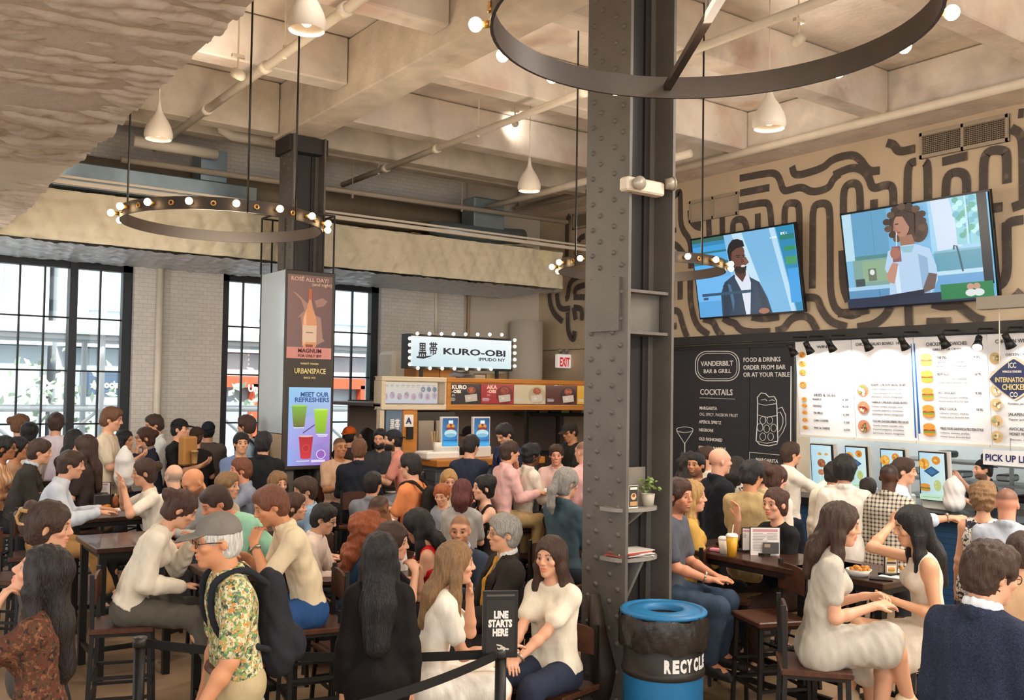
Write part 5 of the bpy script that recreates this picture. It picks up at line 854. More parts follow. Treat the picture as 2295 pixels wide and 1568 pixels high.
def nets(D, lo, h):
    S = D < 0
    c = np.zeros(tuple(x-1 for x in D.shape), np.uint8); sl = (slice(None, -1), slice(1, None))
    for i in (0, 1):
        for j in (0, 1):
            for k in (0, 1): c += S[sl[i], sl[j], sl[k]]
    I = np.argwhere((c > 0) & (c < 8)); ids = np.full(c.shape, -1, np.int32); ids[I[:, 0], I[:, 1], I[:, 2]] = np.arange(len(I))
    acc = np.zeros((len(I), 3)); cnt = np.zeros(len(I))
    cor = [(i, j, k) for i in (0, 1) for j in (0, 1) for k in (0, 1)]; val = {q: D[I[:, 0]+q[0], I[:, 1]+q[1], I[:, 2]+q[2]] for q in cor}
    for q in cor:
        for a in range(3):
            if q[a]: continue
            r = list(q); r[a] = 1; d0, d1 = val[q], val[tuple(r)]; m = (d0 < 0) != (d1 < 0)
            t = np.where(m, d0/np.where(m, d0-d1, 1), 0); p = np.tile(np.array(q, float), (len(I), 1)); p[:, a] = t
            acc += p*m[:, None]; cnt += m
    V = lo+h*(I+acc/cnt[:, None]); F = []
    for a in range(3):
        b, c_ = (a+1) % 3, (a+2) % 3; s0 = [slice(None)]*3; s1 = [slice(None)]*3; s0[a] = slice(None, -1); s1[a] = slice(1, None)
        for e in (s0, s1): e[b] = slice(1, -1); e[c_] = slice(1, -1)
        s0, s1 = tuple(s0), tuple(s1); E = np.argwhere(S[s0] != S[s1])
        if not len(E): continue
        E[:, b] += 1; E[:, c_] += 1; ins = S[E[:, 0], E[:, 1], E[:, 2]]
        def at(db, dc): q = E.copy(); q[:, b] += db; q[:, c_] += dc; return ids[q[:, 0], q[:, 1], q[:, 2]]
        f = np.stack([at(-1, -1), at(0, -1), at(0, 0), at(-1, 0)], 1); f[~ins] = f[~ins][:, ::-1]; F.append(f)
    F = np.concatenate(F); return V, F[(F >= 0).all(1)]
def vnormals(V, F):
    n = np.cross(V[F[:, 2]]-V[F[:, 0]], V[F[:, 3]]-V[F[:, 1]]); N = np.zeros_like(V)
    for i in range(4): np.add.at(N, F[:, i], n)
    return N/(np.linalg.norm(N, axis=1, keepdims=True)+1e-12)
def crumple(V, F, amp, f, seed=0, stretch=(1, 1, 1)):
    rg = np.random.RandomState(seed); P = V*np.array(stretch)*f; o = np.zeros(len(V))
    for i in range(6):
        d = rg.normal(size=3); d /= np.linalg.norm(d); w = P+.5*np.sin(P[:, [1, 2, 0]]*1.7+rg.uniform(0, 6, 3)); o += np.sin(w@d*rg.uniform(.7, 2)*6.28+rg.uniform(0, 6))
    return V+vnormals(V, F)*np.maximum((o/6*1.6+.35)*amp, -.0012)[:, None]
def ik(S, T, a, b, pole):
    d = T-S; L = np.linalg.norm(d); L2 = min(L, (a+b)*.995); T = S+d/L*L2 if L > 1e-6 else T; u = nrm(T-S)
    x = (a*a-b*b+L2*L2)/(2*L2); y = math.sqrt(max(a*a-x*x, 1e-6)); p = np.asarray(pole, float); p = nrm(p-u*(p@u)); return S+u*x+p*y, T
SKIN = {'l': '#d9a282', 'p': '#e2b196', 't': '#bd8460', 'm': '#a06d4c', 'b': '#6d452f', 'd': '#4e3122', 'a': '#dba580'}
HAIRC = {'dk': '#1b120d', 'br': '#3d2618', 'lb': '#6b4629', 'bl': '#b98f55', 'rd': '#74422a', 'gr': '#9c968d', 'wh': '#d3cfc6', 'bk': '#0e0b0a', 'au': '#47291b', 'sb': '#8d6a45'}
SKINM = M('skin', '#cccccc', .5, attr=True, bump=.04, bscale=220, spec=.35)
EYEM = M('eye', '#ffffff', .2, attr=True)
def hairmat(k):
    return M('hair_'+k, HAIRC.get(k, k), .42, var=.35, scale=5, stretch=(26, 26, 2.2), bump=.7, bscale=9, spec=.5)
_cl = {}
def cloth(c, kind=None, c2=None, ks=10):
    key = 'cloth_%s_%s_%s' % (c.strip('#'), kind, ks)
    return M(key, c, .85, var=.07, scale=14, bump=.55, bscale=11, stretch=(1.3, 1.3, .62) if not kind else None, spec=.2, kind=kind, c2=c2 or '#222222', ks=ks)
LEATHER = {}
NEARH, MIDH, FARH = .0062, .009, .0135
def arm_target(J, side, spec, tz):
    s = side; S = J['S'][s]; hf, hu, hr, HC = J['hf'], J['hu'], J['hr'], J['HC']; sc = J['sc']
    lat, fw = J['lat'], J['fw']
    def loc(x, y, z): return lat*(x*s*sc)+fw*(y*sc)+V3(0, 0, z*sc)
    n = lat*-s; hd = None; curl = .45; pole = lat*(.35*s)-fw*.5-V3(0, 0, 1)
    if isinstance(spec, tuple):
        T = S+loc(*spec[:3])
        if len(spec) > 4: pole = fw*1.0-V3(0, 0, .15); hd = nrm(V3(0, 0, .6)-fw*.6)
        curl = spec[3] if len(spec) > 3 else .5; n = nrm(-V3(0, 0, 1)+lat*-.4*s) if spec[1] > .2 else n
    elif spec == 'down': T = S+loc(.07, .05, -.535); pole = lat*.3*s-fw
    elif spec == 'tab': T = S*V3(1, 1, 0)+loc(-.03, .34, 0)+V3(0, 0, tz+.045); n = V3(0, 0, -1); hd = nrm(fw-lat*.45*s); curl = .35
    elif spec == 'tabin': T = S*V3(1, 1, 0)+loc(-.12, .27, 0)+V3(0, 0, tz+.05); n = nrm(V3(0, 0, -1)-lat*.5*s); hd = nrm(fw*.6-lat*.8*s); curl = .6
    elif spec == 'eat': T = S*V3(1, 1, 0)+loc(-.10, .27, 0)+V3(0, 0, tz+.14); n = nrm(V3(0, 0, -.6)-lat*s); hd = nrm(fw*.7-lat*.7*s+V3(0, 0, .15)); curl = .75
    elif spec == 'chin': T = HC+hf*.10*sc-hu*.20*sc+hr*.05*s*sc; hd = nrm(hu*.9+hf*-.1-hr*.2*s); n = nrm(-hf-hr*.3*s); curl = .8; pole = lat*.4*s-V3(0, 0, 1)
    elif spec == 'mouth': T = HC+hf*.19*sc-hu*.17*sc+hr*.07*s*sc; hd = nrm(hu*.55-hf*.5-hr*.5*s); n = nrm(-hf*.6-hr*s*.7); curl = .7; pole = lat*.5*s-V3(0, 0, 1)
    elif spec == 'lap': T = J['P']+loc(.08, .33, .12); n = V3(0, 0, -1); hd = nrm(fw-lat*.7*s); curl = .3
    elif spec == 'knee': T = J['P']+loc(.03, .44, .12); n = V3(0, 0, -1); hd = nrm(fw*.5-lat*.9*s-V3(0, 0, .2)); curl = .5
    elif spec == 'fold': T = J['C']+loc(-.10, .20, -.06); n = nrm(-fw); hd = -lat*s; curl = .3
    elif spec == 'up': T = S+loc(.05, .25, .10); n = nrm(fw); hd = nrm(V3(0, 0, 1)+fw*.2); curl = .35
    elif spec == 'phone': T = S+loc(-.10, .30, -.20); n = nrm(V3(0, 0, .6)-fw*.5-lat*.3*s); hd = nrm(fw+V3(0, 0, .6)-lat*.3*s); curl = .5
    else: T = S+loc(.07, .05, -.53)
    return T, n, hd, curl, pole
def hand(F, w, d, n, side, curl, sc, h):
    d = nrm(d); n = nrm(n-d*(n@d)); t = np.cross(d, n)*(-side); rmin = .62*h
    for i, (o, L) in enumerate(((.031, .070), (.0105, .079), (-.0105, .073), (-.030, .057))):
        kn = w+(d*.088+t*o)*sc; F.cone(w+(d*.012+t*o*.45)*sc, kn, max(.0135*sc, rmin), max(.0125*sc, rmin), .014)
        p = kn; ang = 0
        for j, (fr, bend) in enumerate(((.45, 28), (.31, 42), (.24, 28))):
            ang += R_(bend)*curl*(1+.14*i); q = p+(d*math.cos(ang)+n*math.sin(ang)+t*(.06*(1.4-i)))*L*fr*sc
            F.cone(p, q, max((.0092-.0007*j)*sc, rmin), max((.0086-.0007*j)*sc, rmin), .004); p = q
    p = w+(d*.022+t*.024)*sc; q = p+(d*.62+t*.62+n*.25)*.040*sc; r = q+(d*.86+t*.2+n*.35)*.036*sc
    F.cone(p, q, max(.0145*sc, rmin), max(.0115*sc, rmin), .012).cone(q, r, max(.0105*sc, rmin), max(.0085*sc, rmin), .005)
PEOPLE = []; SEATS = []; LOG = []
def person(label, px_=None, face=0, d=None, pos=None, az=0, sc=1.0, sex='m', h=MIDH, seat=None, lean=0, side=0, tw=0, head=(0, 0, 0), L='down', R='down', legs=None, skin='l', hair=('short', 'br'), top=('tee', '#ffffff'), bot=('pants', '#222428'), shoe='#1a1a1c',
           beard=None, glasses=None, cap=None, inner=None, tie=None, belt=None, strap=None, apron=None, fat=1.0, tz=None, extra=None, z0=0, watch=None, fmt=None, groupn=None, pack=None, chair='stool', tl=1.0):
    """pos: head-centre world point (x, y, z) when headz is None; az: world heading of the chest"""
    seed = len(PEOPLE)*17+3; rg = np.random.RandomState(seed); fem = sex == 'f'
    rotx = lambda a: V3(0, math.sin(R_(a)), math.cos(R_(a)))
    sit = seat is not None
    sl = V3(math.sin(R_(side)), 0, 0)
    def build_joints(pz):
        J = {'sc': sc}; P = V3(0, 0, pz); J['P'] = P
        W = P+(rotx(lean*.5)+sl*.5)*.18*sc*tl; C = W+(rotx(lean*.95)+sl)*.20*sc*tl; N = C+(rotx(lean*1.15)+sl)*.165*sc*(.5+.5*tl)
        a = R_(tw); lat = V3(math.cos(a), -math.sin(a), 0); fw0 = V3(math.sin(a), math.cos(a), 0); J['lat'], J['fw'] = lat, fw0
        sw = (.140 if fem else .166)*sc*(.5+.5*fat)
        J['S'] = {s_: C+rotx(lean)*.092*sc+lat*sw*s_ for s_ in (-1, 1)}
        pt, yw, tlt = head; cp, sp = math.cos(R_(pt)), math.sin(R_(pt)); a2 = R_(tw+yw)
        hf = V3(math.sin(a2)*cp, math.cos(a2)*cp, -sp); hr = V3(math.cos(a2), -math.sin(a2), 0); hu = np.cross(hr, hf)
        ct, st = math.cos(R_(tlt)), math.sin(R_(tlt)); hr, hu = hr*ct-hu*st, hu*ct+hr*st
        nd = nrm(rotx(lean*.75+pt*.35)+V3(0, .16, 0)+hr*0); HC = N+nd*.125*sc+hu*.035*sc+hf*.012*sc
        J.update(W=W, C=C, N=N, hf=hf, hr=hr, hu=hu, HC=HC); return J
    pz = (seat+.095*sc) if sit else .925*sc+z0
    J = build_joints(pz)
    if px_ is not None:
        if d:
            want = at_d(px_[0], px_[1], d).z; df = want-J['HC'][2]
            if sit: seat = min(max(seat+df, .40), 1.0)
            else: f_ = min(max((want-z0)/(J['HC'][2]-z0), .86), 1.14); sc *= f_
            pz = (seat+.095*sc) if sit else .925*sc+z0; J = build_joints(pz)
            pos = at_d(px_[0], px_[1], d)
        else: pos = at_Z(px_[0], px_[1], J['HC'][2])
        dc = -Vector((pos.x, pos.y)).normalized(); rv = Vector((-dc.y, dc.x)); fv = dc*math.cos(R_(face))+rv*math.sin(R_(face)); az = math.atan2(-fv.x, fv.y)
    P, W, C, N, HC, hf, hr, hu, lat, fw, S = [J[k] for k in ('P', 'W', 'C', 'N', 'HC', 'hf', 'hr', 'hu', 'lat', 'fw', 'S')]
    if tz is None: tz = (seat+.30) if sit else 1.05
    B = np.array([hr, hf, hu])
    H = lambda x, y, z: HC+(hr*x+hf*y+hu*z)*sc
    # arms and legs
    arms = {}
    for s_, sp in ((-1, L), (1, R)):
        T, n, hd, curl, pole = arm_target(J, s_, sp, tz); E, T = ik(S[s_], T, .285*sc, .25*sc, pole); fd = nrm(T-E); arms[s_] = (E, T, nrm(hd) if hd is not None else nrm(fd+V3(0, 0, -.1)), n, curl)
    lg = {}
    for s_ in (-1, 1):
        hp = P+V3(s_*.088*sc, 0, -.03*sc)
        if not sit:
            off = (legs or (0, 0))[0 if s_ < 0 else 1]; an = V3(s_*.10*sc, -.01+off*sc, z0+.085*sc+abs(off)*.06); kn, an = ik(hp, an, .43*sc, .415*sc, V3(s_*.1, 1, 0)); fd = V3(s_*.15, 1, 0)
        else:
            if legs == 'cross' and s_ == 1: kn = hp+V3(-.10, .42, .09)*sc; an = kn+V3(-.13, .10, -.38)*sc; fd = V3(-.2, 1, -.5)
            elif legs == 'low': kn = hp+V3(s_*.06, .41, .02)*sc; an = V3(kn[0], kn[1]+.03, z0+.085*sc); an = kn+nrm(an-kn)*.41*sc; fd = V3(s_*.1, 1, 0)
            elif legs == 'wide': kn = hp+V3(s_*.20, .36, -.04)*sc; an = kn+V3(s_*-.05, -.08, -.40)*sc; fd = V3(s_*.3, 1, 0)
            elif legs == 'out': kn = hp+V3(s_*.05, .42, -.05)*sc; an = kn+V3(s_*.02, .16, -.37)*sc; fd = V3(0, 1, -.1)
            else: kn = hp+V3(s_*.05, .42, -.03)*sc; an = kn+V3(0, -.06, -.405)*sc; fd = V3(s_*.15, 1, -.1)
        lg[s_] = (hp, kn, an, nrm(fd))
    # ---- body
    F = Field(); up = nrm(N-P); fy = (nrm(np.cross(nrm(up), lat)), .70); k = .03
    tr = lambda x: x*sc*fat
    hipr, waistr, chestr = (.125, .098, .108) if fem else (.118, .112, .125)
    def torso(F, g, kk=.03, low=0):
        F.cone(P+lat*-.065*sc+V3(0, 0, -.01), P+lat*.065*sc+V3(0, 0, -.01), tr(hipr*.92)+g, tr(hipr*.92)+g, kk, (fw, .86))
        F.cone(P+lat*-.03*sc, W+lat*-.03*sc, tr(hipr)+g, tr(waistr)+g, kk, fy).cone(P+lat*.03*sc, W+lat*.03*sc, tr(hipr)+g, tr(waistr)+g, kk, fy)
        if fat > 1.1: F.ell(W+fw*.05*sc-V3(0, 0, .03), V3(.14, .14, .15)*sc*fat*.92+g, None, .05)
        for s_ in (-1, 1):
            F.cone(W+lat*.035*s_*sc, C+lat*.055*s_*sc+up*.02, tr(waistr)+g, tr(chestr)+g, kk, fy)
            F.cone(C+lat*.06*s_*sc+up*.02*sc, S[s_]-lat*.012*s_*sc-up*.01*sc, .082*sc+g, .050*sc+g, kk, (fy[0], .85))
            F.cone(N+lat*.012*s_-up*.02*sc, S[s_]+V3(0, 0, .004), .050*sc+g*.7, .043*sc+g*.8, .03)
        if fem:
            for s_ in (-1, 1): F.ell(C+lat*.068*s_*sc+fy[0]*-.0+nrm(np.cross(up, lat))*.072*sc-up*.005, V3(.06, .055, .06)*sc+g*.8, None, .03)
    torso(F, 0)
    nk = N+hu*0; F.cone(N-up*.03*sc, HC-hu*.06*sc-hf*.022*sc, (.052 if fem else .060)*sc, (.049 if fem else .056)*sc, .022)
    # head
    jw = .9 if fem else 1.0
    F.ell(H(0, -.012, .034), V3(.076, .096, .088)*sc, B, .02).ell(H(0, .022, -.045), V3(.058*jw, .070, .072)*sc, B, .025).ell(H(0, .068, -.094), V3(.024*jw, .02, .018)*sc, B, .024)
    F.ell(H(0, .066, .030), V3(.055, .026, .026)*sc, B, .03)
    for s_ in (-1, 1): F.ell(H(s_*.042, .062, -.018), V3(.022, .022, .02)*sc, B, .02)
    F.cone(H(0, .086, .022), H(0, .108, -.019), .008*sc, .0125*sc, .014); 
    for s_ in (-1, 1): F.ell(H(s_*.012, .098, -.024), V3(.0085, .0105, .008)*sc, B, .008)
    F.ell(H(0, .090, -.050), V3(.024, .012, .0065)*sc, B, .006).ell(H(0, .087, -.064), V3(.021, .012, .0078)*sc, B, .006)
    if h < .012:
        for s_ in (-1, 1): F.ell(H(s_*.031, .098, .007), V3(.0165, .015, .0085)*sc, B, .010, '-')
        F.ell(H(0, .102, -.0570), V3(.022, .012, .0022)*sc, B, .004, '-')
    for s_ in (-1, 1):
        e = nrm(hr*s_*.35-hf*.9); F.ell(H(s_*.074, -.014, -.008), V3(.010, .017, .028)*sc, np.array([nrm(hr*s_+hf*.45), nrm(hf-hr*s_*.45), hu]), .008)
    for s_ in (-1, 1):
        E, T, hd, n, curl = arms[s_]; F.cone(S[s_], E, .047*sc*(.86 if fem else 1), .038*sc*(.88 if fem else 1), .03)
        u = nrm(T-E); m = E+(T-E)*.3; F.chain([E, m, T], [.037*sc*(.88 if fem else 1), .039*sc*(.86 if fem else 1), .025*sc*(.88 if fem else 1)], .02, None)
        F.cone(T-u*.01, T+hd*.02*sc, .024*sc*(.9 if fem else 1), .021*sc, .015); hand(F, T+hd*.008*sc, hd, n, s_, curl, sc*(.92 if fem else 1.02), h)
        hp, kn, an, fd = lg[s_]; F.chain([hp, hp+(kn-hp)*.5, kn], [.092*sc, .077*sc, .056*sc], .03); cf = kn+(an-kn)*.3-fd*.012*sc; F.chain([kn, cf, an], [.054*sc, .056*sc, .037*sc], .025)
        F.chain([an, an+fd*.10*sc-V3(0, 0, .045*sc), an+fd*.16*sc-V3(0, 0, .055*sc)], [.036*sc, .034*sc, .024*sc], .02)
    V, Fc = F.mesh(h)
    base = np.array(lin(SKIN.get(skin, skin))); col = np.tile(base, (len(V), 1)); q = (V-HC)@B.T/sc; r0 = np.linalg.norm(q, axis=1) < .17
    hc = np.array(lin(HAIRC.get(hair[1], hair[1]))); hcb = np.array(lin(HAIRC.get(beard[1] if beard else hair[1], beard[1] if beard else hair[1])))
    fx, fyv, fz = q[:, 0], q[:, 1], q[:, 2]
    def paint(m, c, a): w = np.clip(m, 0, 1)[:, None]*a*r0[:, None]; col[:] = col*(1-w)+np.asarray(c)*w
    paint(np.exp(-((np.abs(fx)-.045)/.02)**2-((fz+.025)/.02)**2)*(fyv > .03), base*V3(1.05, .75, .7), .35)
    lipc = base*V3(1.0, .62, .6) if not fem else base*V3(1.0, .48, .5)
    if h < .012:
        paint((np.abs(fx) < .024)*(np.abs(fz+.057) < .0125)*(fyv > .075)*1.0, lipc, .62 if fem else .35)
        paint((np.abs(np.abs(fx)-.033) < .019)*(np.abs(fz-.030-(.018-np.abs(np.abs(fx)-.033))*.25) < .0052)*(fyv > .06), hc*.6, .8)
        paint(np.exp(-((np.abs(fx)-.032)/.016)**2-((fz-.006)/.010)**2)*(fyv > .05), base*.45, .55)
    else:
        paint((np.abs(fx) < .03)*(np.abs(fz+.057) < .014)*(fyv > .07)*1.0, lipc, .5); paint((np.abs(np.abs(fx)-.033) < .022)*(np.abs(fz-.012) < .016)*(fyv > .05), base*.25, .6)
    if beard:
        bm = np.clip((-.038-fz-np.maximum(0, .035-np.abs(fx))*.2)/.014, 0, 1)*(fyv > -.035)*(fz > -.13); bm = bm*(1-((np.abs(fx) < .02)*(np.abs(fz+.057) < .009)*(fyv > .08))); paint(bm, hcb, beard[0])
    if hair[0] in ('buzz', 'balding'):
        sm = np.clip((fz-.03-np.clip(fyv-.0, 0, 1)*.35)/.02, 0, 1) if hair[0] == 'buzz' else np.clip((.05-fz)/.02, 0, 1)*(fz > -.05)*(fyv < .02); paint(sm, hc, .75 if hair[0] == 'buzz' else .6)
    who = label.split('|')[0].strip(); body = npmesh('person', V, Fc, SKINM, None, col); tag(body, label.replace('|', ''), 'person', groupn)
    PEOPLE.append(body)
    sub = lambda name, VF, mat, amp=0, f=6, st=(1, 1, 1): npmesh(name, crumple(VF[0], VF[1], amp, f, seed, st) if amp else VF[0], VF[1], mat, body)
    # ---- eyes
    if h < .012:
        for s_ in (-1, 1):
            e = MB().ball(H(s_*.031, .0765, .006), .0118*sc, 12); me = e.build('eye', EYEM, body); vv = np.array([v.co[:] for v in me.data.vertices]); dd = ((vv-H(s_*.031, .0765, .006))@hf)/(.0118*sc)
            cc = np.where(dd[:, None] > .70, V3(.02, .012, .008), V3(.42, .37, .33)); at = me.data.color_attributes.new('Col', 'FLOAT_COLOR', 'POINT'); at.data.foreach_set('color', np.concatenate([cc, np.ones((len(cc), 1))], 1).astype('f').ravel())
    # ---- top
    LAP = []; kind = top[0]; g = {'tee': .013, 'polo': .013, 'shirt': .015, 'sweater': .017, 'jacket': .021, 'tank': .009, 'dress': .012, 'coat': .022, 'blouse': .018}.get(kind, .014)
    def sleeves(F, g, upto):
        for s_ in (-1, 1):
            E, T = arms[s_][0], arms[s_][1]; a = .047*sc*(.9 if fem else 1)+g
            if upto <= 1:
                e = S[s_]+(E-S[s_])*upto; F.cone(S[s_], e, a, a*.98, .03)
            else:
                m = E+(T-E)*.35; e = E+(T-E)*min(upto-1, 1.0); F.chain([S[s_], E, m], [a, .040*sc+g, .041*sc+g], .03); F.cone(m, e, .041*sc+g, .030*sc+g*.9, .02)
    if kind != 'none':
        F = Field(); torso(F, g, .04); hem = {'dress': None}.get(kind, .0)
        up_to = {'tee': .72, 'polo': .78, 'shirt': 1.93, 'sweater': 1.95, 'jacket': 1.92, 'coat': 1.95, 'tank': 0, 'dress': .6, 'blouse': .62}.get(kind, .7)
        if len(top) > 2 and isinstance(top[2], float): up_to = top[2]
        if up_to > 0: sleeves(F, g, up_to)
        if kind in ('dress',):
            for s_ in (-1, 1):
                hp, kn, an, fd = lg[s_]; e = hp+(kn-hp)*.9 if sit else kn; F.cone(hp, e, .105*sc+g, (.085 if sit else .11)*sc+g, .06)
            if sit: F.cone(P+fw*.1, P+fw*.36*sc+V3(0, 0, -.03), .10*sc, .09*sc, .06, (lat, 1.25))
        elif kind in ('coat',):
            F.cone(P, P-V3(0, 0, .42*sc), .15*sc, .20*sc, .05, (fw, .8))
        elif not belt and not sit: F.cone(P+lat*-.062*sc-up*(.035 if sit else .07)*sc, P+lat*.062*sc-up*(.035 if sit else .07)*sc, hipr*.95*sc*fat+g+.012, hipr*.95*sc*fat+g+.012, .04, (fw, .92)); F.cone(P+up*.05*sc-lat*.03*sc, P+up*.05*sc+lat*.03*sc, (hipr+.002)*sc*fat+g+.008, (hipr+.002)*sc*fat+g+.008, .04, (fy[0], .78))
        # collars
        if kind in ('polo', 'shirt', 'jacket', 'coat'):
            nb = N+hu*.0; pts = []
            for i in range(11):
                a = R_(-145+29*i); pts.append(N+lat*math.sin(a)*.066*sc-fw*math.cos(a)*.062*sc+V3(0, 0, .012-.03*(1-math.cos(a))/2)*sc+up*.012*sc)
            if kind == 'jacket': pts = [p-up*.012*sc-fw*.006 for p in pts]
            F.chain(pts, [.0135*sc+ (g-.013)*.4]*11, .008, (up, 1.7))
        # neckline
        if kind in ('tee', 'dress', 'blouse', 'sweater'): F.ell(N+fw*.03*sc+up*.03*sc, V3(.072, .075, .05)*sc, None, .012, '-')
        elif kind == 'tank': F.ell(N+fw*.04*sc+up*.01*sc, V3(.085, .11, .085)*sc, None, .012, '-'); [F.ell(S[s_]+up*.0+lat*s_*.035*sc, V3(.055, .12, .10)*sc, None, .01, '-') for s_ in (-1, 1)]
        else: F.cone(N-up*.02*sc, N+up*.2*sc+fw*.03, .052*sc, .075*sc, .008, None, '-'); F.cone(N+fw*.075*sc+up*.03*sc, C+fw*.15*sc+up*.05*sc, .03*sc, .004, .01, None, '-')
        if kind in ('jacket', 'coat') and inner:
            fr = nrm(np.cross(up, lat)); F.cone(N+fr*.10*sc+up*.02*sc, W+fr*.165*sc*fat+up*.02, .066*sc, .022*sc, .008, None, '-')
            for s_ in (-1, 1):
                lp = Field(); a, b, c = N+lat*s_*.062*sc+fr*.03*sc+up*.012*sc, C+lat*s_*.085*sc+fr*.128*sc+up*.03*sc, W+lat*s_*.03*sc+fr*(.128*fat)*sc+up*.02
                lp.chain([a, b, c], [.022*sc, .034*sc, .010*sc], .01, (nrm(fr+lat*s_*.5), .45)); LAP.append(lp)
        if belt: F.clip(P+up*.03*sc, -up)
        elif sit and kind not in ('dress', 'coat'): F.clip(P+up*.012*sc-fw*.02, nrm(-up-fw*.15))
        VF = F.mesh(h if h > .007 else .007)
        nm = {'tee': 't_shirt', 'polo': 'polo_shirt', 'tank': 'tank_top'}.get(kind, kind)
        mat = top[2] if len(top) > 2 and not isinstance(top[2], float) else (top[3] if len(top) > 3 else cloth(top[1]))
        tpo = sub(nm, VF, mat, .0055 if kind not in ('tank',) else .003, 6, (1.25, 1.25, .75))
        for lp in LAP: sub('lapel', lp.mesh(max(h, .007)), mat).parent = tpo
    if inner:
        F = Field(); torso(F, .007, .04); pts = []
        for i in range(11): a = R_(-150+30*i); pts.append(N+lat*math.sin(a)*.062*sc-fw*math.cos(a)*.058*sc+V3(0, 0, .028-.035*(1-math.cos(a))/2)*sc+up*.024*sc)
        F.chain(pts, [.0125*sc]*11, .008, (up, 1.8)); F.clip(P+up*.02, -up); F.cone(N+up*0, N+up*.2*sc, .05*sc, .06*sc, .008, None, '-')
        sub('shirt', F.mesh(max(h, .0062)), cloth(inner))
    if tie:
        fr = nrm(np.cross(up, lat)); a = N+fr*.072*sc-up*.005*sc; F = Field(); F.cone(a, a-up*.03*sc+fr*.012*sc, .016*sc, .013*sc, .005)
        F.chain([a-up*.03*sc+fr*.010*sc, C+fr*.148*sc, W+fr*.135*sc*fat+up*.06*sc, W+fr*.137*sc*fat], [.013*sc, .026*sc, .034*sc, .01*sc], .01, (fr, .3)); sub('tie', F.mesh(max(h*.8, .005)), cloth(tie))
    # ---- bottom
    if bot:
        F = Field(); bk = bot[0]; g = .013 if belt else .010
        F.cone(P+lat*-.06*sc-V3(0, 0, .012), P+lat*.06*sc-V3(0, 0, .012), hipr*.92*sc*fat+g, hipr*.92*sc*fat+g, .03, (fw, .88))
        if belt: F.cone(P+up*.02*sc-lat*.03*sc, P+up*.05*sc-lat*.03*sc, hipr*sc*fat+g, hipr*.97*sc*fat+g, .03, (fy[0], .74)); F.cone(P+up*.02*sc+lat*.03*sc, P+up*.05*sc+lat*.03*sc, hipr*sc*fat+g, hipr*.97*sc*fat+g, .03, (fy[0], .74)); F.clip(P+up*.075*sc, up)
        for s_ in (-1, 1):
            hp, kn, an, fd = lg[s_]
            if bk == 'shorts': e = hp+(kn-hp)*.93; F.cone(hp, e, .098*sc+g, .075*sc+g, .04)
            elif bk == 'skirt': F.cone(hp, kn+(an-kn)*.25, .10*sc+g, .105*sc+g, .07)
            else: F.chain([hp, kn, kn+(an-kn)*.93], [.093*sc+g, .061*sc+g, .046*sc+g*1.3], .04)
        if bk == 'skirt' and sit: F.cone(P+fw*.1, P+fw*.40*sc+V3(0, 0, -.05), .12*sc, .11*sc, .07, (lat, 1.3))
        bto = sub({'pants': 'trousers'}.get(bk, bk), F.mesh(max(h*1.15, .009)), bot[2] if len(bot) > 2 else cloth(bot[1]), .005, 6, (1.2, 1.2, .8))
        if belt:
            F = Field(); F.cone(P+up*.062*sc-lat*.03*sc, P+up*.062*sc+lat*.03*sc, .0, .0, .0); pts = []
            for i in range(25): a = 2*math.pi*i/24; pts.append(P+up*.052*sc+lat*math.cos(a)*(hipr+.032)*1.0*sc*fat+fw*math.sin(a)*(hipr*.78+.024)*sc*fat)
            MB().tube(pts, .019*sc, 6, closed=False).build('belt', M('belt_leather', '#5a2a18', .45), bto)
    # ---- shoes
    if shoe:
        sm = M('shoe_'+shoe.strip('#'), shoe, .5, var=.08)
        for s_ in (-1, 1):
            hp, kn, an, fd = lg[s_]; F = Field(); dn = V3(0, 0, -1)
            if sit and legs not in ('low',): dn = nrm(dn-fd*(dn@fd))
            F.chain([an+dn*.03*sc-fd*.02*sc, an+dn*.045*sc+fd*.08*sc, an+dn*.055*sc+fd*.165*sc], [.043*sc, .043*sc, .031*sc], .02, (dn, .9)); F.cone(an+dn*.072*sc-fd*.03*sc, an+dn*.076*sc+fd*.17*sc, .036*sc, .032*sc, .01, (dn, .5)); F.cone(an, an+dn*.03*sc, .044*sc, .045*sc, .02); sub('shoe', F.mesh(max(h, .009)), sm)
    # ---- hair
    hk, hcname = hair[0], hair[1]; hm = hairmat(hcname); hh = max(h*.9, .006)
    if hk not in ('bald', 'buzz', 'none', 'balding'):
        F = Field(); t = .004*sc if cap else {'short': .012, 'crop': .009, 'curly': .024, 'afro': .03, 'fringe': .008}  .get(hk, .015)*sc
        if len(hair) > 2 and not cap: t = hair[2]*sc
        F.ell(H(0, -.014, .036), V3(.078, .097, .090)*sc+t, B, .02)
        if hk in ('short', 'curly', 'crop', 'afro'): F.ell(H(0, -.045, -.02), V3(.070, .066, .075)*sc+t*.6, B, .02); F.ell(H(0, .03, .085), V3(.06, .05, .035)*sc+t*.7, B, .02)
        if hk in ('short', 'crop', 'curly', 'afro', 'fringe'):
            F.ell(H(0, .118, -.045), V3(.085, .092, .108)*sc, B, .014, '-')
            for s_ in (-1, 1): F.ell(H(s_*.085, .005, -.035), V3(.03, .034, .052)*sc, B, .01, '-'); F.ell(H(s_*.085, .06, -.055), V3(.05, .06, .06)*sc, B, .01, '-')
            F.clip(H(0, -.06, -.085), nrm(-hu*1.0-hf*.25))
            if hk == 'fringe': F.ell(H(0, .02, .10), V3(.075, .11, .075)*sc, B, .02, '-')
        else:
            F.ell(H(0, -.05, -.03), V3(.072, .06, .08)*sc+t*.5, B, .02)
            F.ell(H(0, .116, -.040), V3(.070, .090, .112)*sc, B, .014, '-')
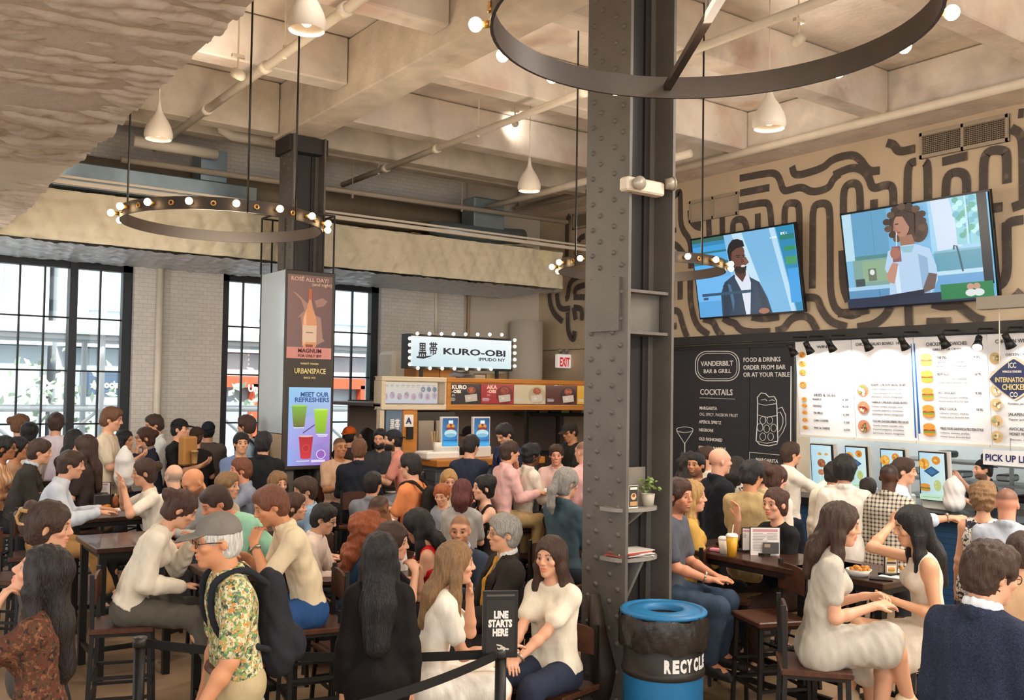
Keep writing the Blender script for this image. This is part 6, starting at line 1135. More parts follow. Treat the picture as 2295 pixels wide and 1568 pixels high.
            if hk in ('bun', 'pony', 'updo', 'claw'):
                F.clip(H(0, -.06, -.092), nrm(-hu-hf*.3))
                for s_ in (-1, 1): F.ell(H(s_*.088, .004, -.02), V3(.026, .028, .046)*sc, B, .01, '-'); F.ell(H(s_*.085, .05, -.06), V3(.05, .05, .05)*sc, B, .01, '-')
            if hk == 'bun': F.ell(H(0, -.125, .055), V3(.045, .042, .045)*sc, B, .02)
            if hk == 'claw': F.ell(H(.0, -.11, .02), V3(.05, .04, .075)*sc, B, .02); F.ell(H(0, -.11, .10), V3(.045, .03, .035)*sc, B, .02)
            if hk == 'updo': F.ell(H(0, -.08, .07), V3(.075, .06, .065)*sc, B, .03)
            gd = V3(0, 0, -1); Ln = (hair[3] if len(hair) > 3 else .32)*sc; bk = nrm(-fw*.35+gd)
            if hk == 'pony':
                a = H(0, -.115, .01); F.chain([a, a+nrm(-hf*.6+gd)*.08*sc, a+nrm(-hf*.25+gd)*.2*sc, a+nrm(-hf*.15+gd)*(Ln)], [.028*sc, .036*sc, .034*sc, .012*sc], .02)
            if hk in ('long', 'wavy', 'bob'):
                if hk == 'bob': Ln = .15*sc
                wd = 1.0+max(0, Ln/sc-.38)*2.2; a = H(0, -.05, .0); b = a+(-hf*.045+gd*Ln*.45+V3(0, -.012, 0)); b2 = N*V3(1, 1, 0)+V3(0, 0, a[2]-Ln*.55)-fw*(.085+ .03*math.sin(R_(max(lean, 0))))*sc
                c = N*V3(1, 1, 0)-fw*(.115)*sc+V3(0, -max(0, math.sin(R_(lean)))*-.0, a[2]-Ln)+(-up*V3(1, 1, 0))*.35*Ln
                F.chain([a, b2 if hk != 'bob' else b, c if hk != 'bob' else a-hf*.02+gd*Ln], [.082*sc, (.080*wd if hk != 'bob' else .08)*sc, (.050*wd*wd if hk != 'bob' else .06)*sc], .03, (hf, .62))
                for s_ in (-1, 1):
                    p0 = H(s_*.072, -.005, .03); p1 = H(s_*.082, -.005, -.06); p2 = p1+gd*(Ln*.35)+hr*s_*.010*sc+(-hf*.01); p3 = p2+gd*Ln*.38+hr*s_*.012+fw*(.02 if rg.rand() > .4 else -.06)
                    if hk == 'bob': F.chain([p0, p1, p1+gd*.07*sc], [.028*sc, .030*sc, .022*sc], .02, (hr, .8))
                    else: F.chain([p0, p1, p2, p3], [.026*sc, .034*sc, .036*sc, .016*sc], .025, (hr, .85))
        if hk in ('long', 'wavy', 'bob', 'pony', 'bun', 'updo', 'claw') and h < .012: pass
        if cap: F.clip(H(0, 0, .042), hu-hf*.05)
        VF = F.mesh(hh); am = {'curly': .012, 'afro': .010, 'wavy': .010, 'short': .0055, 'crop': .004}.get(hk, .005); ff = {'curly': 14, 'afro': 16, 'wavy': 9, 'short': 13}.get(hk, 12); st = (1, 1, .5) if hk in ('short', 'crop') else ((1.5, 1.5, .16) if am < .009 else (1, 1, .9))
        if len(hair) > 4: am = hair[4]
        sub('hair', VF, hm, am, ff, st)
    if hk == 'claw':
        kb = MB(); [kb.tube([Vector(H(.052*math.sin(a)*q, -.10-.055*math.cos(a), .05+.035*q)) for a in [R_(-80+16*i) for i in range(11)]], .011*sc, 6) for q in (-1, 1)]; [kb.tube([Vector(H(x_, -.15, .085)), Vector(H(x_*1.1, -.165, .05)), Vector(H(x_, -.15, .015))], .008*sc, 6) for x_ in (-.03, -.01, .01, .03)]; kb.build('hair_claw', M('claw_tan', '#b08a55', .3), body)
    if beard and beard[0] > .8:
        F = Field(); F.ell(H(0, .03, -.072), V3(.062, .068, .055)*sc, B, .02).ell(H(0, .07, -.10), V3(.03, .025, .03)*sc, B, .02); F.clip(H(0, 0, -.030), hu); F.ell(H(0, .105, -.052), V3(.03, .03, .016)*sc, B, .008, '-'); F.clip(H(0, -.02, 0), -hf); sub('beard', F.mesh(hh), hairmat(beard[1]), .003, 20)
    # ---- cap
    if cap:
        cm = cloth(cap[0]); F = Field(); F.ell(H(0, -.012, .045), V3(.086, .104, .088)*sc, B, .01); F.clip(H(0, 0, .036), -hu+hf*.12)
        s2 = -1 if len(cap) > 1 and cap[1] == 'back' else 1
        F.chain([H(-.045, s2*.085, .044), H(-.03, s2*.155, .032)], [.012, .012], .01, (hu, .5)) if False else None
        F.ell(H(0, s2*.105, .040), V3(.070, .075, .0085)*sc, np.array([hr, nrm(hf*s2-hu*.16), nrm(hu+hf*s2*.16)]), .012); sub('cap', F.mesh(max(h*.8, .005)), cm)
    if glasses:
        gb = MB(); gm = M('glasses_'+str(glasses), '#16120f' if glasses == 'dk' else '#8a7a66', .3, metal=.3)
        for s_ in (-1, 1):
            gb.tube([H(s_*.033+.021*math.cos(a), .103-.006*abs(math.cos(a)), .004+.017*math.sin(a)) for a in [2*math.pi*i/14 for i in range(14)]], .0019*sc if h < .012 else .003*sc, 5, closed=True)
            gb.tube([H(s_*.054, .097, .008), H(s_*.077, .04, .008), H(s_*.080, -.02, .0)], .0018*sc, 5)
        gb.tube([H(-.012, .104, .006), H(.012, .104, .006)], .0018*sc, 5); gb.build('glasses', gm, body)
    if watch:
        E, T = arms[watch][0], arms[watch][1]; u = nrm(T-E); c = T-u*.03*sc; x = nrm(np.cross(u, V3(0, 0, 1))); y = np.cross(u, x)
        MB().tube([c+(x*math.cos(a)+y*math.sin(a))*.033*sc for a in [2*math.pi*i/16 for i in range(16)]], .007*sc, 6, closed=True).ball(c+y*-.034*sc, .016*sc, 10, (1, 1, 1)).build('watch', M('watch_steel', '#b0a58f', .3, metal=.8), body)
    J['arms'] = arms; J['H'] = H; J['body'] = body; J['lg'] = lg; J['up'] = up; J['az'] = az
    if extra: extra(J)
    # ---- place: head centre at pos, heading az
    ca, sa = math.cos(az), math.sin(az); hx, hy = HC[0]*ca-HC[1]*sa, HC[0]*sa+HC[1]*ca
    body.location = (pos[0]-hx, pos[1]-hy, 0); body.rotation_euler = (0, 0, az)
    if pack:
        F = Field(); bk = -nrm(np.cross(up, lat)); c = C+bk*.185*sc-up*.09*sc
        F.chain([c+up*.13*sc, c-up*.15*sc], [.10*sc, .125*sc], .04, (bk, .68)); F.cone(c-up*.12*sc+bk*.085*sc-lat*.04, c-up*.12*sc+bk*.085*sc+lat*.04, .075*sc, .075*sc, .03, (bk, .6)); VF = F.mesh(max(h, .008)); pm = cloth(pack[0])
        V2 = crumple(VF[0], VF[1], .007, 7, seed); bp = npmesh('backpack', V2, VF[1], pm); tag(bp, pack[1], 'backpack'); bp.location = body.location; bp.rotation_euler = (0, 0, az)
        for s_ in (-1, 1):
            fr = -bk; a = S[s_]*.60+N*.40; q = [c+up*.15*sc+lat*s_*.06*sc, a+up*.050*sc+bk*.075*sc, a+up*.058*sc, a+up*.02*sc+fr*.085*sc, C+lat*s_*.095*sc+fr*.105*sc, W+lat*s_*.115*sc+fr*.065*sc+up*.06*sc, W+lat*s_*.135*sc+bk*.03*sc+up*.02*sc, c-up*.14*sc+lat*s_*.08*sc]; qs = []
            for i in range(len(q)-1):
                p0, p1, p2, p3 = q[max(i-1, 0)], q[i], q[i+1], q[min(i+2, len(q)-1)]
                for t_ in (0, .25, .5, .75): qs.append(.5*((2*p1)+(p2-p0)*t_+(2*p0-5*p1+4*p2-p3)*t_*t_+(3*p1-p0-3*p2+p3)*t_**3))
            Fs = Field(); Fs.chain(qs+[q[-1]], [.0145*sc]*(len(qs)+1), .01, None); VS = Fs.mesh(.008); o = npmesh('strap', *VS, pm); o.parent = bp
    if sit and chair: SEATS.append((chair, who, Vector((P[0]*ca-P[1]*sa, P[0]*sa+P[1]*ca, 0))+body.location, az, seat))
    J['xy'] = body.location.copy(); J['px'] = px_; J['seat'] = seat; J['who'] = who
    LOG.append((who[:34], px_, round(px(Vector((pos[0], pos[1], HC[2])))[2], 1), round(HC[2], 2), round(seat, 2) if sit else None, round(z0, 2), round(sc, 2), [round(q) for q in px((pos[0], pos[1], HC[2]))[:2]]))
    return J
# ---------------------------------------------------------------- who is in the hall (label, pixel of the head centre, heading seen from the eye: 0 faces us, 90 right, 180 away, -90 left)
NH, MH, FH = NEARH, MIDH, FARH
floral_man = M('floral_shirt', '#d8cda6', .85, kind='floral', c2=['#39483a', '#5d7a63', '#c88f4f', '#8aa35a'], ks=22, bump=.25, bscale=22)
floral_bw = M('floral_bw', '#e9e4da', .85, kind='floral', c2=['#2b2830', '#3c3a44'], ks=20, bump=.2, bscale=22)
rustm = M('rust_pattern', '#5c3222', .9, kind='floral', c2=['#2f1d17', '#7d5034', '#4a3a22'], ks=26, bump=.3, bscale=30)
checkm = M('check_shirt', '#c9bda9', .85, kind='check', c2='#2e2a2e', ks=9, bump=.2, bscale=22)
floral_dk = M('floral_dark_shirt', '#2c2724', .85, kind='floral', c2=['#a9825f', '#6f4f3b'], ks=18)
peach = M('peach_stripe', '#dd9a6a', .85, kind='stripe', c2='#ecd0ae', ks=5, bump=.2, bscale=22)
P_ = person
# --- foreground
P_('older man in floral shirt and grey cap| standing in the left foreground', (486, 1212), -78, d=4.4, h=NH, sc=.98, tl=.84, lean=7, head=(6, 0, 0), L=(.04, .17, -.49, .5), R='down', skin='#cf9068', hair=('short', 'wh'), top=('shirt', '#d8cda6', .80, floral_man), bot=('pants', '#b9a67f'), belt=1, cap=('#77716a',), glasses='dk', watch=-1, pack=('#25262b', 'dark grey backpack on the back of the man in floral shirt'), shoe='#6d5a45', legs=(.06, -.06))
P_('woman with a hair claw and grey top| at the left edge looking right', (112, 1182), 80, d=4.85, h=NH, sex='f', sc=.97, head=(6, 0, 0), hair=('claw', 'br', .02), top=('tee', '#4d4a44'), bot=('pants', '#2a2a2c'), L='down', R='down')
P_('woman with long dark hair and rust patterned top| in the bottom left corner', (90, 1288), -98, d=3.95, h=NH, sex='f', sc=.95, lean=2, head=(-26, 0, 0), hair=('long', 'dk', .02, .42), top=('shirt', '#5c3222', 1.6, rustm), bot=('pants', '#242426'), L='chin', R='down')
P_('woman with very long dark hair in a black coat| standing with her back turned', (851, 1246), 178, d=4.9, h=NH, sex='f', sc=.95, fat=.86, hair=('long', 'bk', .022, .48), top=('coat', '#181513'), bot=('pants', '#141414'))
P_('man in navy wool blazer and glasses| standing at the bottom right corner', (2222, 1288), 148, d=3.75, h=NH, sc=.98, head=(12, 18, 0), lean=3, hair=('curly', 'br', .014, 0, .006), top=('jacket', '#2a2f40', 1.92, M('navy_tweed', '#2c3244', .9, var=.45, scale=170, bump=.3, bscale=120, spec=.15)), inner='#dfe3ea', bot=('pants', '#23252f'), glasses='dk', L='down', R=(.05, .2, -.42))
P_('person in sand coloured top| half hidden behind the navy blazer', (2292, 1240), 172, d=5.2, h=MH, sc=.96, hair=('short', 'br'), top=('tee', '#cfa983'), bot=('pants', '#3a3a3c'))
# --- left high tables
P_('woman in cream sweater and grey trousers| leaning over her plate', (405, 1142), 88, d=6.45, h=NH, sex='f', sc=1.0, seat=.74, lean=26, head=(30, -5, 0), hair=('bun', 'au', .012), top=('sweater', '#e4d9c4'), bot=('pants', '#5a554c'), L='mouth', R='lap', shoe='#e6ddcc', legs='out')
P_('young man in cream polo and blue shorts| eating at the high table', (607, 1134), -80, d=6.25, h=NH, sc=1.03, seat=.75, lean=21, head=(22, 0, 0), hair=('crop', 'rd', .012), top=('polo', '#ddc9a6'), bot=('shorts', '#2c4f80'), L='mouth', R='eat', skin='#d08f66', watch=-1, shoe='#d8d4cc', beard=(.25, 'rd'))
P_('man in mint green polo| bending far over the table', (484, 1128), -72, d=7.1, h=NH, sc=1.03, seat=.75, lean=42, head=(28, 0, 0), hair=('crop', 'br'), top=('polo', '#9fd3b4'), bot=('pants', '#33343a'), L='tabin', R='tab', skin='#d18c6b')
P_('man in light blue shirt| leaning on the far left table', (160, 1042), 86, d=8.5, h=MH, seat=.75, lean=20, head=(8, 0, 0), hair=('short', 'br'), top=('shirt', '#c3cad3'), bot=('pants', '#a97f4d'), L='tab', R='tab', legs='out')
P_('man in dark suit jacket with earbud| second from the left edge', (90, 1013), 86, d=9.5, h=MH, seat=.75, lean=18, head=(8, 0, 0), hair=('short', 'br'), top=('jacket', '#37342f'), inner='#b9c4d2', bot=('pants', '#2b2b2d'), L='tab', R='tabin')
P_('woman in white tee with bun and sunglasses on her head| gesturing', (323, 1060), -84, d=8.9, h=MH, sex='f', seat=.75, lean=8, head=(4, 0, 0), hair=('bun', 'br'), top=('tee', '#ece2d2'), bot=('pants', '#2a2a2e'), L='up', R='up')
P_('bald older man in white shirt| seen from behind on the left', (389, 1068), -150, d=9.4, h=MH, seat=.72, hair=('balding', 'gr'), top=('shirt', '#e3ddd2'), bot=('pants', '#3d3d42'), skin='p', L='tab', R='tab')
P_('bald bearded man in grey shirt| looking down at his food', (434, 1082), -62, d=8.2, h=MH, seat=.75, lean=18, head=(32, 0, 0), hair=('bald', 'br'), beard=(.75, 'au'), top=('shirt', '#a6a39e'), bot=('pants', '#3a3b40'), L='tab', R='tabin', skin='#d08d63')
P_('person with short ash blond hair and beige top| behind the mint polo', (511, 1090), 60, d=8.9, h=MH, seat=.70, sex='f', hair=('short', 'sb', .018), top=('tee', '#c7b79c'), L='tab', R='tab')
P_('auburn man in slate blue shirt| with his hand at his mouth', (539, 1054), -80, d=9.8, h=MH, seat=.68, lean=10, hair=('short', 'rd'), top=('shirt', '#8d93a3'), L='mouth', R='tab', skin='#d4916f')
P_('person with short ash blond hair and tan top| left of the kiosk foot', (623, 1086), 30, d=9.7, h=MH, seat=.65, sex='f', hair=('short', 'sb', .02), top=('tee', '#d8bd97'), L='tab', R='tab')
P_('man in pale blue shirt with brown hair| facing left below the kiosk', (683, 1100), -72, d=9.0, h=MH, seat=.62, head=(8, 0, 0), hair=('short', 'br', .018), top=('shirt', '#93b4d4'), L='tab', R='tab')
P_('person with short dark red hair| tucked behind the cream polo', (660, 1137), 82, d=8.65, h=MH, seat=.55, sex='f', hair=('short', 'au', .016), top=('tee', '#6a4a3e'), L='tab', R='tab')
P_('dark haired man in pale pink shirt and glasses| behind the cream polo man', (726, 1163), 75, d=8.05, h=MH, seat=.48, lean=10, head=(18, 0, 0), hair=('short', 'dk'), top=('shirt', '#e2cdbd'), bot=('pants', '#33343c'), glasses='dk', L='tab', R='tab', chair='chair')
# --- centre low tables
P_('woman in white lace dress with blond hair| resting her chin on her hand', (1022, 1264), 98, d=5.6, h=NH, sex='f', seat=.5, lean=12, head=(2, 0, 0), hair=('long', 'sb', .016, .33), top=('dress', '#efe6d6'), bot=None, L='chin', R='tab', tz=.76, legs='low', shoe='#8b6b4d', chair='chair')
P_('woman in cream blouse and navy trousers| talking beside the column', (1233, 1250), -38, d=6.0, h=NH, sex='f', seat=.5, lean=3, head=(0, -10, 0), hair=('long', 'br', .018, .36), top=('blouse', '#eadfc9'), bot=('pants', '#2b3142'), L='knee', R='knee', legs='low', shoe='#7d6650', watch=-1, chair='chair')
P_('smiling older man in charcoal suit and gold tie| facing left', (1129, 1196), -72, d=6.4, h=NH, seat=.5, lean=-4, head=(0, 0, 0), hair=('short', 'gr', .016), top=('jacket', '#2c2722'), inner='#dcd8d2', tie='#c08c35', bot=('pants', '#2b2622'), glasses='br', L='lap', R='lap', skin='#d8a17c', fat=1.08, legs='low', chair='chair')
P_('bald bearded man in slate blue suit| looking towards the blond woman', (1031, 1190), -22, d=7.3, h=NH, seat=.47, head=(2, -15, 0), hair=('buzz', 'lb'), beard=(.5, 'lb'), top=('jacket', '#3b4453'), inner='#b7c3d6', bot=('pants', '#2d323c'), L='tab', R='tabin', tz=.76, skin='#d99e78', chair='chair')
P_('woman in sleeveless red top| bowing her head of black hair', (936, 1180), -100, d=7.4, h=MH, sex='f', seat=.46, lean=14, head=(22, 0, 0), hair=('long', 'bk', .02, .25), top=('tank', '#c81f22'), bot=('pants', '#26262a'), L='tab', R='tab', tz=.76, chair='chair')
P_('woman in black top| resting her mouth on joined hands', (880, 1216), 78, d=6.5, h=MH, sex='f', seat=.48, lean=6, head=(4, 0, 0), hair=('wavy', 'br', .02, .3), top=('tee', '#1f1d1e', .5), bot=('pants', '#242428'), L='mouth', R='mouth', chair='chair')
P_('woman with curly red hair and denim shirt| seen from behind', (826, 1194), 112, d=7.0, h=MH, sex='f', seat=.46, lean=8, head=(5, 0, 0), hair=('wavy', '#a2532b', .035, .30, .02), top=('shirt', '#2f4a66'), L='tab', R='tab', tz=.76, chair='chair')
P_('bald dark skinned man in white shirt and glasses| looking down', (850, 1142), -55, d=8.2, h=MH, seat=.47, lean=10, head=(28, 0, 0), hair=('buzz', 'bk'), skin='#7d5036', top=('shirt', '#e9e2d6'), glasses='dk', L='tab', R='tab', tz=.76, chair='chair')
P_('man in orange tee with a backpack| facing away to the left', (919, 1045), -118, d=9.3, h=MH, seat=.75, head=(6, 0, 0), hair=('short', 'dk'), top=('tee', '#d98452'), glasses='dk', L='tab', R='tab', pack=('#26231f', 'black backpack on the back of the man in orange tee'))
P_('man in grey shirt and glasses| seen from behind in the middle', (836, 1085), 165, d=9.8, h=MH, seat=.62, head=(0, 15, 0), hair=('short', 'dk'), top=('shirt', '#7f8289'), glasses='dk', L='tab', R='tab')
P_('blond child| at the middle table beside the backpack', (1006, 1077), 10, d=9.6, h=MH, sc=.86, seat=.68, head=(14, 0, 0), sex='f', hair=('bob', 'bl', .014), top=('tee', '#c9bda5'), L='tab', R='tab')
P_('ginger child| at the middle table in front of the blond child', (990, 1110), -20, d=9.1, h=MH, sc=.82, seat=.62, head=(14, 0, 0), hair=('short', '#a65a2c', .016), top=('tee', '#8b8f96'), L='tab', R='tab')
P_('woman with dark red hair and grey shawl| at the middle table', (1036, 1104), 170, d=8.6, h=MH, sex='f', sc=.92, seat=.58, hair=('bob', '#5a241c', .016), top=('tee', '#a8a29b'), L='tab', R='tab')
P_('woman with short black hair and black straps| biting her food', (1083, 1094), -70, d=9.5, h=MH, sex='f', seat=.6, head=(0, 0, 0), hair=('updo', 'bk', .014), top=('tank', '#282320'), L='mouth', R='mouth', skin='p')
P_('woman with grey ponytail and denim jacket| left of the near column', (1270, 1084), 138, d=8.0, h=MH, sex='f', seat=.72, head=(4, 10, 0), hair=('pony', 'gr', .018, .26), top=('shirt', '#42525a'), bot=('pants', '#2d3138'), L='tab', R='tab')
P_('man in navy tee with his back turned| at the noodle counter', (1056, 1000), 160, d=11.0, h=MH, head=(14, 10, 0), hair=('short', 'dk'), top=('tee', '#2b3142'), L='fold', R='fold')
P_('man in pink shirt and khaki trousers| with his hand at his cheek', (1143, 1014), 115, d=10.6, h=MH, seat=.78, lean=8, hair=('short', 'br'), top=('shirt', '#e3b3ad'), bot=('pants', '#a98d62'), belt=1, L='chin', R='tab', skin='#d39a78')
P_('dark skinned man in white shirt| sitting beside the pink shirt', (1192, 1020), 118, d=10.9, h=MH, seat=.75, lean=10, hair=('curly', 'bk', .014), skin='#5f3b28', top=('shirt', '#e4dccc'), bot=('pants', '#25252a'), L='tab', R='tab')
P_('laughing young man in pale pink shirt| facing the room', (1247, 1020), -8, d=11.5, h=MH, seat=.72, lean=10, head=(6, -8, 0), hair=('short', 'br', .014), top=('shirt', '#e0bcb2'), L='tab', R='tab', skin='#dd9c82')
P_('man in rose shirt| cut off by the near column', (1307, 1014), -140, d=10.2, h=MH, seat=.75, hair=('buzz', 'br'), top=('shirt', '#d8a3a0'), L='tab', R='tab')
# --- noodle stall and back middle
P_('man in navy suit and white shirt| bowing at the stall counter', (1131, 974), -50, d=11.9, h=FH, head=(28, 0, 0), hair=('short', 'dk'), top=('jacket', '#2c3350'), inner='#e3e6ec', L='tabin', R='tabin')
P_('stall worker in dark cap and shirt| right side of the kitchen', (1277, 968), -50, d=13.0, h=FH, head=(20, 0, 0), hair=('short', 'bk'), top=('tee', '#25221f'), cap=('#2b2622',), L='tab', R='tab', skin='t')
P_('stall worker in dark cap| peeping out between the two screens', (1049, 976), -30, d=13.2, h=FH, head=(10, 0, 0), hair=('short', 'bk'), top=('tee', '#2a2624'), cap=('#1f1c1c',), skin='t')
P_('bald tanned man| right of the kiosk facing us', (762, 1003), 25, d=11.4, h=MH, seat=.8, hair=('buzz', 'bk'), top=('tee', '#c9a58a'), skin='#b27a55', L='tab', R='tab')
P_('broad man in black shirt| seen from behind near the kiosk', (805, 1008), 178, d=10.7, h=MH, seat=.75, fat=1.15, hair=('short', 'lb', .008), top=('shirt', '#20232b'), bot=('pants', '#23252b'), L='tab', R='tab')
P_('man in orange cap| behind the broad man in black', (784, 977), 150, d=12.3, h=FH, seat=.85, hair=('short', 'dk'), cap=('#c4571f', 'back'), top=('tee', '#4a3e35'), L='tab', R='tab')
P_('woman with black hair| between the orange cap and the beard', (821, 982), -70, d=12.5, h=FH, seat=.85, sex='f', hair=('long', 'bk', .015, .25), top=('tee', '#5b564f'), L='tab', R='tab')
P_('bearded man in dark shirt| in front of the stall pillar', (852, 984), -15, d=12, h=FH, seat=.85, hair=('short', 'bk'), beard=(.9, 'bk'), top=('shirt', '#3a3c40'), L='tab', R='tab')
P_('man in salmon tee and dark cap| facing left by the stall pillar', (880, 986), -95, d=11.3, h=MH, seat=.82, lean=14, hair=('short', 'bk'), cap=('#2a2d33', 'back'), top=('tee', '#d88f80'), bot=('pants', '#8a8d93'), L='tab', R='tab', beard=(.9, 'bk'), legs='out')
# --- far left by the windows
P_('woman in peach striped top and glasses| cut by the left edge', (12, 1005), 72, d=9.9, h=MH, sex='f', seat=.8, lean=10, hair=('bun', 'bk'), top=('tee', '#dd9a6a', .6, peach), skin='#a8714f', glasses='dk', L='tab', R='tab')
P_('woman with dark hair| beside the peach top', (43, 1006), 72, d=10.3, h=FH, sex='f', seat=.82, lean=8, hair=('bun', 'bk'), top=('tee', '#b58f72'), skin='t', L='tab', R='tab')
P_('person with light brown hair| against the window at far left', (48, 952), 100, d=11.7, h=FH, sex='f', z0=.16, hair=('bun', 'lb'), top=('tee', '#b9a58d'))
P_('woman with dark curly updo| seen from behind at the far window', (66, 972), 170, d=11.4, h=FH, sex='f', seat=.92, hair=('updo', 'bk', .022), top=('tee', '#d5cdc0'), L='tab', R='tab')
P_('man in lavender white shirt| standing with his back to us at the window', (126, 949), 172, d=11.6, h=FH, z0=.16, hair=('short', 'br'), top=('tee', '#cfc3cb'), bot=('pants', '#4a4a52'))
P_('woman with black hair in dark red top| left of the long brown hair', (167, 988), 150, d=10.8, h=FH, sex='f', seat=.86, hair=('long', 'bk', .015, .25), top=('tee', '#4a3130'), L='tab', R='tab')
P_('woman with long brown hair| in front of the standing white tee', (190, 1004), -105, d=9.7, h=MH, sex='f', seat=.82, hair=('long', 'br', .018, .40), top=('tee', '#3a302d'), L='tab', R='tab')
P_('tall man in white tee| standing by the first window', (251, 940), 75, d=10.9, h=MH, z0=.16, sc=1.06, head=(10, 0, 0), hair=('short', 'lb', .016), top=('tee', '#d8c8b0'), bot=('pants', '#2c2e36'), L='phone', R='phone')
P_('woman with dark hair| holding food right of the tall man', (280, 987), 60, d=11.8, h=FH, sex='f', seat=.86, hair=('bob', 'bk'), top=('tee', '#c29f92'), L='mouth', R='mouth')
P_('woman in navy blazer and glasses| leaning her cheek on her hand', (324, 982), -80, d=11.4, h=MH, sex='f', seat=.84, lean=10, hair=('bun', 'au'), top=('jacket', '#2c2f3c'), inner='#8d7f78', glasses='dk', L='chin', R='tab')
P_('man in white shirt with grey brown hair| by the downpipe', (345, 952), -78, d=11.9, h=FH, z0=.16, head=(12, 0, 0), hair=('short', 'br'), top=('shirt', '#e2e2e2'), bot=('pants', '#3a3d48'), L='tabin', R='tabin')
P_('man in black tee and black cap| standing and looking right', (404, 962), 70, d=11.3, h=MH, z0=.16, hair=('short', 'bk'), cap=('#1c1b1b',), top=('tee', '#1f201f'), bot=('pants', '#23252b'), L='phone', R='phone')
P_('person in black tee and brown cap| seen from behind beside the black cap', (441, 979), 165, d=11.75, h=FH, seat=.88, sex='f', hair=('short', 'au'), cap=('#3a2b22', 'back'), top=('tee', '#232120'), L='tab', R='tab')
P_('man in taupe shirt and dark cap| seen from behind at the brick pier', (467, 966), 175, d=12.25, h=FH, seat=.92, hair=('short', 'bk'), cap=('#23262e', 'back'), top=('tee', '#5b514b'), L='tab', R='tab')
P_('man in pale blue tee with a shoulder bag| by the second window', (551, 955), -120, d=11.7, h=FH, z0=.16, hair=('short', 'au', .018), top=('tee', '#9db4c4'), bot=('pants', '#3a3a40'), pack=('#22242a', 'small black backpack on the man in pale blue tee'))
P_('man in slate blue tee| facing us left of the kiosk', (541, 994), 12, d=11, h=MH, seat=.8, hair=('short', 'bk'), top=('tee', '#6d83a8'), skin='a', L='tab', R='tab')
P_('man in black shirt| half hidden behind the kiosk side', (591, 994), 165, d=10.3, h=MH, seat=.82, hair=('short', 'bk', .014), top=('shirt', '#1e2022'), L='tab', R='tab')
# --- right side tables
P_('bearded man in slate tee and jeans| sitting right behind the near column', (1521, 1112), 72, d=7.1, h=NH, seat=.74, lean=4, head=(2, 15, 0), hair=('short', 'au', .016), beard=(.5, 'au'), top=('tee', '#54565e'), bot=('jeans', '#39485a'), L='lap', R='lap', skin='#d38f6d', watch=1)
P_('woman with long blond hair and mustard blouse| beside the slate tee', (1552, 1114), 95, d=7.7, h=MH, sex='f', seat=.72, head=(0, 10, 0), hair=('long', 'bl', .02, .32), top=('blouse', '#c59a4c', 1.3), L='tab', R='tab')
P_('woman in black tee with bun| facing left with a raised hand', (1736, 1130), -48, d=7.5, h=NH, sex='f', seat=.75, lean=4, head=(2, -12, 0), hair=('bun', 'au', .010), top=('tee', '#1b1c1d'), bot=('pants', '#3a2a22'), R='up', L='tabin', skin='#d99f80')
P_('woman in grey linen dress| sitting on the stool at the right table', (1884, 1177), 98, d=5.55, h=NH, sex='f', seat=.75, lean=8, head=(8, 5, 0), hair=('long', 'br', .016, .28), top=('dress', '#b7b0a3'), bot=None, L=(-.04, .22, -.20, .7), R=(-.06, .24, -.22, .7), legs='cross', shoe='#d9c9a8')
P_('woman in sleeveless cream dress| raising her arm across the right table', (2044, 1181), -76, d=5.95, h=NH, sex='f', seat=.75, lean=6, head=(12, 0, 0), hair=('long', 'bk', .014, .33), top=('tank', '#ded2c0'), bot=('skirt', '#ddd3c2'), R=(.26, .10, .18, .7, 1), L=(-.03, .20, -.22, .7), skin='a', legs='cross', shoe='#cdbb98')
# --- queue at the chicken counter
P_('young bearded man in dark floral shirt| left end of the queue', (1560, 1042), -30, d=9.6, h=MH, hair=('crop', 'bk'), beard=(.6, 'bk'), top=('tee', '#2c2724', .7, floral_dk), skin='t')
P_('woman with long dark curls| behind the floral shirt man', (1541, 1042), 175, d=10.2, h=FH, sex='f', hair=('wavy', 'dk', .025, .3, .015), top=('tee', '#2f2b28'))
P_('young man with brown hair| peeping out behind the bald man', (1582, 1026), -55, d=10.6, h=FH, hair=('short', 'br'), top=('shirt', '#d9d3c6'))
P_('bald man in black jacket| standing in the queue', (1614, 1034), 118, d=8.8, h=MH, sc=1.04, hair=('bald', 'gr'), top=('coat', '#1d2026'), bot=('pants', '#20232a'), skin='#d9a085')
P_('woman in black and white blouse| right of the bald man', (1652, 1052), 160, d=9.6, h=FH, sex='f', hair=('bob', 'dk', .02), top=('blouse', '#e9e4da', .7, floral_bw))
P_('man in tan tee| queueing with his back to us', (1686, 1066), 168, d=8.1, h=MH, head=(14, 25, 0), hair=('short', 'bk', .018), top=('tee', '#b9a071'), bot=('pants', '#3a3328'), skin='t', L='phone', R='phone')
P_('woman with brown hair up| behind the tan tee', (1713, 1062), 140, d=9.2, h=FH, sex='f', hair=('updo', 'au'), top=('tee', '#c9b48d'))
P_('woman with auburn bun and white top| right of the tan tee', (1741, 1074), 140, d=8.6, h=MH, sex='f', head=(14, 0, 0), hair=('bun', 'au', .014), top=('tee', '#dccbbb'), skin='#e0a08b')
P_('man in white shirt| tapping the first order screen', (1773, 1018), 118, d=10.3, h=MH, hair=('short', 'br', .01), top=('shirt', '#e9e0d2'), bot=('pants', '#2b2f3a'), belt=1, R=(-.05, .46, -.02, .5), L='down')
P_('man in cream shirt| half hidden by the dark haired man', (1868, 1062), 160, d=9.4, h=MH, hair=('short', 'dk'), top=('shirt', '#e0d6c4'))
P_('man with thick dark hair and white shirt| back turned in the queue', (1893, 1054), 176, d=8.5, h=MH, sc=1.02, hair=('short', 'bk', .026), top=('shirt', '#ded6c9'), bot=('pants', '#2a2b31'))
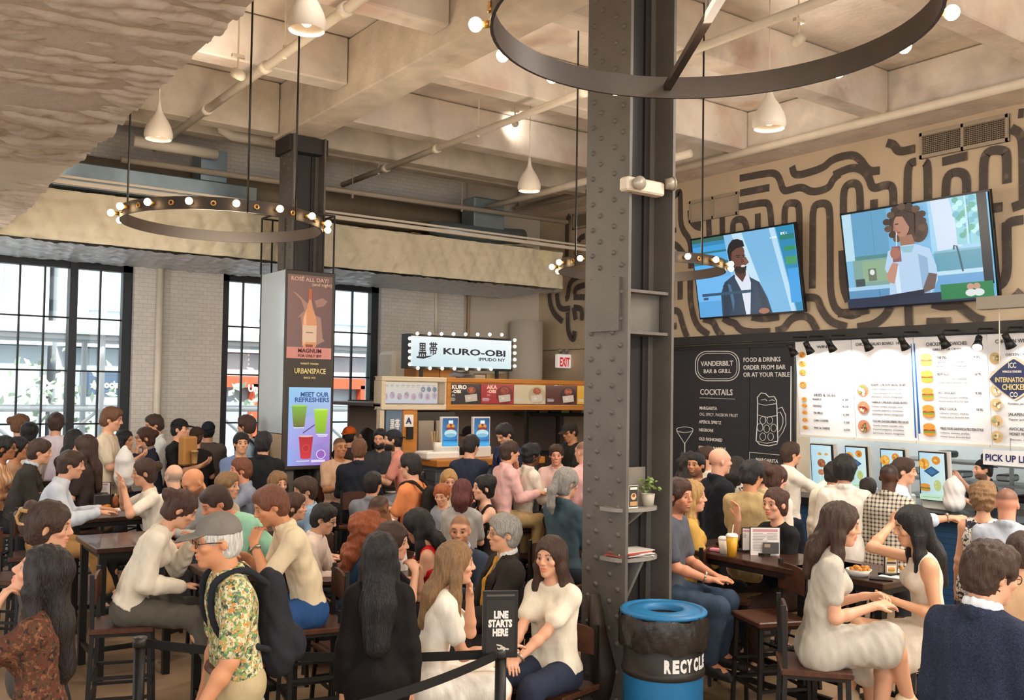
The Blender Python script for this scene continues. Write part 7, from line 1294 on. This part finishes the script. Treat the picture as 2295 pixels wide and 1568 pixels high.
P_('short person with dark hair| between the white shirt and the checked shirt', (1945, 1096), 178, d=9.6, h=FH, sc=.9, hair=('short', 'dk', .02), top=('tee', '#5a4a42'))
P_('dark skinned man in checked shirt| back turned in the queue', (1993, 1070), 165, d=8.3, h=MH, hair=('buzz', 'bk'), top=('shirt', '#c9bda9', 1.9, checkm), bot=('pants', '#2b2b2e'), skin='#4f3324')
P_('man in white and blue shirt| reaching out beside the last screen', (2026, 1056), 88, d=8.8, h=MH, head=(4, 0, 0), hair=('crop', 'br'), top=('shirt', '#c9d3e4', 1.15), R=(-.02, .44, -.16, .4), L=(.0, .40, -.2, .4), watch=1)
P_('kitchen worker in black cap and black shirt| behind the chicken counter', (2203, 1052), -70, d=10.6, h=MH, hair=('short', 'dk'), cap=('#1c1c1e', 'back'), beard=(.8, 'dk'), top=('shirt', '#202227', 1.0), L='fold', R=(.35, .1, .05))
P_('woman with curly ash hair and flowered sleeveless top| on the right', (2205, 1118), 172, d=7.3, h=MH, sex='f', sc=.95, hair=('curly', 'sb', .024), top=('tank', '#e9e4da', floral_bw), bot=('pants', '#33343a'))
P_('man with cropped hair and grey blue shirt| right of the flowered top', (2257, 1130), 176, d=6.7, h=MH, sc=.96, hair=('buzz', 'br'), top=('shirt', '#a9afb9'), bot=('pants', '#3b3c42'), skin='#d5967a')
# ---------------------------------------------------------------- stools, chairs, tables, things on the tables
def make_seat(name, seat, back):
    t = thing(name, name, 'chair'); s = .19
    MB().box((0, 0, seat-.02), (.40, .40, .04), bev=.008).build('seat', WOODB, t)
    for sx in (-1, 1):
        MB().bar((sx*.17, .17, seat-.04), (sx*.19, .19, 0), .026).build('leg', BLACKM, t)
        MB().bar((sx*.175, -.185, seat+back), (sx*.175, -.175, seat-.04), .026).bar((sx*.175, -.175, seat-.03), (sx*.19, -.20, 0), .026).build('leg', BLACKM, t)
    for nm, zs in (('seat_frame', (seat-.05,)),)+((('foot_rail', (.28,)), ('side_rail', (.42,))) if seat > .6 else (('foot_rail', (.2,)),)):
        f = MB()
        for z in zs:
            for a, b in (((-.17, .17), (.17, .17)), ((-.17, -.17), (.17, -.17)), ((-.17, -.17), (-.17, .17)), ((.17, -.17), (.17, .17))): k = 1.08 if z < seat-.1 else 1; f.bar((a[0]*k, a[1]*k, z), (b[0]*k, b[1]*k, z), .02)
        f.build(nm, BLACKM, t)
    pts = [(-.17, 0), (.17, 0), (.17, .17), (.10, .185), (0, .19), (-.10, .185), (-.17, .17)]
    MB().prism(pts, -.009, .009, Matrix(((1, 0, 0), (0, 0, 1), (0, 1, 0))), (0, -.17, seat+back-.2)).build('backrest', WOODB, t); return t
stool0 = make_seat('bar_stool', .75, .36); chair0 = make_seat('low_chair', .47, .40)
used = set()
def put_seat(kind, label, xy, az, seat=None, group=None):
    src = stool0 if kind == 'stool' else chair0; base = .75 if kind == 'stool' else .47
    o = src if kind not in used else copy_tree(src); used.add(kind); o.location = (xy[0], xy[1], 0); o.rotation_euler = (0, 0, az); tag(o, label, 'bar stool' if kind == 'stool' else 'chair', group)
    zb = .16 if xy[0] < 4.3 and xy[1] > 9.6 else 0; o.location.z = zb; o.scale = (1, 1, ((seat or base)-zb)/base); return o
for kind, who, p, az, seat in SEATS:
    q = p+Vector((math.sin(az), -math.cos(az), 0))*.03
    w = who.split(); put_seat(kind if seat > .58 else 'chair', ('bar stool' if seat > .58 else 'low chair')+' under the '+' '.join(w[:12]), q, az, seat-.015, 'bar stools with people on them' if seat > .58 else 'low chairs with people on them')
def face_az(pos, face): dc = -Vector((pos.x, pos.y)).normalized(); rv = Vector((-dc.y, dc.x)); fv = dc*math.cos(R_(face))+rv*math.sin(R_(face)); return math.atan2(-fv.x, fv.y)
for kind, lb, x, y, z, face in (('stool', 'empty bar stool with wooden back right of the kiosk foot', 745, 1140, .75, 150), ('stool', 'empty bar stool in front of the black tee woman at the right table', 1726, 1378, .75, -60), ('stool', 'empty bar stool at the left edge behind the claw hair woman', 20, 1290, .75, 60),
        ('chair', 'empty low chair nearest the denim jacket woman', 1192, 1238, .47, -35), ('chair', 'empty low chair second from the denim jacket woman', 1235, 1262, .47, -30), ('chair', 'empty low chair touching the left side of the near column', 1292, 1290, .47, -20), ('stool', 'empty bar stool with a navy jacket hung on its back', 1153, 1175, .75, 100), ('stool', 'empty dark bar stool behind the cream polo man', 742, 1290, .75, -95), ('stool', 'empty bar stool beside the black cap man', 455, 1085, .8, 10), ('stool', 'empty bar stool in front of the grey dress stool', 1640, 1330, .75, 70)):
    p = at_Z(x, y, z); put_seat(kind, lb, p, face_az(p, face), z)
jp = at_Z(1153, 1175, .75); ja = face_az(jp, 100); bx = Vector((math.sin(ja), -math.cos(ja), 0)); jk = MB(); c = jp+bx*.2; sd = Vector((math.cos(ja), math.sin(ja), 0))
jk.tube([c+Vector((0, 0, .40))-sd*.0, c+bx*.04+Vector((0, 0, .15)), c+bx*.05+Vector((0, 0, -.2)), c+bx*.04+Vector((0, 0, -.32))], [.10, .17, .19, .17], 14); tag(jk.build('navy_jacket', cloth('#2b3347')), 'navy jacket hung over the back of a stool', 'jacket')
# tables
def table(label, c, z, sx, sy, rz=0, legs=4, top=None):
    t = thing('high_table' if z > .9 else 'low_table', label, 'table', (c[0], c[1], 0)); A = Matrix.Rotation(rz, 3, 'Z'); P = lambda x, y, zz: Vector((c[0], c[1], 0))+A@Vector((x, y, zz))
    MB().box((c[0], c[1], z-.022), (sx, sy, .044), rz, bev=.006).build('tabletop', top or WOODD, t); f = MB(); ix, iy = sx/2-.06, sy/2-.06
    for a, b in (((-ix, -iy), (ix, -iy)), ((-ix, iy), (ix, iy)), ((-ix, -iy), (-ix, iy)), ((ix, -iy), (ix, iy))): f.bar(P(*a, z-.07), P(*b, z-.07), .04)
    f.build('apron', BLACKM, t); MB().bar(P(-ix, 0, .18), P(ix, 0, .18), .035).bar(P(-ix, -iy, .18), P(-ix, iy, .18), .035).bar(P(ix, -iy, .18), P(ix, iy, .18), .035).build('foot_bar', BLACKM, t)
    for a in (-ix, ix):
        for b in (-iy, iy): MB().bar(P(a, b, z-.05), P(a, b, 0), .055).build('leg', BLACKM, t)
    return t
def ctr_of(x, y, z, dx=0, dy=0): p = at_Z(x, y, z); return (p.x+dx, p.y+dy, z)
TB = {}
def tab(k, label, x, y, z, sx, sy, dx=0, dy=0, rz=0, top=None): c = ctr_of(x, y, z, dx, dy); TB[k] = c; table(label, c, z, sx, sy, rz, top=top)
tab('R1', 'small dark wood high table between the grey dress and the cream dress', 1980, 1308, 1.07, .62, .74, .31, .37)
tab('R2', 'long dark wood high table in front of the black tee woman', 1828, 1286, 1.07, .62, 1.45, .31, .74)
tab('L1', 'dark wood high table where the cream sweater and cream polo eat', 552, 1270, 1.05, .62, .62)
tab('L2', 'empty dark high table with pale reflections on the left', 283, 1207, 1.05, .62, .75)
tab('L3', 'dark high table of the light blue shirt and the white tee woman', 268, 1148, 1.06, 1.0, .62)
tab('L4', 'dark high table behind the mint polo man', 572, 1180, 1.05, .62, .62)
tab('L5', 'dark high table by the left window', 40, 1075, 1.15, .9, .6); tab('L6', 'dark high table in front of the black tee and brown cap', 505, 1064, 1.15, .9, .6)
tab('C1', 'low dark table of the gold tie man and the lace dress', 1143, 1384, .74, .62, .62, 0, .05)
tab('C2', 'low dark table with sauce bottles behind the lace dress', 958, 1284, .74, .75, .7)
tab('C3', 'dark table of the children in the middle', 1035, 1168, .98, .9, .62); tab('C4', 'dark high table of the pink shirts near the column', 1222, 1092, 1.05, .62, .9)
tab('C5', 'dark high table of the salmon tee near the stall pillar', 842, 1080, 1.12, .62, .62); tab('C6', 'dark high table of the orange tee and the grey shirt', 880, 1105, 1.02, .7, .62)
# small things on the tables
PAPER = M('paper_white', '#ece7dd', .7); KRAFT = M('food_bowl_kraft', '#c9a06a', .7); FOODM = M('food_mix', '#c87f35', .7, var=.5, scale=60, var2=[('#7d9a3a', 50, .58, .8), ('#e6c46a', 40, .62, .8)])
def on(x, y, z): p = at_Z(x, y, z); return p
def food_bowl(label, x, y, z, r=.09, m=None):
    p = on(x, y, z); t = thing('food_bowl', label, 'bowl', p); MB().lathe([(.001, 0), (r*.7, 0), (r, r*.55), (r*.96, r*.55), (r*.7, r*.1), (.001, r*.1)], p, 22).build('bowl', m or KRAFT, t); fm = MB(); rg = random.Random(x)
    for i in range(22): a, q = rg.uniform(0, 6.28), r*.8*rg.random()**.5; fm.ball(p+Vector((q*math.cos(a), q*math.sin(a), r*.45+rg.uniform(0, .015))), rg.uniform(.012, .022), 6)
    fm.build('food', FOODM, t)
def tray(label, x, y, z, w=.32, d=.24, rz=.2, m=None):
    p = on(x, y, z); t = thing('food_paper', label, 'paper', p, 0); g = MB().box((p.x, p.y, p.z+.004), (w, d, .006), rz).build('sheet', m or PAPER, t)
def cupt(label, x, y, z, c='#e9e0cf', lid='#f2efe8', h=.13, r=.042, straw=None, clear=None):
    p = on(x, y, z); t = thing('drink_cup', label, 'cup', p); MB().lathe([(.001, 0), (r*.75, 0), (r, h), (r*.94, h), (.001, h*.96)], p, 20).build('cup', M('cup_'+c[1:], c, .4), t); MB().lathe([(r*1.04, h), (r*1.04, h+.01), (r*.8, h+.022), (.001, h+.024)], p, 20).build('lid', M('lid_'+lid[1:], lid, .3), t)
    if straw: MB().seg(p+Vector((0, 0, h)), p+Vector((.015, 0, h+.09)), .004, n=6).build('straw', M('straw_'+straw[1:], straw, .4), t)
def bottle(label, x, y, z, c, cap, h=.19, r=.03):
    p = on(x, y, z); t = thing('sauce_bottle', label, 'bottle', p); MB().lathe([(.001, 0), (r, 0), (r, h*.62), (r*.8, h*.75), (r*.35, h*.82), (r*.35, h*.86)], p, 18).build('bottle_body', M('bottle_'+c[1:], c, .35), t); MB().lathe([(r*.4, h*.85), (r*.3, h*.92), (r*.1, h), (.001, h)], p, 14).build('cap', M('cap_'+cap[1:], cap, .35), t)
def menu_stand(label, x0, y0, x1, y1, z, shapes):
    a = on(x0, y1, z); b = at_d(x1, y1, px(a)[2]); u = Vector((b.x-a.x, b.y-a.y, 0)); H_ = (y1-y0)/FPX*px(a)[2]; n = Vector((u.y, -u.x, 0)).normalized(); o = a+Vector((0, 0, H_)); t = thing('menu_stand', label, 'menu', a+u*.5)
    board(MB(), o, u, Vector((0, 0, -H_)), .012, n, .006).build('holder', BLACKM, t); pic('menu_print', o+n*.001, u, Vector((0, 0, -H_)), shapes, PRINT, t); MB().box(tuple(a+u*.5-n*.03+Vector((0, 0, .008))), (.12, .10, .016)).build('foot', BLACKM, t)
mshape = [Q_(0, 0, 1, 1, '#e6dcd4'), Q_(.07, .05, .86, .10, '#c58f95'), *[Q_(.08, .2+.055*i, .34+.05*((i*7) % 4), .018, '#8d8480') for i in range(12)], *[Q_(.55, .2+.05*i, .36, .016, '#8d8480') for i in range(5)], Q_(.40, .52, .56, .42, '#4a4644'), Q_(.46, .58, .2, .12, '#a58a72')]
menu_stand('printed menu in a black stand on the right table', 1682, 1182, 1747, 1243, 1.07, mshape); menu_stand('printed menu in a black stand on the far left table', 168, 1080, 246, 1122, 1.06, mshape); menu_stand('thin menu card edge beside the stand on the right table', 1664, 1184, 1680, 1236, 1.07, mshape[:6])
p = on(226, 1138, 1.06); tag(MB().box((p.x, p.y, p.z+.07), (.16, .12, .14), bev=.01).build('napkin_box', M('napkin_black', '#2b2725', .4)), 'black napkin box beside the left menu stand', 'box')
menu_stand('small tent card with burger picture on the right table', 1984, 1238, 2010, 1290, 1.07, [Q_(0, 0, 1, 1, '#b9a893'), *burger(.5, .25, .3, .12), Q_(.1, .4, .8, .08, '#3a3330'), Q_(.1, .55, .8, .3, '#e0d2bd'), *burger(.5, .72, .3, .1)])
cupt('white paper cup beside the yellow drink on the right table', 1622, 1240, 1.07, '#ece4d4', '#e9e4da', .11); cupt('clear cup of yellow drink on the right table', 1640, 1246, 1.07, '#d9a12c', '#efe9dc', .15, .045, '#e8dfce'); cupt('tall green water bottle on the middle table', 1036, 1167, .98, '#8fa05a', '#d0a93c', .24, .04)
tag(MB().box(tuple(on(1605, 1235, 1.07)+Vector((0, 0, .012))), (.07, .10, .022), .3, bev=.005).build('sugar_caddy', M('pink_box', '#d98a98', .5)), 'pink packet box on the right table', 'box')
bottle('red sauce bottle on the low table behind the lace dress', 930, 1287, .74, '#b3261f', '#d8d2c4'); bottle('yellow mustard bottle on the low table behind the lace dress', 940, 1292, .74, '#d9a521', '#d9a521'); bottle('brown jar beside the left napkin box', 258, 1138, 1.06, '#8a4a22', '#c9a24a', .15, .03)
food_bowl('bowl of food in front of the cream sweater woman', 520, 1282, 1.05, .10); food_bowl('salad bowl on the low table of the gold tie man', 1172, 1380, .74, .085, M('bowl_white', '#e6e2da', .4)); food_bowl('paper bowl of food in front of the light blue shirt', 228, 1146, 1.06, .08, PAPER); food_bowl('bowl of noodles in front of the grey dress', 1925, 1290, 1.07, .085, M('bowl_white', '#e6e2da')); food_bowl('bowl of greens in front of the cream dress', 2040, 1292, 1.07, .08, M('bowl_white', '#e6e2da'))
tray('white food wrapper in front of the cream polo man', 580, 1262, 1.05); tray('spread white wrapper on the right table before the cream dress', 2020, 1290, 1.07, .3, .2); tray('white bread wrapper on the far left table', 288, 1140, 1.06, .3, .2); tray('white paper sheet on the low table behind the lace dress', 975, 1272, .74, .34, .26); tray('white menu sheet in the middle of the hall beside the children', 905, 1102, 1.02, .4, .26); tray('white wrapper before the pink shirts near the column', 1222, 1088, 1.05); tray('white wrapper on the table of the salmon tee', 850, 1078, 1.12)
tag(MB().box(tuple(on(1975, 1299, 1.07)+Vector((0, 0, .006))), (.08, .15, .009), .5, bev=.003).build('phone', BLACKM), 'black phone lying at the corner of the right table', 'phone')
# coffee cup and paper bag carried by the black cap man, white bag held by the tall man
def held(label, nm, x, y, d, mk, cat): p = at_d(x, y, d); o = mk(p); tag(o, label, cat); return o
held('brown paper bag held by the man in black cap', 'paper_bag', 421, 1010, 11.0, lambda p: MB().box(p, (.20, .12, .34), .4, bev=.02).build('paper_bag', M('kraft_paper', '#a9773f', .8, bump=.3)), 'bag')
held('paper coffee cup in front of the black cap man', 'coffee_cup', 436, 1024, 10.93, lambda p: MB().lathe([(.03, -.07), (.04, .06), (.042, .06), (.042, .075), (.001, .08)], p, 16).build('coffee_cup', M('cup_tan', '#b98d5c', .5)), 'cup')
def carrier(p, q_=1, nm='carrier_bag'):
    F = Field(); F.chain([p+V3(0, 0, .16)*q_, p+V3(0, 0, .06)*q_, p-V3(0, 0, .10)*q_], [.035*q_, .10*q_, .12*q_], .03, (V3(1, 0, 0), .75)); V, Fc = F.mesh(.012); return npmesh(nm, crumple(V, Fc, .011*q_, 6, 4), Fc, M('plastic_white', '#e3e0dc'))
held('white carrier bag on the counter beside the last order screen', 'carrier_bag', 2138, 1118, 9.75, lambda p: carrier(np.array((10.24, at_X(2138, 1118, 10.24).y, 1.245))), 'bag')
held('white plastic bag hanging from the tall man in white tee', 'plastic_bag', 279, 1043, 10.7, lambda p: carrier(np.array(p), 1.15, 'plastic_bag'), 'bag')
